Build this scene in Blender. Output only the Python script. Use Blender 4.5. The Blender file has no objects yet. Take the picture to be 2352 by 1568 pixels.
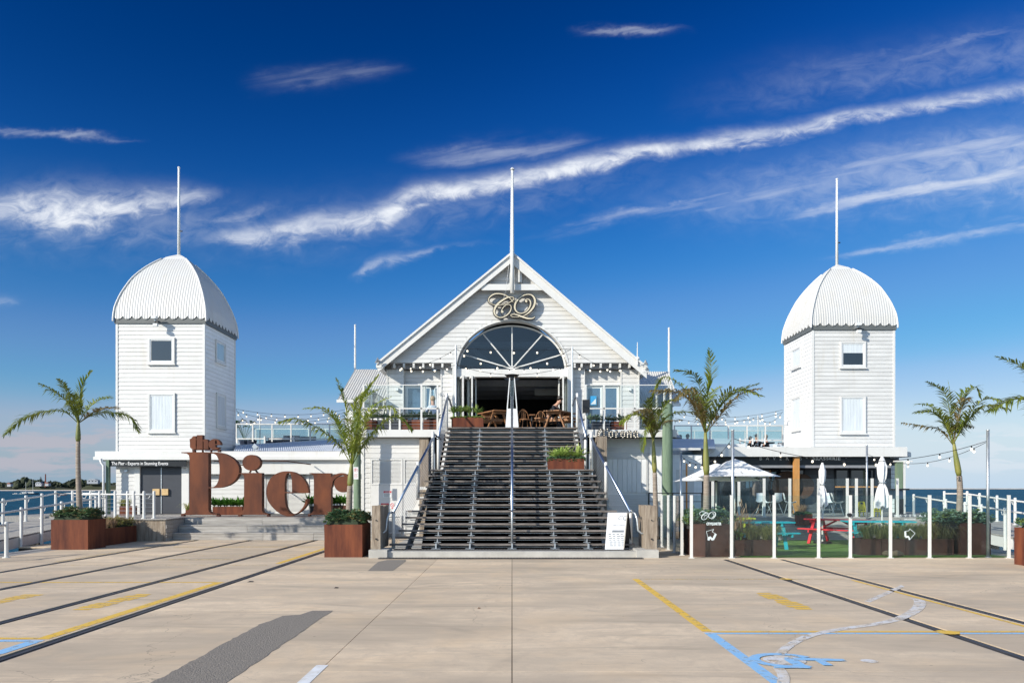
import bpy, math, random
from mathutils import Vector, Matrix, noise as mnoise
S = bpy.context.scene
COL = S.collection
R = math.radians
random.seed(7)
F, CX, HY, EYE = 1830.0, 1176.0, 1122.0, 1.65

# ---------------------------------------------------------------- camera
cam = bpy.data.cameras.new('camera')
cam.sensor_width = 36.0
cam.lens = 36.0 * F / 2352.0
cam.shift_y = (HY - 784.0) / 2352.0
cam.clip_end = 60000
camo = bpy.data.objects.new('camera', cam)
camo.location = (0, 0, EYE)
camo.rotation_euler = (R(90), 0, 0)
COL.objects.link(camo)
S.camera = camo

# ---------------------------------------------------------------- light
SUN_EL, SUN_AZ = 26.0, 231.0          # azimuth clockwise from +Y: behind the camera, to its left
ld = Vector((-math.sin(R(SUN_AZ)) * math.cos(R(SUN_EL)), -math.cos(R(SUN_AZ)) * math.cos(R(SUN_EL)), -math.sin(R(SUN_EL))))
sl = bpy.data.lights.new('sun', 'SUN')
sl.energy = 4.05
sl.angle = R(0.5)
sl.color = (1.0, 0.93, 0.81)
so = bpy.data.objects.new('sun', sl)
so.rotation_euler = ld.to_track_quat('-Z', 'Y').to_euler()
COL.objects.link(so)
S.view_settings.view_transform = 'Standard'
S.view_settings.look = 'None'
S.view_settings.gamma = 1
S.view_settings.exposure = 0.5
S.view_settings.use_curve_mapping = False

world = bpy.data.worlds.new('World')
S.world = world
world.use_nodes = True
wt = world.node_tree
wt.nodes.clear()

class NT:
    """small node helper"""
    def __init__(s, t): s.t = t
    def n(s, typ, **kw):
        x = s.t.nodes.new(typ)
        for k, v in kw.items(): setattr(x, k, v)
        return x
    def set(s, sock, v):
        if hasattr(v, 'is_output'): s.t.links.new(v, sock)
        elif v is not None: sock.default_value = v
    def m(s, op, a, b=None, c=None, clamp=False):
        x = s.n('ShaderNodeMath', operation=op, use_clamp=clamp)
        s.set(x.inputs[0], a)
        if b is not None: s.set(x.inputs[1], b)
        if c is not None: s.set(x.inputs[2], c)
        return x.outputs[0]
    def mr(s, v, a, b, c=0.0, d=1.0, smooth=False):
        x = s.n('ShaderNodeMapRange', interpolation_type='SMOOTHSTEP' if smooth else 'LINEAR')
        for i, q in enumerate((v, a, b, c, d)): s.set(x.inputs[i], q)
        return x.outputs[0]
    def vec(s, x, y, z):
        c = s.n('ShaderNodeCombineXYZ')
        for i, q in enumerate((x, y, z)): s.set(c.inputs[i], q)
        return c.outputs[0]
    def noise(s, v, scale=1.0, det=4, rough=0.55, dist=0.0):
        x = s.n('ShaderNodeTexNoise')
        s.set(x.inputs['Vector'], v)
        x.inputs['Scale'].default_value = scale
        x.inputs['Detail'].default_value = det
        x.inputs['Roughness'].default_value = rough
        x.inputs['Distortion'].default_value = dist
        return x.outputs[0]
    def mix(s, f, a, b, mode='MIX'):
        x = s.n('ShaderNodeMix', data_type='RGBA', blend_type=mode)
        s.set(x.inputs[0], f); s.set(x.inputs[6], a); s.set(x.inputs[7], b)
        return x.outputs[2]
    def curve(s, v, pts):
        x = s.n('ShaderNodeFloatCurve')
        c = x.mapping.curves[0]
        while len(c.points) > 2: c.points.remove(c.points[-1])
        pts = sorted(pts)
        c.points[0].location = pts[0]; c.points[1].location = pts[-1]
        for p in pts[1:-1]: c.points.new(*p)
        x.mapping.update()
        s.set(x.inputs[1], v)
        return x.outputs[0]

def c4(c): return (c[0], c[1], c[2], 1.0)

w = NT(wt)
sky = w.n('ShaderNodeTexSky', sky_type='NISHITA')
sky.sun_disc = False
sky.sun_elevation = R(SUN_EL)
sky.sun_rotation = R(SUN_AZ)
sky.altitude = 0
sky.air_density = 1.0
sky.dust_density = 0.3
sky.ozone_density = 3.0
tc = w.n('ShaderNodeTexCoord').outputs['Generated']
sp = w.n('ShaderNodeSeparateXYZ'); w.set(sp.inputs[0], tc)
dx, dy, dz = sp.outputs
ay = w.m('MAXIMUM', w.m('ABSOLUTE', dy), 0.25)
uu = w.m('DIVIDE', dx, ay)
vv = w.m('DIVIDE', dz, ay)
nz = w.noise(w.vec(w.m('MULTIPLY', uu, 5.0), w.m('MULTIPLY', vv, 9.0), 0.0), 1.0, 6, 0.6)
fine = w.noise(w.vec(w.m('MULTIPLY', w.m('SUBTRACT', uu, w.m('MULTIPLY', vv, 0.9)), 26.0), w.m('MULTIPLY', w.m('ADD', vv, w.m('MULTIPLY', uu, 0.22)), 44.0), 3.0), 1.0, 6, 0.62, 0.6)
fib = w.noise(w.vec(w.m('MULTIPLY', w.m('ADD', uu, w.m('MULTIPLY', vv, 0.4)), 7.0), w.m('MULTIPLY', w.m('SUBTRACT', vv, w.m('MULTIPLY', uu, 0.20)), 60.0), 5.0), 1.0, 6, 0.6, 0.3)
uN = w.m('MULTIPLY_ADD', uu, 0.4, 0.5, clamp=True)     # -1.25..1.25 -> 0..1
vw = w.m('ADD', w.m('ADD', vv, w.m('MULTIPLY', w.m('SUBTRACT', nz, 0.5), 0.05)), w.m('MULTIPLY', w.m('SUBTRACT', fine, 0.5), 0.016))
def UNX(px): return ((px - CX) / F) * 0.4 + 0.5
def streak(pts, tex, lo=0.35, hi=0.75, soft=1.0):
    """pts: (x, y, half width, strength) of a cirrus band, seen from the pier"""
    cv = w.curve(uN, [(UNX(p[0]), (HY - p[1]) / F) for p in pts])
    cw = w.curve(uN, [(UNX(p[0]), p[2] / F * 5) for p in pts])
    ci = w.curve(uN, [(UNX(p[0]), p[3]) for p in pts])
    d = w.m('DIVIDE', w.m('SUBTRACT', vw, cv), w.m('MULTIPLY', cw, 0.2))
    g = w.m('POWER', 2.718, w.m('MULTIPLY', w.m('MULTIPLY', d, d), -1.0))
    t = w.mr(tex, lo - .05, hi + .05)
    # dense in the middle, torn and feathery at the edge
    thin = w.m('MULTIPLY', w.m('POWER', g, 1.3), w.m('MULTIPLY_ADD', t, 1.0, .12))
    thick = w.mr(w.m('ADD', g, w.m('MULTIPLY', t, .9)), .95, 1.9, 0, .55, True)
    body = w.m('MULTIPLY', w.m('ADD', w.m('MULTIPLY', thin, .78), thick), .86)
    return w.m('MULTIPLY', body, ci, clamp=True)
bands = [
 (streak([(-1000,640,60,0),(380,556,14,0),(520,545,26,.55),(700,515,34,.75),(860,500,36,.85),(960,456,34,1),(1180,412,27,1),(1400,370,23,.95),(1700,315,22,.8),(2000,262,22,.68),(2352,196,28,.6),(3000,80,45,.2),(3300,40,50,0)], fine, .25, .7, .7)),
 (streak([(-900,560,60,0),(-200,520,50,.3),(0,482,45,.85),(150,488,62,1),(300,474,46,.8),(460,444,26,.5),(560,430,18,.0),(3000,400,20,0)], fine, .3, .68, 1.0)),
 (streak([(-900,470,30,0),(1150,560,14,0),(1300,522,16,.2),(1500,486,18,.4),(1800,430,28,.35),(2100,372,40,.42),(2352,318,44,.5),(2800,250,60,.2),(3300,200,60,0)], fib, .35, .7, 1.0)),
 (streak([(-900,470,30,0),(1720,500,12,0),(1850,486,16,.4),(2100,450,22,.6),(2352,398,32,.6),(2800,330,50,.2),(3300,300,60,0)], fib, .3, .65, .9)),
 (streak([(-900,470,30,0),(1850,598,7,0),(2000,578,12,.35),(2200,540,16,.42),(2352,512,22,.42),(2800,470,30,.1),(3300,450,30,0)], fib, .35, .65, .9)),
 (streak([(-900,640,30,0),(810,624,14,0),(840,610,18,.5),(930,586,14,.45),(1040,566,9,.12),(1200,560,9,0),(3000,500,9,0)], fine, .35, .7, 1.1)),
 (streak([(-900,90,10,0),(1300,76,8,0),(1400,68,10,.35),(1500,70,10,.3),(1600,66,8,0),(1700,150,20,.0),(2000,135,24,.16),(2200,100,14,.18),(2330,72,10,.08),(2600,60,9,0),(3000,60,9,0)], fib, .35, .7, 1.0)),
 (streak([(-900,430,90,0),(1250,470,60,0),(1700,440,90,.2),(2100,400,110,.38),(2352,370,120,.5),(3300,320,150,.1)], fine, .2, .8, .7)),
 (streak([(-900,300,60,0),(1500,240,60,0),(1900,180,70,.12),(2300,120,70,.16),(3300,60,90,.05)], fine, .25, .75, .8)),
 (streak([(-1200,560,90,.1),(0,500,90,.22),(400,520,80,.2),(900,500,70,.16),(1300,430,60,.10),(1700,360,50,0),(3000,300,9,0)], fine, .3, .75, 1.0)),
 (streak([(-900,290,20,0),(-200,282,16,.2),(0,300,10,.32),(200,314,9,.3),(350,322,5,0),(3000,300,9,0)], fib, .35, .7, 1.0)),
 (streak([(-900,190,20,0),(540,196,20,0),(680,186,24,.16),(860,168,24,.13),(960,160,16,0),(3000,150,9,0)], fib, .35, .7, 1.0)),
 (streak([(-900,366,20,0),(880,366,20,0),(1100,352,26,.3),(1280,338,22,.26),(1420,330,14,0),(3000,300,9,0)], fib, .35, .7, 1.0)),
 (streak([(-900,800,20,0),(-300,700,16,.2),(0,690,14,.25),(60,690,12,0),(400,520,30,0),(500,505,26,.3),(620,475,26,.12),(700,470,20,0),(3000,300,9,0)], fine, .35, .7, 1.0)),
]
cl = bands[0]
for b in bands[1:]: cl = w.m('MAXIMUM', cl, b)
# low banks of cumulus along the horizon
hz = w.noise(w.vec(w.m('MULTIPLY', uu, 11.0), w.m('MULTIPLY', vv, 55.0), 9.0), 1.0, 7, 0.62, .3)
hmask = w.m('MULTIPLY', w.mr(vv, 0.005, 0.03, 0, 1, True), w.mr(vv, 0.055, 0.105, 1, 0, True))
hb = w.m('MULTIPLY', w.mr(hz, 0.45, 0.58, 0, 1, True), hmask)
side = w.m('MULTIPLY_ADD', w.mr(uu, -0.3, 0.2, 1, 0, True), 0.35, 0.55)
hb = w.m('MULTIPLY', hb, side)
veil = w.m('MULTIPLY', w.m('MULTIPLY', w.mr(uu, 0.05, 0.2, 0, 1, True), w.mr(uu, .4, .9, 1, .4, True)), w.mr(w.m('ADD', vv, w.m('MULTIPLY', hz, .03)), 0.06, 0.14, 1, 0, True))
veil = w.m('MULTIPLY', veil, 0.30)
low = w.m('MAXIMUM', hb, veil)
hs = w.n('ShaderNodeHueSaturation'); w.set(hs.inputs['Color'], sky.outputs[0]); hs.inputs['Saturation'].default_value = 1.25
# polarised deep blue: each channel of the physical sky goes through a response curve
scs = w.n('ShaderNodeSeparateColor'); w.set(scs.inputs[0], hs.outputs[0])
chs = []
for ch, pts in zip(scs.outputs[:3], ([(0,0),(.045,.002),(.09,.03),(.145,.115),(.2,.145),(.3,.33),(.45,.52),(1,1)],
                                     [(0,0),(.07,.010),(.12,.038),(.165,.084),(.24,.19),(.33,.31),(.56,.55),(1,1)],
                                     [(0,0),(.18,.07),(.275,.188),(.366,.36),(.53,.63),(.775,.83),(1,1)])):
    k = w.m('MULTIPLY', ch, .1)
    chs.append(w.m('ADD', w.curve(w.m('MINIMUM', k, 1.0), pts), w.m('MAXIMUM', w.m('SUBTRACT', k, 1.0), 0.0)))
cc_ = w.n('ShaderNodeCombineColor')
for i in range(3): w.set(cc_.inputs[i], chs[i])
skyc = cc_.outputs[0]
rawv = w.n('ShaderNodeVectorMath', operation='SCALE'); w.set(rawv.inputs[0], sky.outputs[0]); rawv.inputs[3].default_value = .205
skyc = w.mix(w.mr(dy, -.35, .45, 0, 1, True), rawv.outputs[0], skyc)   # the deep blue is polarised light, strongest away from the sun
hor = w.mix(w.mr(uu, -.6, .5, 0, 1, True), (.28, .42, .57, 1), (.47, .66, .84, 1))
skyc = w.mix(w.mr(dz, -0.02, 0.13, 1, 0, True), skyc, hor)
skyc = w.mix(cl, skyc, (.86, .90, .97, 1))
skyc = w.mix(low, skyc, w.mix(w.mr(uu, -.4, .3, 0, 1, True), (.48, .48, .55, 1), (.78, .83, .90, 1)))
sk = w.n('ShaderNodeVectorMath', operation='SCALE'); w.set(sk.inputs[0], skyc); sk.inputs[3].default_value = 10 / 1.414
skyc = sk.outputs[0]
bg = w.n('ShaderNodeBackground'); w.set(bg.inputs[0], skyc); bg.inputs[1].default_value = 0.1
wo = w.n('ShaderNodeOutputWorld'); wt.links.new(bg.outputs[0], wo.inputs[0])

# ---------------------------------------------------------------- materials
MATS = {}
def mat(name, col, rough=0.6, metal=0.0, var=0.08, scale=3.0, bump=0.0, bscale=40.0, stretch=(1,1,1), col2=None, lo=.35, hi=.65, spec=0.5, rnd=0.0, world_co=False, trans=0.0, det=6):
    if name in MATS: return MATS[name]
    m = bpy.data.materials.new(name); m.use_nodes = True
    t = m.node_tree; b = t.nodes['Principled BSDF']; n = NT(t)
    if world_co: co = n.n('ShaderNodeNewGeometry').outputs['Position']
    else: co = n.n('ShaderNodeTexCoord').outputs['Object']
    mp = n.n('ShaderNodeMapping'); n.set(mp.inputs[0], co); mp.inputs['Scale'].default_value = stretch
    oi = n.n('ShaderNodeObjectInfo')
    if rnd:
        cmb = n.n('ShaderNodeVectorMath', operation='ADD'); n.set(cmb.inputs[0], mp.outputs[0])
        sc = n.m('MULTIPLY', oi.outputs['Random'], 37.0)
        n.set(cmb.inputs[1], n.vec(sc, sc, sc)); co2 = cmb.outputs[0]
    else: co2 = mp.outputs[0]
    f = n.mr(n.noise(co2, scale, det, 0.6), lo, hi)
    a = c4(tuple(x * (1 - var) for x in col)); c = c4(col2) if col2 else c4(tuple(min(1, x * (1 + var)) for x in col))
    cc = n.mix(f, a, c)
    if rnd:
        k = n.m('MULTIPLY_ADD', n.m('SUBTRACT', oi.outputs['Random'], 0.5), rnd * 2, 1.0)
        h = n.n('ShaderNodeHueSaturation'); n.set(h.inputs['Color'], cc); n.set(h.inputs['Value'], k); cc = h.outputs[0]
    n.set(b.inputs['Base Color'], cc)
    b.inputs['Roughness'].default_value = rough
    b.inputs['Metallic'].default_value = metal
    b.inputs['Specular IOR Level'].default_value = spec
    if bump:
        bn = n.n('ShaderNodeBump'); bn.inputs['Strength'].default_value = bump; bn.inputs['Distance'].default_value = 0.02
        n.set(bn.inputs['Height'], n.noise(co2, bscale, 5, 0.6)); n.set(b.inputs['Normal'], bn.outputs[0])
    if trans:
        tr = n.n('ShaderNodeBsdfTranslucent'); n.set(tr.inputs[0], cc)
        ms = n.n('ShaderNodeMixShader'); ms.inputs[0].default_value = trans
        out = t.nodes['Material Output']
        t.links.new(b.outputs[0], ms.inputs[1]); t.links.new(tr.outputs[0], ms.inputs[2]); t.links.new(ms.outputs[0], out.inputs[0])
    MATS[name] = m
    return m

def glassmat(name, tint=(0.86, 0.95, 0.95), refl=1.0, rough=0.0, haze=0.0, hazecol=(.6,.75,.8)):
    if name in MATS: return MATS[name]
    m = bpy.data.materials.new(name); m.use_nodes = True
    t = m.node_tree; t.nodes.clear(); n = NT(t)
    fr = n.n('ShaderNodeFresnel'); fr.inputs[0].default_value = 1.5
    tr = n.n('ShaderNodeBsdfTransparent'); tr.inputs[0].default_value = c4(tint)
    gl = n.n('ShaderNodeBsdfGlossy'); gl.inputs['Roughness'].default_value = rough
    ms = n.n('ShaderNodeMixShader'); n.set(ms.inputs[0], n.m('MULTIPLY', fr.outputs[0], refl, clamp=True))
    t.links.new(tr.outputs[0], ms.inputs[1]); t.links.new(gl.outputs[0], ms.inputs[2])
    last = ms.outputs[0]
    if haze:
        df = n.n('ShaderNodeBsdfDiffuse'); df.inputs[0].default_value = c4(hazecol)
        tl = n.n('ShaderNodeBsdfTranslucent'); tl.inputs[0].default_value = c4(hazecol)
        ad = n.n('ShaderNodeMixShader'); ad.inputs[0].default_value = .5
        t.links.new(df.outputs[0], ad.inputs[1]); t.links.new(tl.outputs[0], ad.inputs[2])
        co = n.n('ShaderNodeNewGeometry').outputs['Position']
        hzf = n.mr(n.noise(co, 1.3, 4), .35, .7, haze * .4, haze * 1.4)
        m2 = n.n('ShaderNodeMixShader'); n.set(m2.inputs[0], hzf)
        t.links.new(last, m2.inputs[1]); t.links.new(ad.outputs[0], m2.inputs[2]); last = m2.outputs[0]
    o = n.n('ShaderNodeOutputMaterial'); t.links.new(last, o.inputs[0])
    MATS[name] = m
    return m

def worn(m, cover, scale=9):
    t = m.node_tree; n = NT(t); out = t.nodes['Material Output']; src = out.inputs[0].links[0].from_socket
    co = n.n('ShaderNodeNewGeometry').outputs['Position']
    f = n.mr(n.noise(co, scale, 8, .75, .4), .5 + (cover - .5) * .5 - .04, .5 + (cover - .5) * .5 + .05)
    tr = n.n('ShaderNodeBsdfTransparent'); ms = n.n('ShaderNodeMixShader'); n.set(ms.inputs[0], f)
    t.links.new(src, ms.inputs[1]); t.links.new(tr.outputs[0], ms.inputs[2]); t.links.new(ms.outputs[0], out.inputs[0])
POLEW = mat('white_pole_paint', (.70, .70, .68), .4, var=.02)
WHITE = mat('white_paint', (.64, .64, .62), .45, var=.035, scale=1.5, bump=.05, bscale=25)
BOARD = mat('white_weatherboard', (.60, .60, .585), .5, var=.07, scale=1.0, stretch=(1, 1, 4), bump=.06, bscale=30, rnd=.04)
BOARDS = mat('white_weatherboard_shade_lift', (.79, .80, .79), .5, var=.05, scale=1.2, bump=.06, bscale=30, rnd=.035)  # paler copy of the weatherboard; its colour lifts walls that stand in shade
def streaky(m, amt):
    t = m.node_tree; n = NT(t); b = t.nodes['Principled BSDF']; src = b.inputs['Base Color'].links[0].from_socket
    co = n.n('ShaderNodeNewGeometry').outputs['Position']
    mp = n.n('ShaderNodeMapping'); n.set(mp.inputs[0], co); mp.inputs['Scale'].default_value = (5, 5, .35)
    f = n.mr(n.noise(mp.outputs[0], 1.0, 6, .65, .3), .52, .72)
    g = n.mr(n.noise(co, .5, 4, .6), .4, .62)
    c = n.mix(n.m('MULTIPLY', n.m('MULTIPLY', f, g), amt), src, (.50, .46, .38, 1))
    n.set(b.inputs['Base Color'], c)
streaky(BOARD, .5); streaky(BOARDS, .4); streaky(WHITE, .35)
CORR = mat('white_corrugated_steel', (.59, .595, .585), .42, var=.05, scale=1.2, col2=(.56, .55, .52))
TRIMG = mat('grey_trim', (.11, .12, .12), .6)
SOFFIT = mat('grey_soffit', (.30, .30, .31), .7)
streaky(CORR, .5)
ROOFG = mat('blue_grey_roof_steel', (.50, .54, .60), .4, var=.08, scale=.8)
GALV = mat('galvanised_steel', (.50, .53, .55), .4, metal=.75, var=.12, scale=14)
STAIN = mat('stainless_tube', (.42, .48, .58), .32, metal=1.0, var=.05)
VOID = mat('stair_shade_black', (.006, .006, .007), 1.0, spec=0.0)  # unreflecting black, stands in for the shade under the stairs
DARK = mat('black_paint', (.012, .013, .016), .5)
CHARD = mat('charcoal_door_paint', (.035, .04, .052), .45, var=.06)
SIGNBLK = mat('black_sign_face', (.010, .011, .013), .35)
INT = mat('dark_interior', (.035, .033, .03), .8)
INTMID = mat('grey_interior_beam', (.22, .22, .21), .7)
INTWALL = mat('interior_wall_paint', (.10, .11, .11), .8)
CREAM = mat('cream_sign_face', (.62, .56, .42), .5)
RUST = mat('rusted_corten_steel', (.075, .021, .013), .75, var=.0, scale=1.6, col2=(.185, .055, .024), lo=.35, hi=.68, bump=.15, bscale=60, stretch=(3, 3, .5), det=9, spec=.3)
RUSTL = mat('rusted_corten_letters', (.070, .022, .012), .72, var=.0, scale=1.1, col2=(.165, .050, .019), lo=.34, hi=.70, bump=.12, bscale=60, stretch=(1.8, 1.8, .7), det=10, spec=.35)
RUSTD = mat('brown_corten_steel', (.075, .030, .022), .8, var=.0, scale=2.0, col2=(.11, .045, .032), bump=.1, bscale=60, spec=.3)
GRYTIM = mat('silvered_timber', (.24, .225, .205), .8, var=.0, scale=3.2, col2=(.44, .42, .39), stretch=(.5, 6, 6), bump=.5, bscale=20, rnd=.10, lo=.25, hi=.75)
GRYTIMY = mat('silvered_deck_timber', (.24, .23, .215), .8, var=.0, scale=3.2, col2=(.36, .345, .325), stretch=(6, .5, 6), bump=.4, bscale=20, rnd=.10)
TREADM = mat('weathered_stair_tread', (.085, .072, .064), .75, var=.0, scale=5, col2=(.23, .205, .19), stretch=(.6, 5, 5), bump=.4, bscale=20, rnd=.12)
OLDTIM = mat('old_wharf_timber', (.16, .12, .085), .9, var=.0, scale=3.0, col2=(.40, .34, .27), stretch=(5, 5, .5), bump=.9, bscale=9, lo=.3, hi=.7)
GREENP = mat('green_treated_pile', (.11, .165, .11), .85, var=.0, scale=2.0, col2=(.18, .25, .17), stretch=(5, 5, .5), bump=.4, bscale=10)
CONC = mat('concrete_kerb', (.42, .41, .38), .85, var=.12, scale=2.5, bump=.3, bscale=30)
BRNTIM = mat('brown_oiled_timber', (.25, .115, .045), .6, var=.25, scale=5, stretch=(1, 6, 6), bump=.2, bscale=20)
ORGTIM = mat('orange_timber_post', (.50, .24, .07), .6, var=.15, scale=4, stretch=(6, 6, .6))
TEAL = mat('teal_paint', (.012, .36, .42), .5, var=.08)
RED = mat('red_paint', (.62, .018, .03), .5, var=.1)
LIME = mat('lime_paint', (.52, .60, .02), .5, var=.06)
YELP = mat('yellow_plastic', (.85, .66, .02), .4)
CANVAS = mat('white_canvas', (.84, .84, .84), .9, var=.04, scale=3, trans=.15)
WPLAST = mat('white_plastic', (.70, .72, .72), .35)
BLKPL = mat('black_plastic', (.015, .015, .017), .4)
TRUNK = mat('palm_trunk', (.21, .17, .135), .85, var=.0, scale=1.5, col2=(.33, .28, .23), stretch=(1, 1, 14), bump=.5, bscale=12)
SHAFT = mat('palm_crownshaft', (.11, .14, .035), .5, var=.0, scale=2.5, col2=(.23, .21, .05), stretch=(1, 1, .6), rnd=.1)
def leafm(name, c, c2, tr=.3, rnd=.2, rough=.5):
    return mat(name, c, rough, var=.0, scale=2.5, col2=c2, trans=tr, rnd=rnd, spec=.4)
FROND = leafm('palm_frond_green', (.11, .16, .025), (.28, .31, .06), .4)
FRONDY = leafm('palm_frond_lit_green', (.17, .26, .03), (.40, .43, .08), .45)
FRONDB = leafm('palm_frond_browning', (.13, .12, .04), (.32, .24, .10), .35)
SUCC = leafm('blue_green_succulent', (.06, .14, .07), (.16, .27, .12), .2)
SUCCY = leafm('grey_green_shrub', (.11, .20, .15), (.22, .33, .24), .2)
DRYG = leafm('dry_grass', (.22, .13, .08), (.46, .33, .21), .35)
GRASSM = leafm('green_tussock_grass', (.20, .24, .06), (.50, .45, .17), .4)
AGAVE = leafm('agave_green', (.14, .24, .06), (.38, .46, .14), .25)
BROAD = leafm('broad_leaf_green', (.03, .10, .015), (.10, .24, .03), .2)
TURF = mat('artificial_turf', (.12, .24, .04), .9, var=.2, scale=30, bump=.6, bscale=150)
SKIN = mat('skin', (.46, .26, .18), .55, var=.04)
HAIRD = mat('dark_hair', (.02, .014, .01), .5)
HAIRF = mat('fair_hair', (.30, .20, .11), .5)
CLBLK = mat('black_cloth', (.014, .015, .02), .9)
CLWHT = mat('pale_blue_cloth', (.50, .56, .66), .9)
NAVY = mat('navy_cushion', (.012, .022, .05), .85)
GLASS = glassmat('clear_glass', (.95, .98, .975), refl=.8)
GLASSB = glassmat('balustrade_glass', (.86, .95, .96), haze=.07, hazecol=(.75, .86, .9))
GLASSG = glassmat('pool_fence_glass', (.93, .975, .97), refl=.55, haze=.02)
DGLASS = mat('dark_window_glass', (.008, .012, .02), .05, var=.2, scale=.5, spec=1.0)
PGLASS = mat('pale_window_glass', (.42, .50, .54), .12, var=.1, scale=.8, spec=.8)
CURT = mat('white_curtain', (.58, .63, .66), .9, var=.10, scale=3, stretch=(9, 9, .4))
YPAINT = mat('yellow_road_paint', (.76, .48, .06), .8, var=.0, scale=9, col2=(.64, .47, .20), lo=.45, hi=.75, world_co=True)
BPAINT = mat('blue_road_paint', (.24, .50, .80), .8, var=.0, scale=9, col2=(.42, .52, .60), lo=.45, hi=.75, world_co=True)
WPAINT = mat('white_road_paint', (.78, .80, .82), .8, var=.0, scale=8, col2=(.60, .58, .54), lo=.4, hi=.7, world_co=True)
FPAINT = mat('faded_white_paint', (.66, .68, .72), .85, var=.0, scale=5, col2=(.60, .52, .42), lo=.35, hi=.62, world_co=True)
FYPAINT = mat('faded_yellow_paint', (.66, .47, .18), .85, var=.0, scale=6, col2=(.60, .50, .37), lo=.4, hi=.62, world_co=True)
for m__, k__ in ((YPAINT, .68), (BPAINT, .70), (WPAINT, .8), (FPAINT, .64), (FYPAINT, .52)): worn(m__, k__)
STEELR = mat('rail_steel', (.07, .065, .065), .5, metal=.3, var=.3, scale=3)
ASPH = mat('rough_asphalt_patch', (.18, .16, .14), .95, var=.0, scale=42, col2=(.32, .285, .24), lo=.30, hi=.70, bump=1.0, bscale=60, world_co=True)
GROOVE = mat('rail_groove_fill', (.03, .028, .027), .9, var=.3, scale=20, world_co=True)

def bulbmat():
    m = mat('bulb_glass', (.75, .72, .66), .15, var=.02)
    return m
BULB = bulbmat()
bm_ = bpy.data.materials.new('lit_bulb'); bm_.use_nodes = True
_b = bm_.node_tree.nodes['Principled BSDF']; _b.inputs['Base Color'].default_value = (.9, .85, .75, 1)
_b.inputs['Emission Color'].default_value = (1, .86, .62, 1); _b.inputs['Emission Strength'].default_value = .9
LIT = bm_

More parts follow.
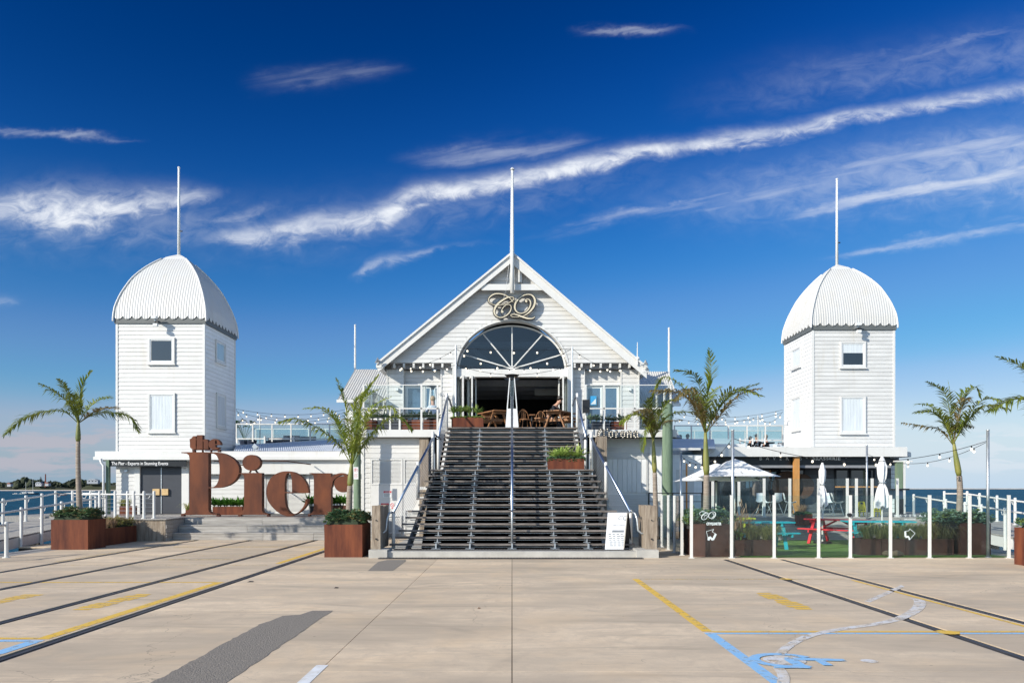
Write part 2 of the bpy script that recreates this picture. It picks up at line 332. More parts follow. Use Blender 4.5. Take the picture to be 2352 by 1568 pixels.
def concrete(name, tint):
    m = bpy.data.materials.new(name); m.use_nodes = True
    t = m.node_tree; b = t.nodes['Principled BSDF']; n = NT(t)
    co = n.n('ShaderNodeNewGeometry').outputs['Position']
    mp = n.n('ShaderNodeMapping'); n.set(mp.inputs[0], co); mp.inputs['Scale'].default_value = (.55, 1.6, 1)
    big = n.mr(n.noise(mp.outputs[0], .55, 6, .6, .5), .38, .62)
    med = n.mr(n.noise(co, 2.3, 8, .72, .8), .42, .66)
    fin = n.mr(n.noise(co, 70, 4, .7), .3, .7)
    c = n.mix(big, c4((tint[0]*.70, tint[1]*.72, tint[2]*.75)), c4((min(.8, tint[0]*1.15), tint[1]*1.15, tint[2]*1.15)))
    c = n.mix(n.m('MULTIPLY', med, .75), c, c4((tint[0]*.80, tint[1]*.80, tint[2]*.82)))
    c = n.mix(n.m('MULTIPLY', fin, .34), c, c4((tint[0]*.66, tint[1]*.66, tint[2]*.68)))
    # long dark tyre scuffs
    mp2 = n.n('ShaderNodeMapping'); n.set(mp2.inputs[0], co); mp2.inputs['Scale'].default_value = (.22, 3.2, 1); mp2.inputs['Rotation'].default_value = (0, 0, .18)
    sc = n.mr(n.noise(mp2.outputs[0], 1.3, 5, .62, 1.2), .56, .72)
    c = n.mix(n.m('MULTIPLY', sc, .75), c, c4((tint[0]*.55, tint[1]*.56, tint[2]*.58)))
    mot = n.mr(n.noise(co, 6.5, 8, .75, .6), .50, .66)
    c = n.mix(n.m('MULTIPLY', mot, .5), c, c4((tint[0]*.70, tint[1]*.72, tint[2]*.76)))
    wrm = n.mr(n.noise(co, .8, 4, .6, .5), .5, .7)
    c = n.mix(n.m('MULTIPLY', wrm, .4), c, c4((tint[0]*1.10, tint[1]*1.02, tint[2]*.90)))
    # spots of grime
    vo = n.n('ShaderNodeTexVoronoi'); n.set(vo.inputs['Vector'], co); vo.inputs['Scale'].default_value = 2.3
    spt = n.mr(n.m('ADD', vo.outputs['Distance'], n.m('MULTIPLY', n.noise(co, 9, 3), .10)), .07, .095, 1, 0)
    c = n.mix(n.m('MULTIPLY', spt, .5), c, c4((.12, .11, .10)))
    for (ax_, ay_, ar_, aw_, av_) in ((4.5, 6.0, 9.5, .09, .5), (4.6, 6.1, 9.85, .08, .4), (9.5, 4.0, 10.2, .10, .4), (-7.0, 3.0, 9.0, .09, .45), (-6.8, 3.1, 9.3, .08, .35), (1.0, 24.0, 11.5, .10, .35), (1.2, 24.2, 13.4, .10, .35), (8.9, 12.2, 1.5, .10, .6)):
        dd_ = n.n('ShaderNodeVectorMath', operation='DISTANCE'); n.set(dd_.inputs[0], co); dd_.inputs[1].default_value = (ax_, ay_, 0)
        ring_ = n.mr(n.m('ABSOLUTE', n.m('SUBTRACT', dd_.outputs['Value'], ar_)), aw_ * .4, aw_, 1, 0)
        ring_ = n.m('MULTIPLY', ring_, n.mr(n.noise(co, .5, 4, .6), .50, .62))
        c = n.mix(n.m('MULTIPLY', ring_, av_ * .6), c, c4((tint[0]*.45, tint[1]*.46, tint[2]*.50)))
    rv = n.n('ShaderNodeObjectInfo').outputs['Random']
    hsv = n.n('ShaderNodeHueSaturation'); n.set(hsv.inputs['Color'], c); n.set(hsv.inputs['Value'], n.m('MULTIPLY_ADD', rv, .14, .92)); c = hsv.outputs[0]
    cr = n.n('ShaderNodeTexVoronoi', feature='DISTANCE_TO_EDGE'); cw = n.n('ShaderNodeVectorMath', operation='ADD'); n.set(cw.inputs[0], co)
    nv = n.n('ShaderNodeTexNoise'); n.set(nv.inputs['Vector'], co); nv.inputs['Scale'].default_value = 1.5; nv.inputs['Detail'].default_value = 5
    n.set(cw.inputs[1], nv.outputs['Color']); n.set(cr.inputs['Vector'], cw.outputs[0]); cr.inputs['Scale'].default_value = .22
    crk = n.m('MULTIPLY', n.mr(cr.outputs['Distance'], .0, .0016, 1, 0), n.mr(n.noise(co, .35, 3), .48, .56))
    c = n.mix(n.m('MULTIPLY', crk, .6), c, c4((.13, .115, .10)))
    n.set(b.inputs['Base Color'], c)
    b.inputs['Roughness'].default_value = .82
    bn = n.n('ShaderNodeBump'); bn.inputs['Strength'].default_value = .25; bn.inputs['Distance'].default_value = .01
    n.set(bn.inputs['Height'], n.noise(co, 55, 6, .7)); n.set(b.inputs['Normal'], bn.outputs[0])
    return m
SLAB = concrete('plaza_concrete', (.69, .55, .39))
SLAB2 = concrete('plaza_concrete_greyer', (.66, .53, .38))

# ---------------------------------------------------------------- geometry helpers
BASE = {}
def X(px, Y): return (px - CX) * Y / F
def Z(py, Y): return EYE + (HY - py) * Y / F
def P(px, py, Y): return Vector((X(px, Y), Y, Z(py, Y)))
def G(px, py, z=0.0):
    Y = (EYE - z) * F / (py - HY)
    return (X(px, Y), Y)

class MB:
    def __init__(s): s.v = []; s.f = []
    def add(s, vs, fs):
        k = len(s.v); s.v += [tuple(v) for v in vs]; s.f += [tuple(i + k for i in f) for f in fs]; return s
    def box(s, x0, x1, y0, y1, z0, z1):
        if x0 > x1: x0, x1 = x1, x0
        if y0 > y1: y0, y1 = y1, y0
        if z0 > z1: z0, z1 = z1, z0
        return s.add([(x0,y0,z0),(x1,y0,z0),(x1,y1,z0),(x0,y1,z0),(x0,y0,z1),(x1,y0,z1),(x1,y1,z1),(x0,y1,z1)],
              [(0,3,2,1),(4,5,6,7),(0,1,5,4),(1,2,6,5),(2,3,7,6),(3,0,4,7)])
    def fbox(s, fr, a0, a1, n0, n1, z0, z1):
        """box in a wall frame: origin, along, outward"""
        o, a, n = fr
        pts = []
        for zz in (z0, z1):
            for aa, nn in ((a0, n0), (a1, n0), (a1, n1), (a0, n1)):
                p = o + a * aa + n * nn; pts.append((p.x, p.y, zz))
        return s.add(pts, [(0,3,2,1),(4,5,6,7),(0,1,5,4),(1,2,6,5),(2,3,7,6),(3,0,4,7)])
    def beam(s, p, q, w, h=None, up=(0, 0, 1)):
        """rectangular bar from p to q"""
        p, q = Vector(p), Vector(q); h = h or w
        d = (q - p).normalized(); u = Vector(up)
        if abs(d.dot(u)) > .98: u = Vector((0, 1, 0))
        a = d.cross(u).normalized() * w / 2; b = a.cross(d).normalized() * h / 2
        vs = [p - a - b, p + a - b, p + a + b, p - a + b, q - a - b, q + a - b, q + a + b, q - a + b]
        return s.add(vs, [(0,3,2,1),(4,5,6,7),(0,1,5,4),(1,2,6,5),(2,3,7,6),(3,0,4,7)])
    def tube(s, pts, r, seg=8, cap=True):
        pts = [Vector(p) for p in pts]; n = len(pts)
        rs = r if isinstance(r, (list, tuple)) else [r] * n
        k = len(s.v); u = None
        for i, p in enumerate(pts):
            d = (pts[min(i + 1, n - 1)] - pts[max(i - 1, 0)]).normalized()
            if u is None:
                u = Vector((1, 0, 0)) if abs(d.x) < .9 else Vector((0, 1, 0))
            a = (u - d * u.dot(d)).normalized(); b = d.cross(a); u = a
            for j in range(seg):
                t = 2 * math.pi * j / seg
                q = p + a * math.cos(t) * rs[i] + b * math.sin(t) * rs[i]; s.v.append(tuple(q))
        for i in range(n - 1):
            for j in range(seg):
                j2 = (j + 1) % seg
                s.f.append((k + i*seg + j, k + i*seg + j2, k + (i+1)*seg + j2, k + (i+1)*seg + j))
        if cap:
            s.f.append(tuple(k + j for j in reversed(range(seg))))
            s.f.append(tuple(k + (n-1)*seg + j for j in range(seg)))
        return s
    def lathe(s, c, prof, seg=12):
        c = Vector(c)
        return s.tube([c + Vector((0, 0, z)) for r_, z in prof], [max(r_, .0005) for r_, z in prof], seg)
    def prism(s, poly, z0, z1):
        n = len(poly); k = len(s.v)
        s.v += [(p[0], p[1], z0) for p in poly] + [(p[0], p[1], z1) for p in poly]
        s.f.append(tuple(k + i for i in reversed(range(n)))); s.f.append(tuple(k + n + i for i in range(n)))
        for i in range(n):
            j = (i + 1) % n; s.f.append((k + i, k + j, k + n + j, k + n + i))
        return s
    def prismy(s, poly, y0, y1):
        """polygon in x,z pushed along y"""
        n = len(poly); k = len(s.v)
        s.v += [(p[0], y0, p[1]) for p in poly] + [(p[0], y1, p[1]) for p in poly]
        s.f.append(tuple(k + i for i in range(n))); s.f.append(tuple(k + n + i for i in reversed(range(n))))
        for i in range(n):
            j = (i + 1) % n; s.f.append((k + j, k + i, k + n + i, k + n + j))
        return s
    def prismx(s, poly, x0, x1):
        n = len(poly); k = len(s.v)
        s.v += [(x0, p[0], p[1]) for p in poly] + [(x1, p[0], p[1]) for p in poly]
        s.f.append(tuple(k + i for i in reversed(range(n)))); s.f.append(tuple(k + n + i for i in range(n)))
        for i in range(n):
            j = (i + 1) % n; s.f.append((k + i, k + j, k + n + j, k + n + i))
        return s
    def sphere(s, c, r, seg=8, rings=5, sz=1.0):
        c = Vector(c)
        return s.tube([c + Vector((0, 0, -math.cos(math.pi * i / rings) * r * sz)) for i in range(rings + 1)],
                      [max(.0005, math.sin(math.pi * i / rings) * r) for i in range(rings + 1)], seg)
    def build(s, name, m, parent=None, smooth=False, label=None):
        off = BASE.get(parent.name, Vector()) if parent else Vector()
        me = bpy.data.meshes.new(name)
        me.from_pydata([(v[0] - off.x, v[1] - off.y, v[2] - off.z) for v in s.v], [], s.f)
        me.materials.append(m)
        if smooth: me.polygons.foreach_set('use_smooth', [len(p.vertices) <= 4 for p in me.polygons])
        me.update()
        o = bpy.data.objects.new(name, me); COL.objects.link(o)
        if parent: o.parent = parent
        BASE[o.name] = off
        if label: o['label'] = label
        return o

def fixn(o):
    import bmesh
    b = bmesh.new(); b.from_mesh(o.data); bmesh.ops.recalc_face_normals(b, faces=b.faces); b.to_mesh(o.data); b.free()
    return o

def thing(name, label, cat, loc=(0, 0, 0), group=None):
    o = bpy.data.objects.new(name, None); COL.objects.link(o)
    o.location = loc; o.empty_display_size = .2
    o['label'] = label; o['category'] = cat
    if group: o['group'] = group
    BASE[o.name] = Vector(loc)
    return o
def tag(o, label, cat, group=None):
    o['label'] = label; o['category'] = cat
    if group: o['group'] = group
    return o
def one(mb, name, m, label, cat, group=None, smooth=False):
    """a thing that is one mesh; its origin sits at its base"""
    xs = [v[0] for v in mb.v]; ys = [v[1] for v in mb.v]; zs = [v[2] for v in mb.v]
    c = Vector(((min(xs) + max(xs)) / 2, (min(ys) + max(ys)) / 2, min(zs)))
    mb.v = [(v[0] - c.x, v[1] - c.y, v[2] - c.z) for v in mb.v]
    o = mb.build(name, m, None, smooth); o.location = c; BASE[o.name] = Vector(c)
    return tag(o, label, cat, group)
def struct(mb, name, m, label=None, kind='structure'):
    o = mb.build(name, m); o['kind'] = kind
    if label: o['label'] = label
    return o
def sub(mb, name, m, part, smooth=False):
    """sub-part: child of a part whose own origin is that of its thing"""
    return mb.build(name, m, part, smooth)
def inst(o, parent, loc, scale=None, rot=None):
    c = o.copy(); COL.objects.link(c); c.parent = parent; c.location = loc
    if scale: c.scale = scale
    if rot: c.rotation_euler = rot
    return c
def copy_tree(o, loc, rotz=None, label=None, scale=None):
    c = o.copy(); COL.objects.link(c); c.location = loc; BASE[c.name] = Vector(loc)
    if rotz is not None: c.rotation_euler = (0, 0, rotz)
    if scale: c.scale = scale
    if label: c['label'] = label
    for ch in o.children:
        d = ch.copy(); COL.objects.link(d); d.parent = c
        for g in ch.children:
            e = g.copy(); COL.objects.link(e); e.parent = d
    return c

def frame_front(x0, Y): return (Vector((x0, Y, 0)), Vector((1, 0, 0)), Vector((0, -1, 0)))
def frame_right(X_, y0): return (Vector((X_, y0, 0)), Vector((0, 1, 0)), Vector((1, 0, 0)))
def frame_left(X_, y0): return (Vector((X_, y0, 0)), Vector((0, 1, 0)), Vector((-1, 0, 0)))

_wcache = {}
def boards(parent, fr, z0, z1, pitch, segs, m, name='weatherboard', t=.021):
    """lapped boards on a wall; segs(zmid) -> list of (a0, a1)"""
    off = BASE[parent.name]
    n = int(round((z1 - z0) / pitch)); pitch = (z1 - z0) / n
    for i in range(n):
        zb = z0 + i * pitch
        for (a0, a1) in segs(zb + pitch / 2, zb, zb + pitch):
            if a1 - a0 < .04: continue
            key = (tuple(fr[1]), tuple(fr[2]), round(a1 - a0, 3), round(pitch, 4), m.name, t, name)
            o, a, nn = fr
            if key not in _wcache:
                L = a1 - a0; mb = MB()
                pts = []
                for aa in (0, L):
                    for (n_, z_) in ((0.001, 0), (t, 0), (t * .35, pitch - .012), (0.001, pitch - .012)):
                        p = a * aa + nn * n_; pts.append((p.x, p.y, z_))
                mb.add(pts, [(0,1,2,3),(7,6,5,4),(0,4,5,1),(1,5,6,2),(2,6,7,3),(3,7,4,0)])
                me = bpy.data.meshes.new(name); me.from_pydata(mb.v, [], mb.f); me.materials.append(m); me.update()
                import bmesh
                b = bmesh.new(); b.from_mesh(me); bmesh.ops.recalc_face_normals(b, faces=b.faces); b.to_mesh(me); b.free()
                _wcache[key] = me
            ob = bpy.data.objects.new(name, _wcache[key]); COL.objects.link(ob); ob.parent = parent
            p = o + a * a0
            ob.location = (p.x - off.x, p.y - off.y, zb - off.z)
def full(a0, a1, holes=()):
    """segment function: a wall from a0 to a1 with rectangular holes (h0, h1, z0, z1)"""
    def f(zm, zl, zh):
        s = [(a0, a1)]
        for h in holes:
            if zm > h[2] and zm < h[3]:
                ns = []
                for (p, q) in s:
                    if h[0] > p and h[0] < q or h[1] > p and h[1] < q or (h[0] <= p and h[1] >= q):
                        if h[0] > p: ns.append((p, h[0]))
                        if h[1] < q: ns.append((h[1], q))
                    else: ns.append((p, q))
                s = ns
        return s
    return f

def window(parent, fr, a0, a1, z0, z1, pane=None, blind=None, curtain=False, fw=.07, proud=.04, mull=()):
    mb = MB()
    mb.fbox(fr, a0, a0 + fw, .0, proud, z0, z1); mb.fbox(fr, a1 - fw, a1, .0, proud, z0, z1)
    mb.fbox(fr, a0 + fw, a1 - fw, .0, proud - .002, z0, z0 + fw); mb.fbox(fr, a0 + fw, a1 - fw, .0, proud - .002, z1 - fw, z1)
    w_ = fixn(mb.build('window', WHITE, parent))
    iw = .045
    mb = MB(); A0, A1, Z0, Z1 = a0 + fw, a1 - fw, z0 + fw, z1 - fw
    mb.fbox(fr, A0, A0 + iw, .0, proud - .022, Z0, Z1); mb.fbox(fr, A1 - iw, A1, .0, proud - .022, Z0, Z1)
    mb.fbox(fr, A0 + iw, A1 - iw, .0, proud - .024, Z0, Z0 + iw); mb.fbox(fr, A0 + iw, A1 - iw, .0, proud - .024, Z1 - iw, Z1)
    fixn(mb.build('sash', WPLAST, w_))
    mb = MB(); mb.fbox(fr, A0 + iw, A1 - iw, .0015, .008, Z0 + iw, Z1 - iw)
    fixn(mb.build('pane', pane or DGLASS, w_))
    if curtain:
        mb = MB(); n = 22; k = 0
        o, a, nn = fr; pts = []; L = A1 - A0 - 2 * iw
        for i in range(n + 1):
            for zz in (Z0 + iw + .005, Z1 - iw):
                p = o + a * (A0 + iw + L * i / n) + nn * (.014 + .004 * math.sin(i * 1.9) * (1 if zz < z1 - .2 else .6)); pts.append((p.x, p.y, zz))
        mb.add(pts, [(2*i, 2*i+2, 2*i+3, 2*i+1) for i in range(n)])
        mb.build('curtain', CURT, w_, smooth=True)
    if blind:
        mb = MB(); mb.fbox(fr, A0 + iw, A1 - iw, .009, .014, Z1 - iw - blind * (Z1 - Z0 - 2 * iw), Z1 - iw - .002)
        fixn(mb.build('blind', CURT, w_))
    mb = MB(); mb.fbox(fr, a0 - .03, a1 + .03, .0, proud + .03, z0 - .05, z0 - .004)
    fixn(mb.build('sill', WHITE, w_))
    return w_

def text(s, size, m, parent=None, loc=(0, 0, 0), rot=(math.pi / 2, 0, 0), ext=.004, name='lettering', spacing=1.0, align='LEFT', width=None, shear=0, bold=0):
    cu = bpy.data.curves.new('txt', 'FONT'); cu.body = s; cu.size = size; cu.extrude = ext; cu.space_character = spacing
    cu.align_x = align; cu.shear = shear; cu.offset = bold; cu.resolution_u = 3
    t = bpy.data.objects.new('txt', cu); COL.objects.link(t)
    bpy.context.view_layer.update()
    me = bpy.data.meshes.new_from_object(t)
    bpy.data.objects.remove(t)
    xs = [v.co.x for v in me.vertices]
    if width and xs:
        k = width / (max(xs) - min(xs)); me.transform(Matrix.Diagonal((k, 1, 1, 1)))
    me.transform(Matrix.LocRotScale(Vector(loc) - (BASE.get(parent.name, Vector()) if parent else Vector()), None, None) @ Matrix.Rotation(rot[2], 4, 'Z') @ Matrix.Rotation(rot[0], 4, 'X') @ Matrix.Rotation(rot[1], 4, 'Y'))
    me.materials.clear(); me.materials.append(m)
    o = bpy.data.objects.new(name, me); COL.objects.link(o)
    if parent: o.parent = parent
    BASE[o.name] = BASE.get(parent.name, Vector()) if parent else Vector()
    return o

def shape(name, loops, y0, y1, m, parent):
    """closed outlines in x,z (counters included), filled and given thickness y0..y1"""
    cu = bpy.data.curves.new('s', 'CURVE'); cu.dimensions = '2D'; cu.fill_mode = 'BOTH'; cu.extrude = abs(y1 - y0) / 2
    off = BASE[parent.name]
    for lp in loops:
        sp_ = cu.splines.new('POLY'); sp_.points.add(len(lp) - 1); sp_.use_cyclic_u = True
        for i, p in enumerate(lp): sp_.points[i].co = (p[0] - off.x, p[1] - off.z, 0, 1)
    t = bpy.data.objects.new('s', cu); COL.objects.link(t); bpy.context.view_layer.update()
    me = bpy.data.meshes.new_from_object(t); bpy.data.objects.remove(t)
    me.transform(Matrix.Translation((0, (y0 + y1) / 2 - off.y, 0)) @ Matrix.Rotation(math.pi / 2, 4, 'X'))
    me.materials.clear(); me.materials.append(m)
    o = bpy.data.objects.new(name, me); COL.objects.link(o); o.parent = parent; BASE[o.name] = off
    return o

def crom(pts, n=6, closed=False):
    """Catmull-Rom through points of any dimension"""
    out = []; N = len(pts)
    for i in range(N if closed else N - 1):
        if closed: p0, p1, p2, p3 = pts[i-1], pts[i], pts[(i+1) % N], pts[(i+2) % N]
        else: p0, p1, p2, p3 = pts[max(i-1, 0)], pts[i], pts[i+1], pts[min(i+2, N-1)]
        for k in range(n):
            t = k / n
            out.append(tuple(.5 * ((2*b) + (-a+c)*t + (2*a-5*b+4*c-d)*t*t + (-a+3*b-3*c+d)*t**3) for a, b, c, d in zip(p0, p1, p2, p3)))
    if not closed: out.append(tuple(pts[-1]))
    return out
def ribbon(mb, pts, y0, y1, grow=0, drift=0.0):
    """pen stroke: (x, z, half width) centre line, thickness y0 (front) .. y1"""
    n = len(pts); k = len(mb.v)
    for i, p in enumerate(pts):
        a, b = pts[max(0, i-1)], pts[min(n-1, i+1)]
        dx_, dz_ = b[0]-a[0], b[1]-a[1]; L = math.hypot(dx_, dz_) or 1
        nx, nz_ = -dz_ / L, dx_ / L; h = p[2] + grow
        yy = -drift * i / n
        for (s_, y_) in ((1, y0), (-1, y0), (-1, y1), (1, y1)):
            mb.v.append((p[0] + nx*h*s_, y_ + yy, p[1] + nz_*h*s_))
    for i in range(n-1):
        for j in range(4):
            j2 = (j+1) % 4; mb.f.append((k+4*i+j, k+4*i+j2, k+4*i+4+j2, k+4*i+4+j))
    mb.f.append((k, k+3, k+2, k+1)); mb.f.append((k+4*n-4, k+4*n-3, k+4*n-2, k+4*n-1))

def string_lights(label, a, b, sag, nb, r=.035, start=0.0, group='strings of festoon bulbs', mat_=None, px=None):
    a, b = Vector(a), Vector(b)
    t = thing('string_lights', label, 'string lights', a, group)
    pts = [a.lerp(b, i/20) - Vector((0, 0, sag * 4 * (i/20) * (1 - i/20))) for i in range(21)]
    MB().tube(pts, .007, 4).build('cable', BLKPL, t)
    fb = None
    for i in range(nb):
        s_ = (i + .5 + start) / nb
        if s_ > 1: continue
        p = a.lerp(b, s_) - Vector((0, 0, sag * 4 * s_ * (1 - s_)))
        if fb is None:
            q = a
            fb = MB().sphere(q - Vector((0, 0, .055 + r)), r, 8, 6, 1.15).build('bulb', mat_ or LIT, t, smooth=True)
            fs = MB().tube([q - Vector((0, 0, .0)), q - Vector((0, 0, .065))], r * .55, 6).build('socket', BLKPL, t)
            fb.location = p - a; fs.location = p - a
        else:
            inst(fb, t, p - a); inst(fs, t, p - a)
    return t
# ================================================================ setting: sea, shores, plaza, decks
m = bpy.data.materials.new('sea_water'); m.use_nodes = True
t = m.node_tree; b = t.nodes['Principled BSDF']; n = NT(t)
co = n.n('ShaderNodeNewGeometry').outputs['Position']
wv = n.n('ShaderNodeMapping'); n.set(wv.inputs[0], co); wv.inputs['Scale'].default_value = (.5, 1.0, 1); wv.inputs['Rotation'].default_value = (0, 0, .3)
h1 = n.noise(wv.outputs[0], .9, 6, .62); h2 = n.noise(wv.outputs[0], .12, 4, .6)
hh = n.m('ADD', h1, n.m('MULTIPLY', h2, 2.5))
bp = n.n('ShaderNodeBump'); bp.inputs['Strength'].default_value = .9; bp.inputs['Distance'].default_value = .6
n.set(bp.inputs['Height'], hh); n.set(b.inputs['Normal'], bp.outputs[0])
pat = n.n('ShaderNodeMapping'); n.set(pat.inputs[0], co); pat.inputs['Scale'].default_value = (.02, .10, 1)
n.set(b.inputs['Base Color'], n.mix(n.mr(n.noise(pat.outputs[0], 1.0, 6, .7), .35, .7), (.004, .045, .075, 1), (.012, .085, .130, 1)))
b.inputs['Roughness'].default_value = .9; b.inputs['Specular IOR Level'].default_value = 0
gl = n.n('ShaderNodeBsdfGlossy'); gl.inputs['Roughness'].default_value = .25; n.set(gl.inputs['Normal'], bp.outputs[0]); gl.inputs[0].default_value = (.7, .85, .95, 1)
ms = n.n('ShaderNodeMixShader'); ms.inputs[0].default_value = .16
t.links.new(b.outputs[0], ms.inputs[1]); t.links.new(gl.outputs[0], ms.inputs[2]); t.links.new(ms.outputs[0], t.nodes['Material Output'].inputs[0])
SEA = m
sea = MB(); W_ = 30000; SZ = -2.3
sea.add([(-W_, -2000, SZ), (W_, -2000, SZ), (W_, W_, SZ), (-W_, W_, SZ)], [(0, 1, 2, 3)])
struct(sea, 'sea', SEA)

# distant wooded shore on the left
FARLAND = mat('far_shore_earth', (.035, .04, .02), .95, var=.3, scale=.02, world_co=True)
FARTREE = mat('far_tree_foliage', (.014, .022, .010), .9, var=.0, scale=.06, col2=(.045, .055, .024), world_co=True)
SAND = mat('far_sand_shore', (.38, .34, .30), .95, var=.1, scale=.01, world_co=True)
YL = 1600
def shore(name, pts, Y0, Y1, m_, label):
    mb = MB(); k = len(pts)
    for (px, py) in pts:
        mb.v += [(X(px, Y0), Y0, SZ - .5), (X(px, Y0), Y0 + 5, Z(py, Y0)), (X(px, Y0) , Y1, Z(py, Y0) * .9)]
    for i in range(k - 1):
        for j in range(2): mb.f.append((3*i+j, 3*i+3+j, 3*i+4+j, 3*i+1+j))
    return struct(mb, name, m_, label)
rr = random.Random(3)
pts = [(px, 1118 + 3.0 * math.sin(px * .05) + rr.random() * 2.0 - (4 if px > 180 else 0)) for px in range(-900, 420, 30)]
shore('wooded_shore', pts, YL, YL + 700, FARLAND, 'dark low wooded headland across the water')
pts = [(px, 1124.3) for px in range(-900, 420, 60)]
shore('rock_seawall', pts, YL - 12, YL + 20, SAND, 'thin pale strip of seawall below the wooded headland')
pts = [(px, 1121.2 - 1.0 * mnoise.noise((px * .02, 3, 0)) - .4 * mnoise.noise((px * .11, 5, 0))) for px in range(1500, 4200, 15)]
shore('far_coast', pts, 9000, 9600, SAND, 'faint low sandy coast on the horizon at the right')
def blob(mb, c, r, sz, rnd, seg=9, rings=6, rough=.35):
    c = Vector(c); k = len(mb.v)
    for i in range(rings + 1):
        ph = math.pi * i / rings
        for j in range(seg):
            th = 2 * math.pi * j / seg
            q = r * (1 + rnd.uniform(-rough, rough))
            mb.v.append((c.x + q * math.sin(ph) * math.cos(th), c.y + q * math.sin(ph) * math.sin(th), c.z - sz * q * math.cos(ph)))
    for i in range(rings):
        for j in range(seg):
            j2 = (j + 1) % seg; mb.f.append((k+i*seg+j, k+i*seg+j2, k+(i+1)*seg+j2, k+(i+1)*seg+j))
mb = MB()
def skyline(px):
    if px < 0: return 1108
    tab = [(0,1106),(25,1109),(38,1104),(50,1098),(60,1096),(70,1101),(90,1105),(110,1107),(122,1103),(135,1108),(150,1110),(160,1102),(172,1100),(190,1102),(205,1106),(225,1106),(250,1109),(270,1108),(420,1108)]
    for (a, b_), (c, d) in zip(tab, tab[1:]):
        if a <= px <= c: return b_ + (d - b_) * (px - a) / (c - a)
    return 1108
for i in range(900):
    px = rr.uniform(-500, 400) if i < 400 else rr.uniform(-5, 275); top = skyline(px)
    Y = YL + rr.uniform(20, 400)
    z_top = Z(top, YL + 100) * rr.uniform(.45, 1.08)
    r_ = rr.uniform(3.5, 8.5)
    blob(mb, (X(px, Y), Y, max(2, z_top - r_)), r_, 1.0, rr, 7, 5)
o = struct(mb, 'shore_woodland', FARTREE, 'dark trees massed along the distant shore at the left', kind='stuff')
# things on that shore
t = thing('brick_chimney', 'tall thin brick chimney rising above the trees of the distant shore', 'chimney', (X(104.5, YL), YL, 10))
MB().tube([(X(104.5, YL), YL, 5), (X(104.5, YL), YL, Z(1088, YL))], [1.5, 1.05], 8).build('stack', mat('far_red_brick', (.16, .05, .035), .9), t)
t = thing('norfolk_pine', 'tiered pine tree standing above the houses on the distant shore', 'tree', (X(93.5, YL), YL, 10))
MB().tube([(X(93.5, YL), YL, 8), (X(93.5, YL), YL, Z(1094, YL))], [.8, .2], 6).build('trunk', OLDTIM, t)
mb = MB()
for i in range(7):
    zz = Z(1105, YL) + i * 1.5
    blob(mb, (X(93.5, YL), YL, zz), 4.2 - i * .5, .22, rr, 9, 3, .3)
mb.build('crown', FARTREE, t)
def far_house(px, py, w, h, col, roofc, label):
    Y = YL - 4
    x, z = X(px, Y), Z(py, Y)
    t = thing('far_house', label, 'house', (x, Y, z), 'houses on the distant shore')
    MB().box(x - w, x + w, Y, Y + 9, z - 3, z + h).build('wall', col, t)
    MB().prismy([(x - w - .5, z + h), (x + w + .5, z + h), (x + w * .4, z + h + 2.6), (x - w * .4, z + h + 2.6)], Y - .5, Y + 9.5).build('roof', roofc, t)
    mw = MB()
    for k in range(3):
        xx = x - w * .7 + k * w * .6; mw.box(xx, xx + w * .25, Y - .1, Y + .2, z + h * .3, z + h * .75)
    mw.build('window', DGLASS, t)
FHW = mat('far_house_wall', (.40, .40, .42), .8); HR = mat('far_red_roof', (.26, .10, .07), .8); HG = mat('far_grey_roof', (.28, .30, .33), .7)
far_house(88, 1112.5, 6, 3.0, FHW, HG, 'long white house among trees directly left of the brick chimney')
far_house(107, 1112, 3.5, 2.2, FHW, HR, 'white house with red roof just right of the brick chimney')
far_house(20, 1113.5, 3.5, 2.2, FHW, HR, 'small pale house with red roof at the far left of the shore')
far_house(212, 1107, 11, 4, HG, HG, 'long grey building above trees at the right of the headland')
# boats
def boat(px, py, L, mast, label, hullm, cabin=True, cat='sailboat', heel=0):
    Y = (EYE - SZ) * F / (py - HY); x = X(px, Y)
    t = thing('sailboat' if mast else 'motor_boat', label, cat, (x, Y, SZ), 'boats moored off the wooded shore')
    h = MB(); k = []
    secs = [(-.5, .12, .55), (-.3, .2, .5), (0, .24, .48), (.3, .16, .55), (.5, .015, .72)]
    for (s_, w_, zz) in secs:
        h.v += [(x + s_ * L, Y - w_ * L * .9, SZ + zz * L * .16), (x + s_ * L * .93, Y - w_ * L * .4, SZ - .15), (x + s_ * L * .93, Y + w_ * L * .4, SZ - .15), (x + s_ * L, Y + w_ * L * .9, SZ + zz * L * .16)]
    for i in range(4):
        for j in range(3): h.f.append((4*i+j, 4*i+4+j, 4*i+5+j, 4*i+1+j))
        h.f.append((4*i+3, 4*i+7, 4*i+4, 4*i))
    h.f += [(0, 1, 2, 3)]
    fixn(h.build('hull', hullm, t))
    if cabin:
        MB().box(x - .22 * L, x + .15 * L, Y - .1 * L, Y + .1 * L, SZ + .08 * L, SZ + .16 * L).build('cabin', WHITE, t)
        MB().box(x - .16 * L, x + .09 * L, Y - .103 * L, Y + .103 * L, SZ + .11 * L, SZ + .14 * L).build('cabin_window', DARK, t)
    if mast:
        MB().tube([(x + .05 * L, Y, SZ), (x + .05 * L, Y, SZ + mast)], [.13, .09], 6).build('mast', WHITE, t)
        MB().tube([(x + .05 * L, Y, SZ + mast * .97), (x - .47 * L, Y, SZ + .6)], .03, 4).build('stay', GALV, t)
        MB().tube([(x + .05 * L, Y, SZ + 1.6), (x - .4 * L, Y, SZ + 1.5)], .10, 6).build('boom', CURT, t)
boat(58, 1134.2, 8, 9.2, 'white moored yacht with the shorter mast at the left', WHITE)
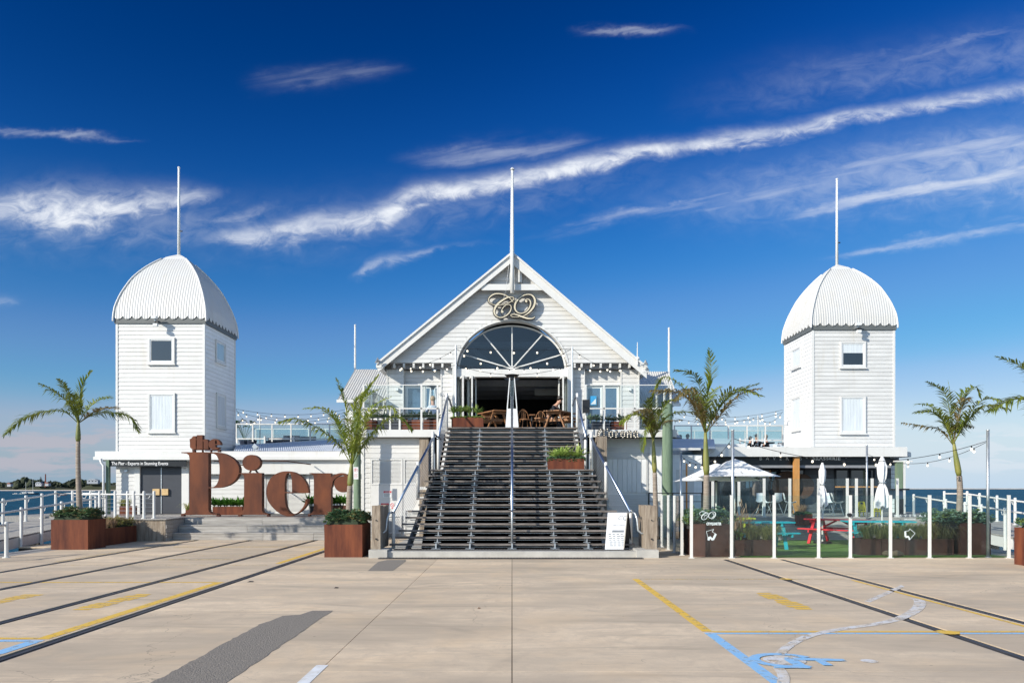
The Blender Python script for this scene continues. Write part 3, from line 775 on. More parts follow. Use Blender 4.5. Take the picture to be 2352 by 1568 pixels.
boat(74, 1134.8, 9.5, 11.6, 'dark hulled moored yacht with the taller mast', NAVY)
boat(37, 1134.5, 5, 0, 'small white motor boat moored left of the two yachts', WHITE, cat='boat')
boat(144, 1137, 5, 0, 'small red and white boat moored between the railing posts', mat('boat_red', (.35, .12, .08), .5), cat='boat')
boat(157, 1134.5, 6, 0, 'white cabin boat moored left of the palm trunk', WHITE, cat='boat')
boat(216, 1129.5, 9, 0, 'distant white launch moored near the right end of the headland', WHITE, cat='boat')

# ---------------------------------------------------------------- plaza
RAILX = [-10.12, -8.4, -6.3, -4.95, 5.0, 6.33]
PX0, PX1, PY1 = -12.3, 12.5, 31.0
mb = MB(); mb.box(PX0, PX1, -14, PY1, -.55, -.035)
plaza = struct(mb, 'plaza', GROOVE)
def slab(x0, x1, y0, y1, m_):
    g = .0042
    MB().box(x0 + g, x1 - g, y0 + g, y1 - g, -.034, 0).build('concrete_slab', m_, plaza)
gw = .085
xs = [PX0, RAILX[0]-gw, RAILX[0]+gw, RAILX[1]-gw, RAILX[1]+gw, RAILX[2]-gw, RAILX[2]+gw, RAILX[3]-gw, RAILX[3]+gw, -1.75, 0.0, RAILX[4]-gw, RAILX[4]+gw, RAILX[5]-gw, RAILX[5]+gw, PX1]
for i in range(len(xs) - 1):
    a, c = xs[i], xs[i+1]
    if c - a < .2: continue
    ys = [-14, 0, 7.2, 16.0, PY1]
    if abs(c + 1.75) < .01: ys = [-14, 0, 10.82, 16.0, PY1]
    for y0, y1 in zip(ys, ys[1:]): slab(a, c, y0, y1, SLAB2 if (i % 3 == 1) else SLAB)
for rx in RAILX:
    yend = 25.0 if rx < 0 else 18.7
    s = 1 if rx < 0 else -1
    MB().box(rx - .045 * s, rx + .022 * s, -14, yend, -.034, -.004).build('rail', STEELR, plaza)
    MB().box(rx + .055 * s, rx + .075 * s, -14, yend, -.034, -.006).build('guard_rail', STEELR, plaza)
    MB().box(rx - gw + .002, rx + gw - .002, -14, yend, -.034, -.011).build('groove_fill', GROOVE, plaza)
    if rx > 0: MB().box(rx - gw, rx + gw, yend, PY1, -.034, -.002).build('concrete_slab', SLAB, plaza)
def paint(x0, x1, y0, y1, m_, name='painted_line', z=.003):
    return MB().add([(x0, y0, z), (x1, y0, z), (x1, y1, z), (x0, y1, z)], [(0, 1, 2, 3)]).build(name, m_, plaza)
# asphalt patches in the slab
def patch(poly, m_, name, z=.003):
    return MB().add([(p[0], p[1], z) for p in poly], [tuple(range(len(poly)))]).build(name, m_, plaza)
jag = random.Random(5)
left = [(-3.07 + jag.uniform(-.016, .016), 4.0 + i * .10) for i in range(58)]
patch([(-2.43 + jag.uniform(-.012, .012), 4.0 + i * .17) for i in range(40)] + [(-2.43, 10.8), (-2.55, 10.79 ), (-2.70, 10.8), (-2.78, 10.45), (-2.98, 10.35), (-3.02, 9.95)] + left[::-1], ASPH, 'asphalt_patch')
patch([(-2.40, 16.02), (-2.42, 18.2), (-2.48, 18.55), (-2.9, 18.5), (-3.02, 18.0), (-2.98, 17.2), (-2.9, 16.02)], ASPH, 'asphalt_patch')
# yellow, blue and white lines
paint(-5.24, -5.09, 8.75, 14.1, YPAINT); paint(-5.24, -5.09, 5.0, 8.68, BPAINT); paint(-5.24, -5.10, 17.6, 24.6, YPAINT)
def hline(y, w_, m_, x0, x1):
    """a line across the plaza, broken where the rails cross it"""
    cuts = sorted([r_ for r_ in RAILX if x0 < r_ < x1])
    a = x0
    for c in cuts + [None]:
        e = x1 if c is None else c - gw - .005
        if e > a: paint(a, e, y, y + w_, m_)
        if c is not None: a = c + gw + .005
hline(14.02, .09, YPAINT, -12.0, -5.25); hline(8.75, .09, YPAINT, -12.0, -5.25); hline(8.60, .10, BPAINT, -12.0, -5.25)
hline(17.2, .08, FYPAINT, -10.0, -5.3); hline(19.6, .10, FYPAINT, -9.6, -5.3); hline(22.6, .09, YPAINT, -9.6, -5.3)
hline(18.5, .16, FYPAINT, -8.0, -6.5)
paint(-10.36, -10.25, 18, 24.6, FYPAINT)
paint(2.20, 2.32, 9.22, 14.6, YPAINT); paint(2.20, 2.32, 4.5, 9.14, BPAINT)
hline(14.52, .08, FYPAINT, 2.32, 6.1); hline(9.17, .075, YPAINT, 2.32, 12.0); hline(9.055, .075, BPAINT, 2.32, 12.0)
paint(6.12, 6.19, 5.0, 14.4, YPAINT)
paint(-1.83, -1.72, 4.5, 7.46, WPAINT)
# hatched faded lettering strips
def hatch(px0, py0, px1, py1, nb, m_=FYPAINT, wd=.32):
    a, c = Vector(G(px0, py0)), Vector(G(px1, py1)); d = (c - a); L = d.length; d.normalize(); nn = Vector((-d.y, d.x))
    for i in range(nb):
        s = L * i / nb; e = s + L / nb * (.80 if i % 3 else .62); q = wd * (.5 if i % 4 else .36)
        p = [a + d*s + nn*q, a + d*s - nn*q, a + d*e - nn*q, a + d*e + nn*q]
        MB().add([(v.x, v.y, .003) for v in p], [(0, 1, 2, 3)]).build('faded_letter', m_, plaza)
hatch(184, 1400, 335, 1363, 9, YPAINT); hatch(-60, 1392, 82, 1364, 8, YPAINT); hatch(1752, 1361, 1852, 1400, 9, YPAINT, .3)
# faded curved arrow
cl_ = crom([G(1790, 1600) + (.12,), G(1800, 1555) + (.12,), G(1786, 1525) + (.12,), G(1800, 1492) + (.12,), G(1850, 1463) + (.13,), G(1920, 1446) + (.14,), G(2010, 1433) + (.15,), G(2068, 1419) + (.17,), G(2106, 1398) + (.18,), G(2112, 1380) + (.18,), G(2095, 1374) + (.1,)], 5)
mb = MB()
for i, p in enumerate(cl_):
    a, c = cl_[max(0, i-1)], cl_[min(len(cl_)-1, i+1)]; d = Vector((c[0]-a[0], c[1]-a[1])).normalized(); q = Vector((-d.y, d.x)) * p[2] * .42
    mb.v += [(p[0]+q.x, p[1]+q.y, .0045), (p[0]-q.x, p[1]-q.y, .0045)]
mb.f = [(2*i, 2*i+1, 2*i+3, 2*i+2) for i in range(len(cl_)-1)]
mb.build('curved_arrow', FPAINT, plaza)
patch([G(1984, 1380), G(2070, 1343), G(2078, 1347), G(1998, 1383)], FPAINT, 'faded_mark')
# wheelchair symbol, its head towards +X
def ring(cx_, cy_, r0, r1, a0, a1, z, m_, name='accessible_symbol', n_=20):
    mb = MB()
    for i in range(n_ + 1):
        a = R(a0 + (a1 - a0) * i / n_)
        mb.v += [(cx_ + r0*math.cos(a), cy_ + r0*math.sin(a), z), (cx_ + r1*math.cos(a), cy_ + r1*math.sin(a), z)]
    mb.f = [(2*i, 2*i+1, 2*i+3, 2*i+2) for i in range(n_)]
    return mb.build(name, m_, plaza)
wx, wy = 2.62, 7.66
ring(wx, wy, .0, .20, 0, 360, .0058, FPAINT, 'faded_mark')
ring(wx, wy, .23, .33, 25, 300, .0072, BPAINT)
ring(3.42, 7.63, .0, .08, 0, 360, .0045, FPAINT, 'faded_mark')
patch([(2.62, 7.66), (3.20, 7.60), (3.20, 7.70), (2.66, 7.78)], BPAINT, 'accessible_symbol', .0086)
patch([(2.62, 7.67), (2.74, 7.67), (2.74, 7.38), (2.62, 7.38)], BPAINT, 'accessible_symbol', .0099)
patch([(2.90, 7.62), (2.99, 7.62), (2.99, 7.42), (2.90, 7.42)], BPAINT, 'accessible_symbol', .0099)
patch([(2.44, 7.40), (2.74, 7.38), (2.74, 7.29), (2.40, 7.31)], BPAINT, 'accessible_symbol', .0112)
ring(5.0, 9.15, 0, .14, 0, 360, .006, YPAINT, 'paint_splash', 7); ring(5.0, 14.55, 0, .12, 0, 360, .006, YPAINT, 'paint_splash', 7)
# small debris
for (px, py, r_) in [(772, 1350, .035), (1100, 1397, .02), (575, 1336, .05)]:
    gx, gy = G(px, py)
    one(MB().add([(gx-r_, gy-r_*.5, .002), (gx+r_, gy-r_*.2, .002), (gx+r_*1.2, gy+r_*.6, .012), (gx-r_*.3, gy+r_*.3, .02)], [(0,1,2,3)]), 'dry_leaf', DRYG if px > 1000 else DARK,
        'pale dry leaf lying on the bare concrete' if px > 1000 else ('dark scrap of litter on the concrete right of the asphalt patch' if px > 700 else 'dark scrap lying beside the left rails'), 'litter')
# timber edging outside the concrete, left and right
for s in (-1, 1):
    xa = PX0 if s < 0 else PX1
    e = struct(MB().box(xa + .01 * s, xa + .75 * s, 6, 22.55, -.5, -.06), 'timber_edge', OLDTIM)
    for i in range(5):
        x0 = xa + s * (.015 + i * .147)
        MB().box(x0, x0 + s * .14, 6, 22.55, -.055, .0).build('edge_plank', GRYTIMY, e)

MB().box(-14.0, PX0, 22.6, 26.6, -.5, -.036).build('plaza_corner', GROOVE, plaza); slab(-14.0, PX0, 22.6, 26.6, SLAB)
# ---------------------------------------------------------------- raised timber decks
DZ = .70
def dz_(y): return min(DZ, max(0.02, .25 + .068 * (y - 22)))
def board_deck(name, x0, x1, y0, y1, m_, pl=.14, label=None):
    d = struct(MB().box(x0, x1, y0 + .01, y1, DZ - .30, DZ - .032), name, GRYTIM, label)
    pm = None; nn = int((y1 - y0) / (pl + .006))
    for i in range(min(nn, 60)):
        y = y0 + i * (pl + .006)
        if pm is None:
            pm = MB().box(x0, x1, y0, y0 + pl, DZ - .03, DZ).build('deck_plank', m_, d)
        else:
            inst(pm, d, (0, y - y0, 0))
    return d
dl = board_deck('left_deck', -14.1, -4.35, 26.55, 33.4, GRYTIM)
struct(MB().box(-17.8, -14.11, 27.6, 33.4, DZ - .2, DZ), 'rear_deck', GRYTIMY)
# wide steps down to the plaza
st = thing('deck_steps', 'wide silvered timber steps below the rusty letter sign', 'steps', (-7.6, 25.6, 0))
for k, (yy, zt) in enumerate(((25.62, .235), (26.08, .468))):
    MB().box(-10.88, -4.35, yy + .03, 26.54, 0.0, zt - .03).build('step_frame', OLDTIM, st)
ends0 = [-10.89, -8.3, -6.4, -4.34]
for k, (yy, zt) in enumerate(((25.6, .235), (26.06, .468), (26.52, .70))):
    ends = [ends0[0], ends0[1] + rr.uniform(-.4, .4), ends0[2] + rr.uniform(-.4, .4), ends0[3]]
    for j in range(2):
        for a2, c2 in zip(ends, ends[1:]):
            MB().box(a2 + .004, c2 - .004, yy - .012 - .004 * j, yy + .028, zt - .232 + j * .102, zt - .134 + j * .10).build('riser_board', GRYTIM, st)
    for j in range(3):
        if k < 2:
            for a, c in zip(ends, ends[1:]):
                MB().box(a + .004, c - .004, yy - .03 + j * .158, yy - .03 + j * .158 + .15, zt - .028, zt).build('tread_board', GRYTIM, st)
# side platform that shades the steps
pf = struct(MB().box(-14.1, -10.92, 25.1, 26.54, 0, DZ - .03), 'side_platform', OLDTIM)
for i in range(9): MB().box(-14.1, -10.88, 25.05 + i * .163, 25.05 + i * .163 + .155, DZ - .028, DZ).build('deck_plank', GRYTIM, pf)
bk = thing('timber_block_wall', 'stacked silvered timber pier at the left end of the steps', 'timber wall', (-11.0, 25.1, 0))
for i in range(5):
    MB().box(-11.32 - .01 * (i % 2), -10.90 + .012 * (i % 2), 25.12 - .01 * (i % 2), 26.5, i * .132, i * .132 + .125).build('timber_course', GRYTIM, bk)

# walkways with railings
def railing(name, label, posts, rails, posth, group=None, wires=0, r=.045, wall_r=.03, base=None, brackets=False):
    """posts: (x, y, z) feet; rails: list of heights"""
    t = thing(name, label, 'railing', posts[0], group)
    for i, p in enumerate(posts):
        MB().tube([(p[0], p[1], p[2] - (base or 0)), (p[0], p[1], p[2] + posth - .02), (p[0], p[1], p[2] + posth)], [r, r, r * .7], 10).build('post', WHITE, t, smooth=False)
        if not base: MB().tube([(p[0], p[1], p[2]), (p[0], p[1], p[2] + .018)], r * 1.9, 10).build('base_plate', WHITE, t)
    for h in rails:
        MB().tube([(p[0], p[1], p[2] + h) for p in posts], wall_r, 8).build('rail', WHITE, t, smooth=True)
    for k in range(wires):
        h = .12 + (rails[0] - .15) * k / max(1, wires)
        MB().tube([(p[0], p[1], p[2] + h) for p in posts], .006, 4).build('wire', GALV, t)
    if brackets:
        for p, q in zip(posts, posts[1:]):
            d = (Vector(q) - Vector(p)).normalized(); z0 = p[2] + rails[0]
            MB().tube([(p[0] + d.x * .05, p[1] + d.y * .05, z0 - .12), (p[0] + d.x * .14, p[1] + d.y * .14, z0 - .12), (p[0] + d.x * .18, p[1] + d.y * .18, z0 - .03)], .012, 6).build('bracket', WHITE, t)
    return t
for s in (-1, 1):
    side = 'left' if s < 0 else 'right'
    wk = thing('walkway', 'sloping timber walkway over the water at the %s edge' % side, 'walkway', (s * 15.2, 16, 0))
    wk['kind'] = 'structure'
    xa, xb = (14.22, 16.4)
    prof = [(y, dz_(y)) for y in (13, 16, 18.5, 20, 22, 24, 26, 28.6, 31.5)]
    poly = [(y, z - .035) for y, z in prof] + [(y, z - .22) for y, z in prof[::-1]]
    fixn(MB().prismx(poly, min(s * xa, s * xb), max(s * xa, s * xb)).build('walkway_frame', OLDTIM, wk))
    poly = [(y, z - .045) for y, z in prof] + [(y, z - .33) for y, z in prof[::-1]]
    fixn(MB().prismx(poly, min(s * 14.08, s * 14.21), max(s * 14.08, s * 14.21)).build('white_edge_beam', WHITE, wk))
    y = 13.0; i = 0
    while y < 28.5:
        z0, z1 = dz_(y), dz_(y + .15)
        if i % 1 == 0:
            mbp = MB(); x0_, x1_ = s * 14.1, s * 16.45
            if x0_ > x1_: x0_, x1_ = x1_, x0_
            mbp.add([(x0_, y, z0 - .03), (x1_, y, z0 - .03), (x1_, y + .148, z1 - .03), (x0_, y + .148, z1 - .03), (x0_, y, z0), (x1_, y, z0), (x1_, y + .148, z1), (x0_, y + .148, z1)],
                    [(0,3,2,1),(4,5,6,7),(0,1,5,4),(1,2,6,5),(2,3,7,6),(3,0,4,7)])
            mbp.build('walkway_plank', GRYTIM, wk)
        y += .156; i += 1
    for yy in (15, 18, 21, 24, 27, 30):
        for xx in (14.5, 16.1):
            MB().tube([(s * xx, yy, -6), (s * xx, yy, dz_(yy) - .22)], .16, 8).build('pile', OLDTIM, wk)
    ny = [16.4, 18.0, 19.6, 21.2, 22.77, 23.76, 24.8, 25.8, 26.85, 27.5] if s < 0 else [16.4, 18.0, 19.6, 21.2, 22.65, 23.8, 24.65, 25.75, 26.8, 27.8]
    railing('walkway_railing', 'white post and rail beside the inner edge of the %s walkway' % side, [(s * 14.02, y, dz_(y)) for y in ny], [.74], .82, 'white walkway railings', base=.45, brackets=True)
    fy = [18, 19.6, 21.2, 22.8, 24.2, 25.3, 26.55, 27.5] if s < 0 else [18, 19.6, 21.2, 22.8, 24.4, 25.6, 26.6, 27.65]
    fp = [(s * (16.15 + .03 * max(0, y - 25)), y, dz_(y)) for y in fy]
    fp += ([(-17.7, 30.9, DZ), (-17.1, 31.0, DZ), (-16.4, 31.0, DZ), (-15.8, 31.0, DZ)] if s < 0 else [(16.4, 28.7, DZ), (15.9, 29.3, DZ)])
    railing('walkway_railing', 'white post and rail along the seaward edge of the %s walkway' % side, fp, [.77], .87, 'white walkway railings', brackets=True)
railing('deck_railing', 'white railing with wires in front of the left tower doors', [(-13.9, 25.7, DZ), (-13.3, 25.7, DZ), (-12.8, 25.7, DZ), (-12.4, 25.7, DZ), (-12.1, 25.5, DZ), (-11.78, 25.5, DZ), (-11.5, 25.6, DZ)], [.77], .88, wires=5, brackets=True)
railing('edge_railing', 'short white railing post at the far left edge of the plaza', [(-12.12, 19.1, 0), (-12.35, 17.5, 0)], [.78], .86)
# rough timber at the pier's flank
struct(MB().box(-12.9, 12.9, -14, 30.9, -2.0, -.56), 'pier_base', OLDTIM)
# ================================================================ palms and plants
def frond(mb, ctrl, rng, nleaf=42, L=.42, wd=.035, spread=.8, droop=.4, rad=.014, up=0.0):
    nleaf = int(nleaf * 1.3); L = L * 1.2
    pts = [Vector(p) for p in crom([tuple(c) for c in ctrl], 6)]
    mb.tube(pts, [rad * (1 - .85 * i / (len(pts) - 1)) for i in range(len(pts))], 5)
    # arc length
    cum = [0]
    for a, b_ in zip(pts, pts[1:]): cum.append(cum[-1] + (b_ - a).length)
    T = cum[-1]
    def at(s):
        for i in range(len(cum) - 1):
            if cum[i+1] >= s:
                k = (s - cum[i]) / max(1e-6, cum[i+1] - cum[i]); return pts[i].lerp(pts[i+1], k), (pts[i+1] - pts[i]).normalized()
        return pts[-1], (pts[-1] - pts[-2]).normalized()
    for k in range(nleaf):
        s = T * (.14 + .86 * (k + rng.uniform(-.3, .3)) / nleaf)
        p, d = at(min(max(s, 0), T * .999))
        t_ = s / T
        sidev = d.cross(Vector((0, 0, 1)))
        if sidev.length < .15: sidev = Vector((1, 0, 0))
        sidev.normalize(); upv = sidev.cross(d).normalized()
        ll = L * (math.sin(math.pi * min(1, .12 + t_ * .86)) ** .6) * (1.0 - .25 * t_)
        for sg in (-1, 1):
            if rng.random() < .07: continue
            l2 = ll * rng.uniform(.75, 1.12)
            dirv = (d * rng.uniform(.55, .95) + sidev * sg * spread * rng.uniform(.7, 1.1) + upv * rng.uniform(-.05, .5) + Vector((0, 0, up))).normalized()
            dr = droop * rng.uniform(.5, 1.5)
            q1 = p + dirv * l2 * .5 - Vector((0, 0, dr * l2 * .12))
            q2 = p + dirv * l2 * .93 - Vector((0, 0, dr * l2 * .62))
            wv_ = dirv.cross(Vector((0, 0, 1)) + sidev * .3 * sg + d * rng.uniform(-.4, .4)).normalized() * wd * .5
            k0 = len(mb.v)
            mb.v += [tuple(p - wv_ * .5), tuple(p + wv_ * .5), tuple(q1 + wv_), tuple(q1 - wv_), tuple(q2)]
            mb.f += [(k0, k0+1, k0+2, k0+3), (k0+3, k0+2, k0+4)]
def palm(label, foot, crown, fronds, seed, r0=.085, group='palm trees in corten planters', shaftlen=.62, bend=0.0):
    """foot, crown: 3d points; fronds: (list of control offsets in x,z metres + y, material, options)"""
    rng = random.Random(seed); r0 *= .86
    foot, crown = Vector(foot), Vector(crown)
    t = thing('palm_tree', label, 'palm tree', foot, group)
    d = crown - foot; H = d.length
    pts = []; rs = []
    n_ = 14
    for i in range(n_ + 1):
        s = i / n_ * (1 - shaftlen / H)
        pts.append(foot + d * s + Vector((bend * math.sin(math.pi * s), 0, 0))); rs.append(r0 * (1.18 - .42 * s + .18 * math.exp(-s * 12)))
    MB().tube(pts, rs, 12).build('trunk', TRUNK, t, smooth=True)
    top = pts[-1]; e = crown - top
    MB().tube([top, top + e * .12, top + e * .35, top + e * .7, crown + Vector((0, 0, .06))], [r0 * .78, r0 * 1.05, r0 * 1.0, r0 * .68, r0 * .35], 12).build('crownshaft', SHAFT, t, smooth=True)
    ring_ = MB()
    for i in range(1, 26):
        s = i / 26.0 * (1 - shaftlen / H); c = foot + d * s + Vector((bend * math.sin(math.pi * s), 0, 0)); rr_ = r0 * (1.18 - .42 * s + .18 * math.exp(-s * 12)) + .0035
        ring_.tube([c, c + Vector((0, 0, .012))], rr_, 12)
    ring_.build('leaf_scars', TRUNK, t, smooth=True)
    for fr in fronds:
        ctrl, mt, kw = fr
        c = [crown + Vector((0, 0, -.12))] + [crown + Vector(o) for o in ctrl]
        mbf = MB(); frond(mbf, c, rng, **kw); mbf.build('frond', mt, t)
    return t
def fpx(Y, cpx, cpy, *pts):
    """frond control points from offsets seen at distance Y: (px, py, dy)"""
    return [((p[0] - cpx) * Y / F, p[2], (cpy - p[1]) * Y / F) for p in pts]

def leaf_cluster(mb, c, rng, n, L, wd, up=.5, curl=.3, spread=1.0, two=True):
    """rosette of pointed leaves from a centre"""
    c = Vector(c)
    for i in range(n):
        a = 2.39996 * i + rng.uniform(-.3, .3); el = up * rng.uniform(.35, 1.35) * (1 + .3 * (i / n))
        d = Vector((math.cos(a) * math.cos(el), math.sin(a) * math.cos(el), math.sin(el)))
        l2 = L * rng.uniform(.7, 1.1); sv = d.cross(Vector((0, 0, 1))).normalized() * wd * .5
        q1 = c + d * l2 * .5; q2 = c + d * l2 + Vector((0, 0, -curl * l2 * rng.uniform(.2, 1.0)))
        k = len(mb.v); dip = Vector((0, 0, -wd * .25))
        mb.v += [tuple(c - sv * .45), tuple(c + sv * .45), tuple(q1 + sv), tuple(q1 + dip), tuple(q1 - sv), tuple(q2)]
        mb.f += [(k, k+1, k+2, k+3), (k, k+3, k+4), (k+3, k+2, k+5), (k+4, k+3, k+5)]
def shrub(name, label, cat, x0, x1, y0, y1, z0, h, m_, seed, dens=260, leaf=.06, wd=.025, group=None, over=.05, m2=None):
    """low mass of small leafy rosettes filling a planter"""
    rng = random.Random(seed)
    t = thing(name, label, cat, ((x0+x1)/2, (y0+y1)/2, z0), group)
    A = (x1-x0+2*over) * (y1-y0+2*over); n_ = int(dens * A * 1.9)
    def top(x, y):
        e = max(0, min(1, min(x - x0 + over, x1 + over - x, y - y0 + over, y1 + over - y) / .20))
        return h * (.45 + .55 * math.sqrt(e)) * (.88 + .42 * mnoise.noise((x * 4.1, y * 4.1, seed)) + .22 * mnoise.noise((x * 11, y * 11, seed)))
    core = MB(); N = 10
    for i in range(N + 1):
        for j in range(N + 1):
            x = x0 + (x1-x0)*i/N; y = y0 + (y1-y0)*j/N
            core.v.append((x, y, z0 + (top(x, y) * .72 if 0 < i < N and 0 < j < N else -.02)))
    core.f = [(i*(N+1)+j, (i+1)*(N+1)+j, (i+1)*(N+1)+j+1, i*(N+1)+j+1) for i in range(N) for j in range(N)]
    core.build('foliage_core', mat('dark_foliage_core', (.025, .04, .02), .9), t)  # solid dark green core that fills the gaps between the leaves
    mbs = [MB(), MB()]
    for i in range(n_):
        x = rng.uniform(x0-over, x1+over); y = rng.uniform(y0-over, y1+over)
        z = z0 + max(.0, top(x, y) * rng.uniform(.6, 1.0)) - (over * 1.2 * rng.random() if (x < x0 or x > x1 or y < y0) else 0)
        leaf_cluster(mbs[1 if rng.random() < .28 else 0], (x, y, z), rng, 7, leaf * rng.uniform(.7, 1.3), wd * 1.3, .7, .3)
    mbs[0].build('foliage', m_, t)['kind'] = 'stuff'
    if m2: mbs[1].build('flower_tips', m2, t)['kind'] = 'stuff'
    else: mbs[1].build('foliage', m_, t)['kind'] = 'stuff'
    # soil
    MB().box(x0+.03, x1-.03, y0+.03, y1-.03, z0-.12, z0-.015).build('soil', GROOVE, t)
    return t
def agaves(name, label, cat, spots, L, m_, seed, n_=26, wd=.06, group=None, up=.55, stem=.1):
    rng = random.Random(seed)
    t = thing(name, label, cat, spots[0], group)
    for (x, y, z) in spots:
        mb = MB()
        k = rng.uniform(.85, 1.15)
        mb.tube([(x, y, z - .02), (x, y, z + stem * k)], .022, 6)
        leaf_cluster(mb, (x, y, z + stem * k), rng, n_, L * k, wd, up, .35)
        leaf_cluster(mb, (x, y, z + stem * k + .03), rng, n_ // 2, L * k * .6, wd * .8, 1.15, .05)
        mb.build('rosette', m_, t)
    return t
def tussock(label, cat, spots, L, m_, seed, n_=90, group=None, wd=.010, lean=.9, m2=None, heads=0, name='grass_tussock'):
    rng = random.Random(seed)
    t = thing(name, label, cat, spots[0], group)
    for (x, y, z) in spots:
        mb = MB(); mh = MB()
        for i in range(n_):
            a = rng.uniform(0, 2 * math.pi); ln = rng.uniform(.15, lean); l2 = L * rng.uniform(.6, 1.15)
            d = Vector((math.cos(a), math.sin(a), 0)); p = Vector((x, y, z)) + d * rng.uniform(0, .06)
            sv = Vector((-d.y, d.x, 0)) * wd * .5
            pts = [p, p + d * l2 * ln * .22 + Vector((0, 0, l2 * .45)), p + d * l2 * ln * .62 + Vector((0, 0, l2 * (.72 - .18 * ln))), p + d * l2 * ln * 1.05 + Vector((0, 0, l2 * (.78 - .62 * ln)))]
            k = len(mb.v)
            for j, q in enumerate(pts[:3]): mb.v += [tuple(q - sv * (1 - j * .2)), tuple(q + sv * (1 - j * .2))]
            mb.v.append(tuple(pts[3])); mb.f += [(k, k+1, k+3, k+2), (k+2, k+3, k+5, k+4), (k+4, k+5, k+6)]
            if heads and i % 7 == 0 and i < heads * 7:
                tip = p + d * l2 * .35 + Vector((0, 0, l2 * 1.15)); mh.tube([p, p + d * l2 * .12 + Vector((0, 0, l2 * .7)), tip - Vector((0, 0, .12))], .004, 4)
                mh.tube([tip - Vector((0, 0, .14)), tip - Vector((0, 0, .07)) + d * .02, tip + d * .06], [.008, .016, .003], 5)
        mb.build('tussock', m_, t)
        if heads: mh.build('seed_head', m2 or DRYG, t)
    return t
def planter(label, x0, x1, y0, y1, z0, h, m_=None, group='rusted corten planters', wall=.03, feet=False):
    t = thing('planter_box', label, 'planter', ((x0+x1)/2, (y0+y1)/2, z0), group)
    mb = MB(); m_ = m_ or RUST
    zb = z0 + (.02 if feet else 0.0)
    mb.box(x0, x1, y0, y0+wall, zb, z0+h); mb.box(x0, x1, y1-wall, y1, zb, z0+h)
    mb.box(x0, x0+wall, y0+wall+.001, y1-wall-.001, zb, z0+h-.001); mb.box(x1-wall, x1, y0+wall+.001, y1-wall-.001, zb, z0+h-.001)
    mb.box(x0+wall+.001, x1-wall-.001, y0+wall+.001, y1-wall-.001, zb+.02, z0+.06)
    mb.build('box', m_, t)
    MB().box(x0+wall+.002, x1-wall-.002, y0+wall+.002, y1-wall-.002, z0+h-.13, z0+h-.06).build('soil', GROOVE, t)
    return t

# --- left front planter with the first palm
planter('large square corten planter at the left edge beside the walkway', X(117, 21.6), X(202, 21.6), 21.6, 22.55, 0, .81)
shrub('succulent_bed', 'green succulent mound round the leftmost palm trunk', 'plants', X(117, 21.6)+.02, X(202, 21.6)-.02, 21.62, 22.5, .79, .34, SUCC, 11, dens=340, leaf=.08, m2=leafm('pale_flower_tips', (.20, .19, .07), (.33, .28, .14), .2))
Yp = 22.05
palm('leftmost palm tree with drooping side fronds before the white tower', (X(184, Yp), Yp, .75), (X(180, Yp), Yp, Z(962, Yp)), [
    (fpx(Yp, 180, 962, (150, 945, -.1), (105, 948, -.2), (60, 965, -.2), (24, 1002, -.3)), FROND, dict(L=.42, nleaf=46, droop=.8)),
    (fpx(Yp, 180, 962, (212, 950, .1), (250, 945, .2), (285, 955, .3), (308, 990, .3)), FROND, dict(L=.42, nleaf=46, droop=.8)),
    (fpx(Yp, 180, 962, (225, 946, -.2), (270, 940, -.5), (312, 946, -.9)), FRONDB, dict(L=.30, nleaf=34, droop=.5)),
    (fpx(Yp, 180, 962, (168, 930, -.2), (150, 905, -.5), (128, 888, -.8)), FROND, dict(L=.40, nleaf=36, droop=.9)),
    (fpx(Yp, 180, 962, (165, 935, .2), (142, 915, .6), (118, 918, .9)), FROND, dict(L=.40, nleaf=36, droop=.9)),
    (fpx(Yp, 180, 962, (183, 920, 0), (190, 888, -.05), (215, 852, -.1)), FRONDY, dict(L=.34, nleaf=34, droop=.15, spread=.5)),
    (fpx(Yp, 180, 962, (178, 925, -.3), (174, 895, -.6), (176, 880, -.9)), FROND, dict(L=.36, nleaf=34, droop=.5)),
    (fpx(Yp, 180, 962, (190, 935, -.4), (205, 915, -.8), (205, 928, -1.2)), FROND, dict(L=.34, nleaf=32, droop=.7)),
    (fpx(Yp, 180, 962, (188, 930, .4), (200, 905, .9), (200, 900, 1.4)), FROND, dict(L=.34, nleaf=32, droop=.5)),
], 21, .075, bend=-.03)
planter('low corten planter with dry grass behind the left square planter', -12.95, -11.78, 23.0, 25.0, 0, .50)
tussock('reddish dry grass and shrubs in the low planter at the left', 'grass plant', [(-12.75 + .38 * (i % 3), 23.2 + i * .15, .44) for i in range(12)], .50, DRYG, 5, 90, wd=.012)
shrub('low_shrub', 'olive green shrub at the right end of the low planter', 'plants', -12.6, -11.83, 24.0, 24.95, .46, .30, GRASSM, 12, dens=200, leaf=.08)

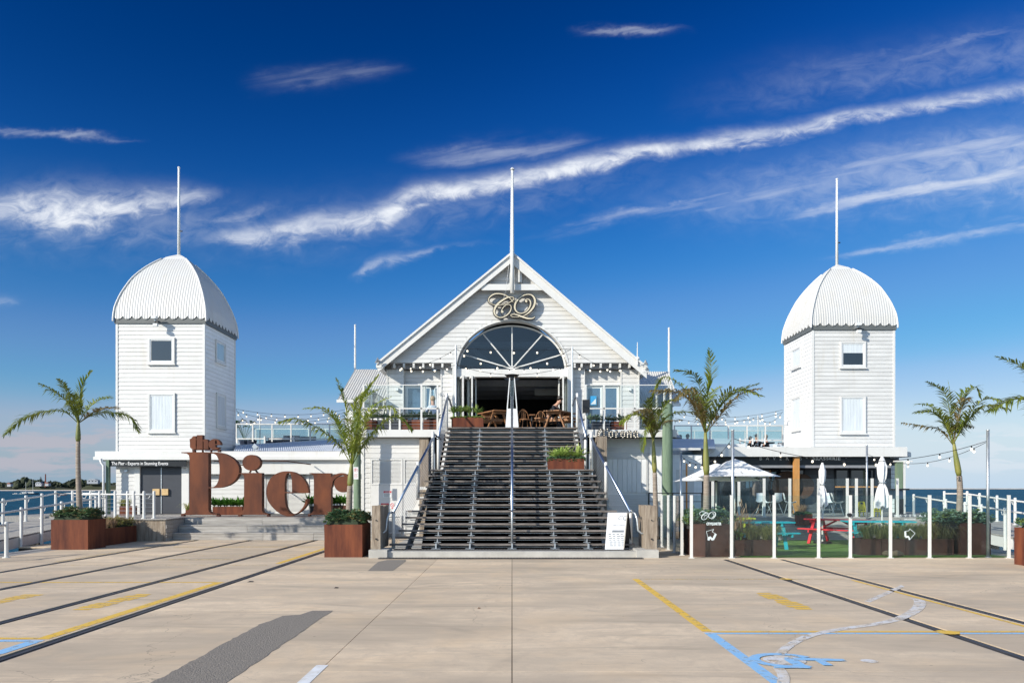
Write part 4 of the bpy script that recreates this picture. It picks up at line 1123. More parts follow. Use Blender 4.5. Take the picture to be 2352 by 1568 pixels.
# --- planter and palm in front of the steps
planter('large corten planter standing between the letters and the main stairs', X(745, 19.2), X(832, 19.2), 19.2, 20.35, 0, .79)
shrub('succulent_bed', 'green succulent mound round the palm beside the main stairs', 'plants', X(745, 19.2)+.02, X(832, 19.2)-.02, 19.22, 20.3, .77, .36, SUCC, 13, dens=340, leaf=.08, m2=MATS['pale_flower_tips'])
Yp = 19.75
palm('palm tree with long dark fronds between the letters and the stairs', (X(801, Yp), Yp, .75), (X(808, Yp), Yp, Z(1058, Yp)), [
    (fpx(Yp, 808, 1058, (780, 1022, -.1), (735, 985, -.2), (690, 965, -.3), (650, 972, -.4)), FROND, dict(L=.44, nleaf=50, droop=.9)),
    (fpx(Yp, 808, 1058, (835, 1020, .1), (870, 975, .2), (910, 955, .2), (945, 985, .2)), FROND, dict(L=.44, nleaf=50, droop=1.0)),
    (fpx(Yp, 808, 1058, (832, 1012, -.3), (860, 960, -.6), (905, 940, -.8), (932, 962, -1)), FROND, dict(L=.40, nleaf=44, droop=.9)),
    (fpx(Yp, 808, 1058, (790, 1015, .2), (765, 965, .4), (728, 935, .5)), FRONDY, dict(L=.36, nleaf=40, droop=.5)),
    (fpx(Yp, 808, 1058, (806, 1000, -.2), (798, 930, -.3), (776, 868, -.2)), FROND, dict(L=.36, nleaf=44, droop=.5)),
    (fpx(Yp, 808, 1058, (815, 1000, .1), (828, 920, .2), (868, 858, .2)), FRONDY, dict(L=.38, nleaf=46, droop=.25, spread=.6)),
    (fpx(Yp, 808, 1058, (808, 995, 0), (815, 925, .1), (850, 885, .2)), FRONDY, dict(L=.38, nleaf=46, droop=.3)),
    (fpx(Yp, 808, 1058, (795, 1005, -.4), (770, 950, -.9), (730, 950, -1.3)), FRONDY, dict(L=.36, nleaf=40, droop=.5)),
    (fpx(Yp, 808, 1058, (824, 1005, -.4), (850, 925, -.8), (890, 905, -1.1)), FRONDY, dict(L=.36, nleaf=40, droop=.5)),
    (fpx(Yp, 808, 1058, (816, 1000, .5), (835, 930, 1.0), (880, 895, 1.4)), FRONDY, dict(L=.36, nleaf=40, droop=.4)),
    (fpx(Yp, 808, 1058, (800, 1010, .5), (785, 960, 1.0), (760, 950, 1.4)), FRONDB, dict(L=.34, nleaf=36, droop=.7)),
], 22, .085, bend=-.015)

# --- right: small palm behind the gate, big palm, outer palm, edge palm
Yp = 21.6
palm('slender palm with hanging fronds at the right foot of the stairs', (X(1506, Yp), Yp, .3), (X(1500, Yp), Yp, Z(1000, Yp)), [
    (fpx(Yp, 1500, 1000, (1480, 968, -.1), (1455, 952, -.2), (1422, 972, -.2)), FRONDY, dict(L=.42, nleaf=42, droop=.9)),
    (fpx(Yp, 1500, 1000, (1485, 970, -.4), (1470, 948, -.8), (1440, 955, -1.2)), FRONDB, dict(L=.40, nleaf=40, droop=.9)),
    (fpx(Yp, 1500, 1000, (1525, 965, .1), (1560, 945, .2), (1612, 945, .3)), FROND, dict(L=.34, nleaf=42, droop=.6)),
    (fpx(Yp, 1500, 1000, (1520, 975, .4), (1545, 962, .8), (1590, 955, 1.2)), FRONDB, dict(L=.30, nleaf=38, droop=.9)),
    (fpx(Yp, 1500, 1000, (1499, 960, 0), (1497, 925, 0), (1505, 893, 0)), FROND, dict(L=.34, nleaf=42, droop=.3)),
    (fpx(Yp, 1500, 1000, (1490, 960, -.2), (1482, 935, -.4), (1490, 915, -.6)), FROND, dict(L=.36, nleaf=40, droop=.5)),
    (fpx(Yp, 1500, 1000, (1508, 962, -.3), (1522, 930, -.6), (1545, 925, -1.0)), FROND, dict(L=.34, nleaf=40, droop=.5)),
    (fpx(Yp, 1500, 1000, (1492, 985, -.1), (1478, 985, -.3), (1470, 1040, -.4)), FRONDY, dict(L=.22, nleaf=26, droop=1.2)),
], 23, .075, bend=.02, shaftlen=1.0)
Yp = 19.95
palm('tallest palm in front with one bright upright frond', (X(1622, Yp), Yp, .7), (X(1620, Yp), Yp, Z(985, Yp)), [
    (fpx(Yp, 1620, 985, (1590, 930, -.1), (1548, 902, -.2), (1488, 900, -.3)), FRONDB, dict(L=.50, nleaf=52, droop=.8)),
    (fpx(Yp, 1620, 985, (1590, 935, -.5), (1560, 905, -1.), (1520, 935, -1.4)), FRONDB, dict(L=.42, nleaf=44, droop=.9)),
    (fpx(Yp, 1620, 985, (1598, 920, .3), (1572, 875, .6), (1538, 855, .8), (1520, 885, .9)), FROND, dict(L=.44, nleaf=44, droop=.8)),
    (fpx(Yp, 1620, 985, (1655, 935, .1), (1695, 900, .2), (1752, 876, .3)), FROND, dict(L=.40, nleaf=52, droop=.5)),
    (fpx(Yp, 1620, 985, (1655, 945, -.4), (1680, 915, -.8), (1715, 905, -1.2)), FRONDB, dict(L=.38, nleaf=44, droop=.8)),
    (fpx(Yp, 1620, 985, (1624, 920, 0), (1633, 860, 0), (1630, 800, 0)), FRONDY, dict(L=.38, nleaf=50, droop=.1, spread=.75)),
    (fpx(Yp, 1620, 985, (1608, 930, -.3), (1585, 870, -.5), (1535, 858, -.7)), FROND, dict(L=.42, nleaf=44, droop=.5)),
    (fpx(Yp, 1620, 985, (1640, 930, -.4), (1670, 905, -.9), (1712, 925, -1.4)), FROND, dict(L=.42, nleaf=44, droop=.5)),
    (fpx(Yp, 1620, 985, (1618, 930, .5), (1612, 890, 1.0), (1600, 880, 1.5)), FROND, dict(L=.40, nleaf=40, droop=.5)),
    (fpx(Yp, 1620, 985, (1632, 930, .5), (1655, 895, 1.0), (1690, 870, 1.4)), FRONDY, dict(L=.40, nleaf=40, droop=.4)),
    (fpx(Yp, 1620, 985, (1607, 938, 0), (1597, 905, -.1), (1588, 890, -.1)), FRONDY, dict(L=.36, nleaf=36, droop=.6)),
], 24, .09, bend=.02, shaftlen=1.15)
Yp = 19.95
palm('palm tree in the planter before the open sea at the right', (X(2201, Yp), Yp, .75), (X(2189, Yp), Yp, Z(1010, Yp)), [
    (fpx(Yp, 2189, 1010, (2165, 970, -.1), (2130, 948, -.2), (2086, 950, -.3)), FROND, dict(L=.38, nleaf=46, droop=.5)),
    (fpx(Yp, 2189, 1010, (2168, 985, .2), (2135, 975, .4), (2092, 966, .5)), FRONDB, dict(L=.26, nleaf=40, droop=.8)),
    (fpx(Yp, 2189, 1010, (2172, 950, -.2), (2148, 905, -.4), (2102, 882, -.5)), FROND, dict(L=.36, nleaf=46, droop=.4)),
    (fpx(Yp, 2189, 1010, (2205, 955, .1), (2225, 905, .2), (2258, 885, .3), (2266, 905, .3)), FROND, dict(L=.44, nleaf=48, droop=.4)),
    (fpx(Yp, 2189, 1010, (2210, 970, -.2), (2245, 935, -.4), (2285, 945, -.6)), FROND, dict(L=.42, nleaf=46, droop=.8)),
    (fpx(Yp, 2189, 1010, (2212, 985, .3), (2240, 968, .6), (2280, 975, .8)), FRONDB, dict(L=.30, nleaf=38, droop=.9)),
    (fpx(Yp, 2189, 1010, (2185, 950, -.4), (2175, 925, -.8), (2150, 930, -1.3)), FRONDB, dict(L=.36, nleaf=40, droop=.8)),
    (fpx(Yp, 2189, 1010, (2200, 955, -.5), (2210, 925, -1.0), (2225, 935, -1.4)), FROND, dict(L=.36, nleaf=40, droop=.8)),
    (fpx(Yp, 2189, 1010, (2186, 950, .5), (2180, 920, 1.0), (2165, 915, 1.4)), FROND, dict(L=.36, nleaf=40, droop=.6)),
    (fpx(Yp, 2189, 1010, (2187, 960, 0), (2182, 900, 0), (2177, 872, 0)), FRONDY, dict(L=.05, nleaf=10, droop=.1)),
], 25, .08, bend=.10, shaftlen=.9)
Yp = 16.9
palm('palm tree at the right edge whose fronds reach into view', (X(2400, Yp), Yp, .75), (X(2405, Yp), Yp, Z(985, Yp)), [
    (fpx(Yp, 2405, 985, (2370, 930, -.1), (2320, 918, -.2), (2248, 948, -.3)), FROND, dict(L=.50, nleaf=54, droop=.7)),
    (fpx(Yp, 2405, 985, (2385, 900, .1), (2360, 845, .1), (2302, 815, .2)), FROND, dict(L=.46, nleaf=50, droop=.5)),
    (fpx(Yp, 2405, 985, (2380, 915, -.3), (2350, 868, -.6), (2320, 865, -.9)), FROND, dict(L=.44, nleaf=50, droop=.5)),
    (fpx(Yp, 2405, 985, (2400, 900, 0), (2400, 840, 0), (2410, 790, 0)), FRONDY, dict(L=.40, nleaf=44, droop=.3)),
    (fpx(Yp, 2405, 985, (2440, 925, 0), (2480, 890, 0), (2530, 900, 0)), FROND, dict(L=.44, nleaf=44, droop=.6)),
    (fpx(Yp, 2405, 985, (2430, 910, .4), (2455, 870, .8), (2490, 860, 1.2)), FROND, dict(L=.44, nleaf=44, droop=.6)),
], 26, .09, shaftlen=.9)
planter('corten planter cut off by the right edge of the view', 11.0, 12.1, 16.35, 17.45, 0, .81)
shrub('succulent_bed', 'green shrub in the planter at the right edge', 'plants', 11.03, 12.07, 16.4, 17.4, .79, .30, SUCC, 14, m2=AGAVE)
# ================================================================ towers
def tower(label, cx_, y0, hw, zb, zt, mirror, win_front, win_side, cz, polez, camera_x, polelabel, camlabel):
    """square weatherboard tower with a corrugated cloister dome; mirror: +1 shows its right flank, -1 its left"""
    cy_ = y0 + hw
    t = thing('dome_tower', label, 'tower', (cx_, cy_, zb), 'twin domed towers')
    MB().box(cx_-hw+.03, cx_+hw-.03, y0+.03, y0+2*hw-.03, zb, zt).build('wall', BOARD, t)
    ff = (Vector((cx_-hw, y0+.03, 0)), Vector((1, 0, 0)), Vector((0, -1, 0)))
    fs = (Vector((cx_+mirror*(hw-.03), y0, 0)), Vector((0, 1, 0)), Vector((mirror, 0, 0)))
    W = 2*hw
    pitch = .157
    boards(t, ff, zb, zt, pitch, full(.07, W-.07), BOARD)
    boards(t, fs, zb, zt, pitch, full(.07, W-.07), BOARDS)
    MB().box(cx_-hw-.004, cx_-hw+.075, y0-.004, y0+.07, zb, zt).build('corner_board', WHITE, t)
    MB().box(cx_+hw-.075, cx_+hw+.004, y0-.004, y0+.07, zb, zt).build('corner_board', WHITE, t)
    xm = cx_+mirror*hw
    MB().box(xm-mirror*.075, xm+mirror*.004, y0+2*hw-.075, y0+2*hw+.004, zb, zt).build('corner_board', WHITE, t)
    # back and far flank boards as plain sheets stay hidden; windows
    fw_ = (Vector((cx_-hw, y0+.008, 0)), Vector((1, 0, 0)), Vector((0, -1, 0)))
    for (a0, a1, z0, z1, kw) in win_front: window(t, fw_, a0, a1, z0, z1, proud=.05, **kw)
    fw2 = (Vector((xm-mirror*.008, y0, 0)), Vector((0, 1, 0)), Vector((mirror, 0, 0)))
    for (a0, a1, z0, z1, kw) in win_side: window(t, fw2, a0, a1, z0, z1, proud=.05, **kw)
    # dark gutter band
    g = MB(); g.box(cx_-hw-.04, cx_+hw+.04, y0-.04, y0+2*hw+.04, zt-.05, zt+.24); g.build('gutter_band', TRIMG, t)
    prof = [(0, hw+.062), (.12, hw+.062), (.34, hw+.045), (.58, hw+.012), (.85, hw-.06), (1.10, hw-.14), (1.42, hw-.27), (1.74, hw-.42), (2.02, hw-.60), (2.28, hw-.80), (2.5, hw-1.0), (2.7, hw-1.21)]
    prof = crom(prof, 3)
    zs = zt + .02
    NW = 36; seg = 8; amp = .007
    for (ax, nx) in (((1, 0), (0, -1)), ((0, 1), (1, 0)), ((-1, 0), (0, 1)), ((0, -1), (-1, 0))):
        mb = MB(); r0 = prof[0][1]; NC = NW * 6
        cols = []
        for i in range(NC + 1):
            s = -r0 + 2*r0*i/NC
            wave = amp * math.cos(2*math.pi*i/6)
            # scalloped lower edge
            sc = abs(math.sin(math.pi * (i / NC) * 10)) ** .8
            col = []
            for k, (h, r_) in enumerate(prof):
                hh = h
                hh = max(h, .21 - .14 * sc)
                rr_ = r_
                s2 = s
                if abs(s) > r_: s2 = math.copysign(r_, s)
                w_ = wave if abs(s) < r_ - .01 else 0
                px_ = cx_ + ax[0]*s2 + nx[0]*(rr_+w_); py_ = cy_ + ax[1]*s2 + nx[1]*(rr_+w_)
                col.append((px_, py_, zs + hh))
            cols.append(col)
        K = len(prof)
        for c in cols: mb.v += c
        for i in range(NC):
            for k in range(K-1):
                # skip parts beyond the hip
                rk, rk1 = prof[k][1], prof[k+1][1]
                s0 = -r0 + 2*r0*i/NC; s1 = -r0 + 2*r0*(i+1)/NC
                if min(abs(s0), abs(s1)) >= rk: continue
                mb.f.append((i*K+k, (i+1)*K+k, (i+1)*K+k+1, i*K+k+1))
        mb.build('dome_sheet', CORR, t, smooth=True)
    for (sx, sy) in ((-1, -1), (1, -1), (1, 1), (-1, 1)):
        pts = [(cx_+sx*(r_+.012), cy_+sy*(r_+.012), zs+h) for h, r_ in prof]
        MB().tube(pts, .035, 6).build('hip_cap', WHITE, t, smooth=True)
    # top cap
    top = MB(); rc = prof[-1][1] + .02
    for (h, r_) in ((2.68, rc), (2.80, rc-.12), (2.90, rc-.28), (2.95, .10), (2.98, .05)):
        top.v += [(cx_-r_, cy_-r_, zs+h), (cx_+r_, cy_-r_, zs+h), (cx_+r_, cy_+r_, zs+h), (cx_-r_, cy_+r_, zs+h)]
    for k in range(4):
        for j in range(4): top.f.append((4*k+j, 4*k+(j+1) % 4, 4*k+4+(j+1) % 4, 4*k+4+j))
    top.f.append((16, 17, 18, 19)); top.build('dome_cap', WHITE, t)
    f = thing('flagpole', polelabel, 'flagpole', (cx_, cy_, zs+2.95))
    MB().tube([(cx_, cy_, zs+2.9), (cx_, cy_, polez)], [.06, .042], 10).build('pole', POLEW, f, smooth=True)
    MB().sphere((cx_, cy_, polez), .055, 8, 5).build('finial', WHITE, f)
    MB().box(cx_+.04, cx_+.14, cy_-.02, cy_+.02, zs+3.9, zs+3.94).build('cleat', DARK, f)
    # security camera with two lamps
    zc = zt + .02
    c = thing('security_camera', camlabel, 'security camera', (camera_x, y0-.1, zc-.1))
    MB().box(camera_x-.03, camera_x+.03, y0-.30, y0-.012, zc-.03, zc+.03).build('arm', GALV, c)
    MB().box(camera_x-.10, camera_x+.08, y0-.42, y0-.24, zc+.04, zc+.14).build('flood_lamp', WPLAST, c)
    MB().tube([(camera_x, y0-.28, zc-.03), (camera_x, y0-.28, zc-.14)], .03, 8).build('stem', DARK, c)
    MB().box(camera_x-.04, camera_x+.11, y0-.38, y0-.25, zc-.24, zc-.14).build('camera_body', WPLAST, c)
    MB().box(camera_x+.03, camera_x+.13, y0-.33, y0-.27, zc-.10, zc-.04).build('bracket', DARK, c)
    return t
Y0 = 29.83
def tx(px, Y, x0): return X(px, Y) - x0
x0L = X(266, Y0); hwL = 1.665; cxL = x0L + hwL
Yw = Y0 - .02
LF = [(tx(340, Yw, x0L), tx(401, Yw, x0L), Z(835, Yw), Z(775, Yw), dict()),
      (tx(340, Yw, x0L), tx(402, Yw, x0L), Z(992, Yw), Z(902, Yw), dict(pane=PGLASS, curtain=True))]
def sidea(px, X_): return abs(X_) * F / abs(px - CX) - Y0
XR = x0L + 2*hwL
LS = [(sidea(495, XR), sidea(517.5, XR), 6.60, 7.46, dict(pane=PGLASS)), (sidea(496.5, XR), sidea(517.5, XR), 4.05, 5.40, dict(pane=PGLASS, curtain=True))]
twl = tower('white domed tower at the left with a grey shaded right flank', cxL, Y0, hwL, 2.97, 7.88, 1, LF, LS, 0, 14.32, X(364, Y0), 'bare white flagpole on the dome of the left tower', 'camera and floodlight under the left dome')
Y1 = 31.8
x0R = X(1866, Y1); hwR = (X(2056, Y1) - x0R) / 2; cxR = x0R + hwR; Yw = Y1 - .02
RF = [(tx(1930, Yw, x0R), tx(1989, Yw, x0R), Z(844, Yw), Z(784, Yw), dict(blind=.42)),
      (tx(1930, Yw, x0R), tx(1989, Yw, x0R), Z(995, Yw), Z(909, Yw), dict(pane=PGLASS, curtain=True))]
def sidr(px): return x0R * F / (px - CX) - Y1
RS = [(sidr(1840), sidr(1819), 6.73, 7.58, dict(pane=PGLASS, curtain=True)), (sidr(1840), sidr(1819), 4.1, 5.5, dict(pane=PGLASS, curtain=True))]
twr = tower('white domed tower at the right with its sunlit left flank in view', cxR, Y1, hwR, 3.02, 8.03, -1, RF, RS, 0, 14.62, X(1963, Y1), 'bare white flagpole on the dome of the right tower', 'camera and floodlight under the right dome')

# ================================================================ left low building
lb = thing('function_building', 'low white weatherboard building behind the rusty letter sign', 'building', (-10, Y0, DZ))
xa, xb = x0L, X(836, Y0)
yw = Y0 + .03
MB().box(xa, X(322, Y0), yw, yw+.2, DZ, 2.95).box(X(434, Y0), X(606, Y0), yw, yw+.2, DZ, 2.95).box(X(708, Y0), xb, yw, yw+.2, DZ, 2.95).box(X(322, Y0)+.001, X(434, Y0)-.001, yw, yw+.2, 2.56, 2.95).box(X(606, Y0)+.001, X(708, Y0)-.001, yw, yw+.2, 2.5, 2.95).box(xa, xb, yw+.25, yw+6, DZ, 2.9).build('wall', BOARD, lb)
fr = (Vector((xa, yw, 0)), Vector((1, 0, 0)), Vector((0, -1, 0)))
boards(lb, fr, DZ, 2.86, .157, full(.0, xb-xa, [(tx(309, Y0, xa), tx(436, Y0, xa), 0, 9), (tx(604, Y0, xa), tx(710, Y0, xa), 0, 9)]), BOARD)
# white pilasters at the door
for a, c in ((309, 321.5), (417.5, 434)):
    MB().box(X(a, Y0), X(c, Y0), yw-.05, yw+.05, DZ, 2.9).build('pilaster', WHITE, lb)
dd = MB().box(X(321.8, Y0), X(369, Y0)-.004, yw+.02, yw+.07, DZ+.02, 2.46).build('door', CHARD, lb)
MB().box(X(351, Y0), X(366.5, Y0), yw-.06, yw+.018, Z(1136.5, Y0), Z(1122, Y0)).build('handle', mat('blond_timber_handle', (.55, .38, .18), .5, var=.12, scale=6), dd)
d2 = MB().box(X(370, Y0)+.004, X(417.3, Y0), yw+.02, yw+.07, DZ+.02, 2.46).build('door', CHARD, lb)
MB().box(X(371.5, Y0), X(386.5, Y0), yw-.06, yw+.018, Z(1136.5, Y0), Z(1122, Y0)).build('handle', MATS['blond_timber_handle'], d2)
MB().box(X(368.6, Y0), X(370.4, Y0), yw+.0, yw+.03, DZ+.02, 2.46).build('door_seal', GALV, lb)
# louvred shutters behind the letters
def louvre(par, x0, x1, z0, z1, y, pitch=.045, m_=WHITE, name='louvre_door'):
    f = .05
    d = MB().box(x0, x0+f, y-.03, y+.02, z0, z1).box(x1-f, x1, y-.03, y+.02, z0, z1).box(x0+f, x1-f, y-.028, y+.02, z0, z0+f).box(x0+f, x1-f, y-.028, y+.02, z1-f, z1).build(name, m_, par)
    mb = MB(); n_ = int((z1-z0-2*f)/pitch)
    for i in range(n_):
        z = z0+f+i*pitch
        mb.add([(x0+f, y-.02, z), (x1-f, y-.02, z), (x1-f, y+.012, z+pitch*.92), (x0+f, y+.012, z+pitch*.92)], [(0, 1, 2, 3)])
    o = mb.build('louvre_slats', m_, d); o['kind'] = 'stuff'
    MB().box(x0+f, x1-f, y+.018, y+.03, z0+f, z1-f).build('backing', WHITE, d)
    return d
louvre(lb, X(607, Y0), X(655.5, Y0), DZ+.02, 2.36, yw); louvre(lb, X(657, Y0), X(707, Y0), DZ+.02, 2.36, yw)
MB().box(X(604, Y0), X(607, Y0), yw-.04, yw+.05, DZ, 2.5).box(X(707, Y0), X(710, Y0), yw-.04, yw+.05, DZ, 2.5).box(X(607, Y0)+.001, X(707, Y0)-.001, yw-.04, yw+.05, 2.37, 2.5).build('door_frame', WHITE, lb)
# verandah roof, fascia, frieze
YF = 29.5
xl, xr = X(218, YF), X(836, YF)
MB().box(xl, xr, YF, YF+.05, 2.83, 3.04).build('fascia', WHITE, lb)
MB().box(xl-.02, xr, YF-.09, YF-.002, 2.72, 2.835).build('gutter', WHITE, lb)
MB().box(xl+.04, xr, YF+.052, yw-.03, 2.78, 2.82).build('soffit', WHITE, lb)
MB().box(xl+.25, X(436, YF), YF+.10, YF+.16, 2.67, 2.775).build('beam', WHITE, lb)
MB().box(X(436, YF), xr, YF+.10, YF+.17, Z(1088, YF), 2.775).build('frieze_board', WHITE, lb)
mb = MB()
mb.prism([(xl+.02, YF+.03), (X(541, YF)-.2, YF+.03), (X(541, YF)-.2, YF+.9), (xl+.02, YF+.9)], 2.98, 3.035)
rt = [(X(536, YF), YF+.04, 3.04), (xr, YF+.04, 3.04), (X(803, 37), 37, Z(1007.5, 37)), (X(541, 33.2), 33.2, Z(1023, 33.2))]
mb.build('roof', WHITE, lb)
# sloping sheet roof with ribs
r = MB(); NR = 60
for i in range(NR + 1):
    s = i / NR; a = Vector(rt[0]).lerp(Vector(rt[1]), s); b_ = Vector(rt[3]).lerp(Vector(rt[2]), s); up = Vector((0, 0, .022))
    r.v += [tuple(a), tuple(b_), tuple(a + Vector((.03, 0, .022))), tuple(b_ + Vector((.03, 0, .022))), tuple(a + Vector((.06, 0, 0))), tuple(b_ + Vector((.06, 0, 0)))]
    k = 6 * i; r.f += [(k, k+2, k+3, k+1), (k+2, k+4, k+5, k+3)]
    if i < NR: r.f.append((k+4, k+6, k+7, k+5))
r.build('sheet_roof', ROOFG, lb)
MB().tube([rt[3], rt[2]], .03, 6).build('roof_edge', WHITE, lb)
# porch corner post and downpipe
MB().box(X(243, 29.42), X(250, 29.42), 29.42, 29.55, DZ, 2.72).build('porch_post', GREENP, lb)
MB().tube([(X(230, 29.4), 29.4, 2.76), (X(232, 29.4), 29.4, 2.62), (X(237.5, 29.35), 29.35, 2.5), (X(238, 29.35), 29.35, DZ)], .045, 8).build('downpipe', WHITE, lb, smooth=True)
MB().box(X(288, Y0), X(295, Y0), yw-.12, yw-.025, Z(1083, Y0), Z(1079, Y0)).build('wall_light', GALV, lb)
# name board
sg = thing('name_board', 'black board lettered The Pier - Experts in Stunning Events', 'sign', (X(335, 29.48), 29.48, 2.5))
MB().box(X(245, 29.48), X(428, 29.48), 29.48, 29.51, Z(1070.5, 29.48), Z(1057.5, 29.48)).build('board', SIGNBLK, sg)
text('The Pier - Experts in Stunning Events', .17, mat('white_lettering', (.82, .82, .82), .5, var=0), sg, (X(256, 29.48), 29.475, Z(1067.2, 29.48)), width=X(386, 29.48)-X(256, 29.48), bold=.001)
fl = thing('flood_light', 'grey floodlight standing on the roof edge right of the left tower', 'lamp', (X(586, 29.6), 29.6, 3.04))
MB().box(X(582, 29.6), X(585, 29.6), 29.58, 29.62, 3.04, 3.22).box(X(588.5, 29.6), X(591, 29.6), 29.58, 29.62, 3.04, 3.22).build('bracket', GALV, fl)
MB().add([(X(580, 29.6), 29.5, 3.2), (X(590, 29.6), 29.5, 3.12), (X(594, 29.6), 29.5, 3.22), (X(586, 29.6), 29.5, 3.33), (X(580, 29.6), 29.7, 3.2), (X(590, 29.6), 29.7, 3.12), (X(594, 29.6), 29.7, 3.22), (X(586, 29.6), 29.7, 3.33)], [(0,1,2,3),(7,6,5,4),(0,4,5,1),(1,5,6,2),(2,6,7,3),(3,7,4,0)]).build('lamp_head', GALV, fl)

# ---------------------------------------------------------------- rooftop terraces
def terrace_rail(label, pxs, Y, ytop, ybot, m_g=GLASSB, fx=None, group='glass balustrades on the roof terraces', pm=WHITE):
    t = thing('glass_balustrade', label, 'balustrade', P(pxs[0], ybot, Y), group)
    zt_, zb_ = Z(ytop, Y), Z(ybot, Y)
    for px in pxs: MB().box(X(px, Y)-.03, X(px, Y)+.03, Y-.03, Y+.03, zb_, zt_).build('post', pm, t)
    MB().box(X(pxs[0], Y)-.03, X(pxs[-1], Y)+.03, Y-.035, Y+.035, zt_+.001, zt_+.05).build('top_rail', pm, t)
    for a, c in zip(pxs, pxs[1:]): MB().box(X(a, Y)+.032, X(c, Y)-.032, Y-.006, Y+.006, zb_+.04, zt_-.002).build('glass_panel', m_g, t)
    return t
tr = struct(MB().prism([(-12.4, 37.2), (-6.9, 37.2), (-6.9, 43.5), (-12.4, 43.5)], 3.35, 3.62), 'left_terrace', WHITE)
struct(MB().box(-12.4, -6.9, 34.5, 37.15, 3.0, 3.30), 'roof_step', WHITE)
terrace_rail('glass balustrade of the left roof terrace, nearest row', [543, 580.6, 625, 668.5, 712.6, 757, 801], 37.1, 975, 1014)
terrace_rail('glass balustrade of the left roof terrace, far row', [588, 628, 709, 748, 790], 43.3, 986, 1026)
rl = thing('terrace_low_rail', 'white low rail in front of the left roof terrace', 'railing', P(544, 1018, 36.6))
MB().box(X(544, 36.6), X(760, 36.6), 36.57, 36.63, Z(1008.5, 36.6), Z(1006, 36.6)).build('rail', WHITE, rl)
for px in (547, 610, 676): MB().tube([(X(px, 36.6), 36.5, Z(1018, 36.6)), (X(px, 36.6), 36.5, Z(1002 if px > 600 else 1008, 36.6))], .05, 8).build('post', WHITE, rl)
def sofa(px0, px1, ytop, Y, label):
    t = thing('sofa', label, 'sofa', (X((px0+px1)/2, Y), Y, 3.62), 'dark sofas on the left terrace')
    x0, x1 = X(px0, Y), X(px1, Y); z = Z(ytop, Y)
    MB().box(x0, x1, Y-.35, Y+.4, 3.62, 3.8).build('base', ORGTIM, t)
    MB().box(x0+.03, x1-.03, Y-.33, Y+.2, 3.8, 3.93).build('seat_cushion', NAVY, t)
    MB().box(x0, x1, Y+.2, Y+.38, 3.8, z).build('back_cushion', NAVY, t)
sofa(648, 684, 999, 38.2, 'dark blue sofa with the highest back on the left terrace')
sofa(687, 722, 1001, 38.6, 'dark blue sofa at the right of the terrace sofas')
sofa(612, 646, 1004, 38.0, 'low dark blue daybed at the left of the terrace sofas')
rng = random.Random(31)
pp = thing('potted_plant', 'large leaved plant in a dark pot beside the left tower', 'potted plant', (X(561, 38), 38, 3.62))
MB().lathe((X(561, 38), 38, 3.62), [(.16, 0), (.26, .35), (.25, .36)], 10).build('pot', NAVY, pp)
mb = MB()
for i in range(11):
    a = rng.uniform(0, 6.28); l2 = rng.uniform(.5, .95); o_ = Vector((X(561, 38), 38, 3.95)); tip = o_ + Vector((math.cos(a)*.4, math.sin(a)*.3, l2))
    mb.tube([o_, o_.lerp(tip, .6) + Vector((0, 0, .08)), tip], .008, 4)
    leaf_cluster(mb, tip, rng, 3, .26, .16, .3, .5)
mb.build('leaves', BROAD, pp)
p2 = thing('potted_plant', 'dark pot standing right of the large leaved terrace plant', 'potted plant', (X(578, 38), 38, 3.62))
MB().lathe((X(578, 38), 38, 3.62), [(.16, 0), (.26, .33), (.25, .34)], 10).build('pot', NAVY, p2); mb = MB(); leaf_cluster(mb, (X(578, 38), 38, 3.95), rng, 18, .3, .07, .6, .4); mb.build('leaves', BROAD, p2)
lt = thing('lantern', 'small dark lantern standing right of the terrace sofas', 'lantern', (X(747, 38), 38, 3.62))
MB().box(X(744, 38), X(750, 38), 37.95, 38.07, 3.62, 3.66).box(X(744, 38), X(750, 38), 37.95, 38.07, 3.86, 3.9).build('frame', BLKPL, lt); MB().tube([(X(747, 38), 38.01, 3.67), (X(747, 38), 38.01, 3.855)], .04, 8).build('glass', GLASS, lt)
lp = thing('light_pole', 'thin white pole carrying festoon lights on the left terrace', 'pole', (X(597, 37.5), 37.5, 3.62), 'poles carrying the festoon lights')
MB().tube([(X(597, 37.5), 37.5, 3.62), (X(597, 37.5), 37.5, Z(952, 37.5))], .03, 8).build('pole', POLEW, lp)
A_ = (X(542, 33), 33, Z(939, 33)); B_ = (X(812, 37), 37, Z(936, 37))
string_lights('festoon string highest over the left terrace', A_, B_, .28, 9, r=.034)
string_lights('festoon string lowest over the left terrace', (X(542, 33), 33, Z(944, 33)), (X(815, 38), 38, Z(946, 38)), .45, 9, r=.034, start=.2)
string_lights('festoon string in the middle over the left terrace', P(597, 953, 37.5), (X(812, 38), 38, Z(941, 38)), .30, 9, r=.034, start=.1)
string_lights('short festoon string between the left tower and the terrace pole', A_, P(597, 953, 37.5), .45, 6, r=.034)

# ================================================================ rusty letters
YL_ = 26.95; TH = .27
def c7(x, y): return (X(220.5 + .1875*x, YL_), Z(973.9 + .1875*y, YL_))
def c8(x, y): return (X(551.25 + .1875*x, YL_), Z(973.9 + .1875*y, YL_))
ls = thing('letter_sign', 'large rusted steel letters reading the Pier on the timber deck', 'sign', (-8, YL_, DZ))
def sm(pts, f, n=5, closed=True): return [f(*p) for p in crom(pts, n, closed)]
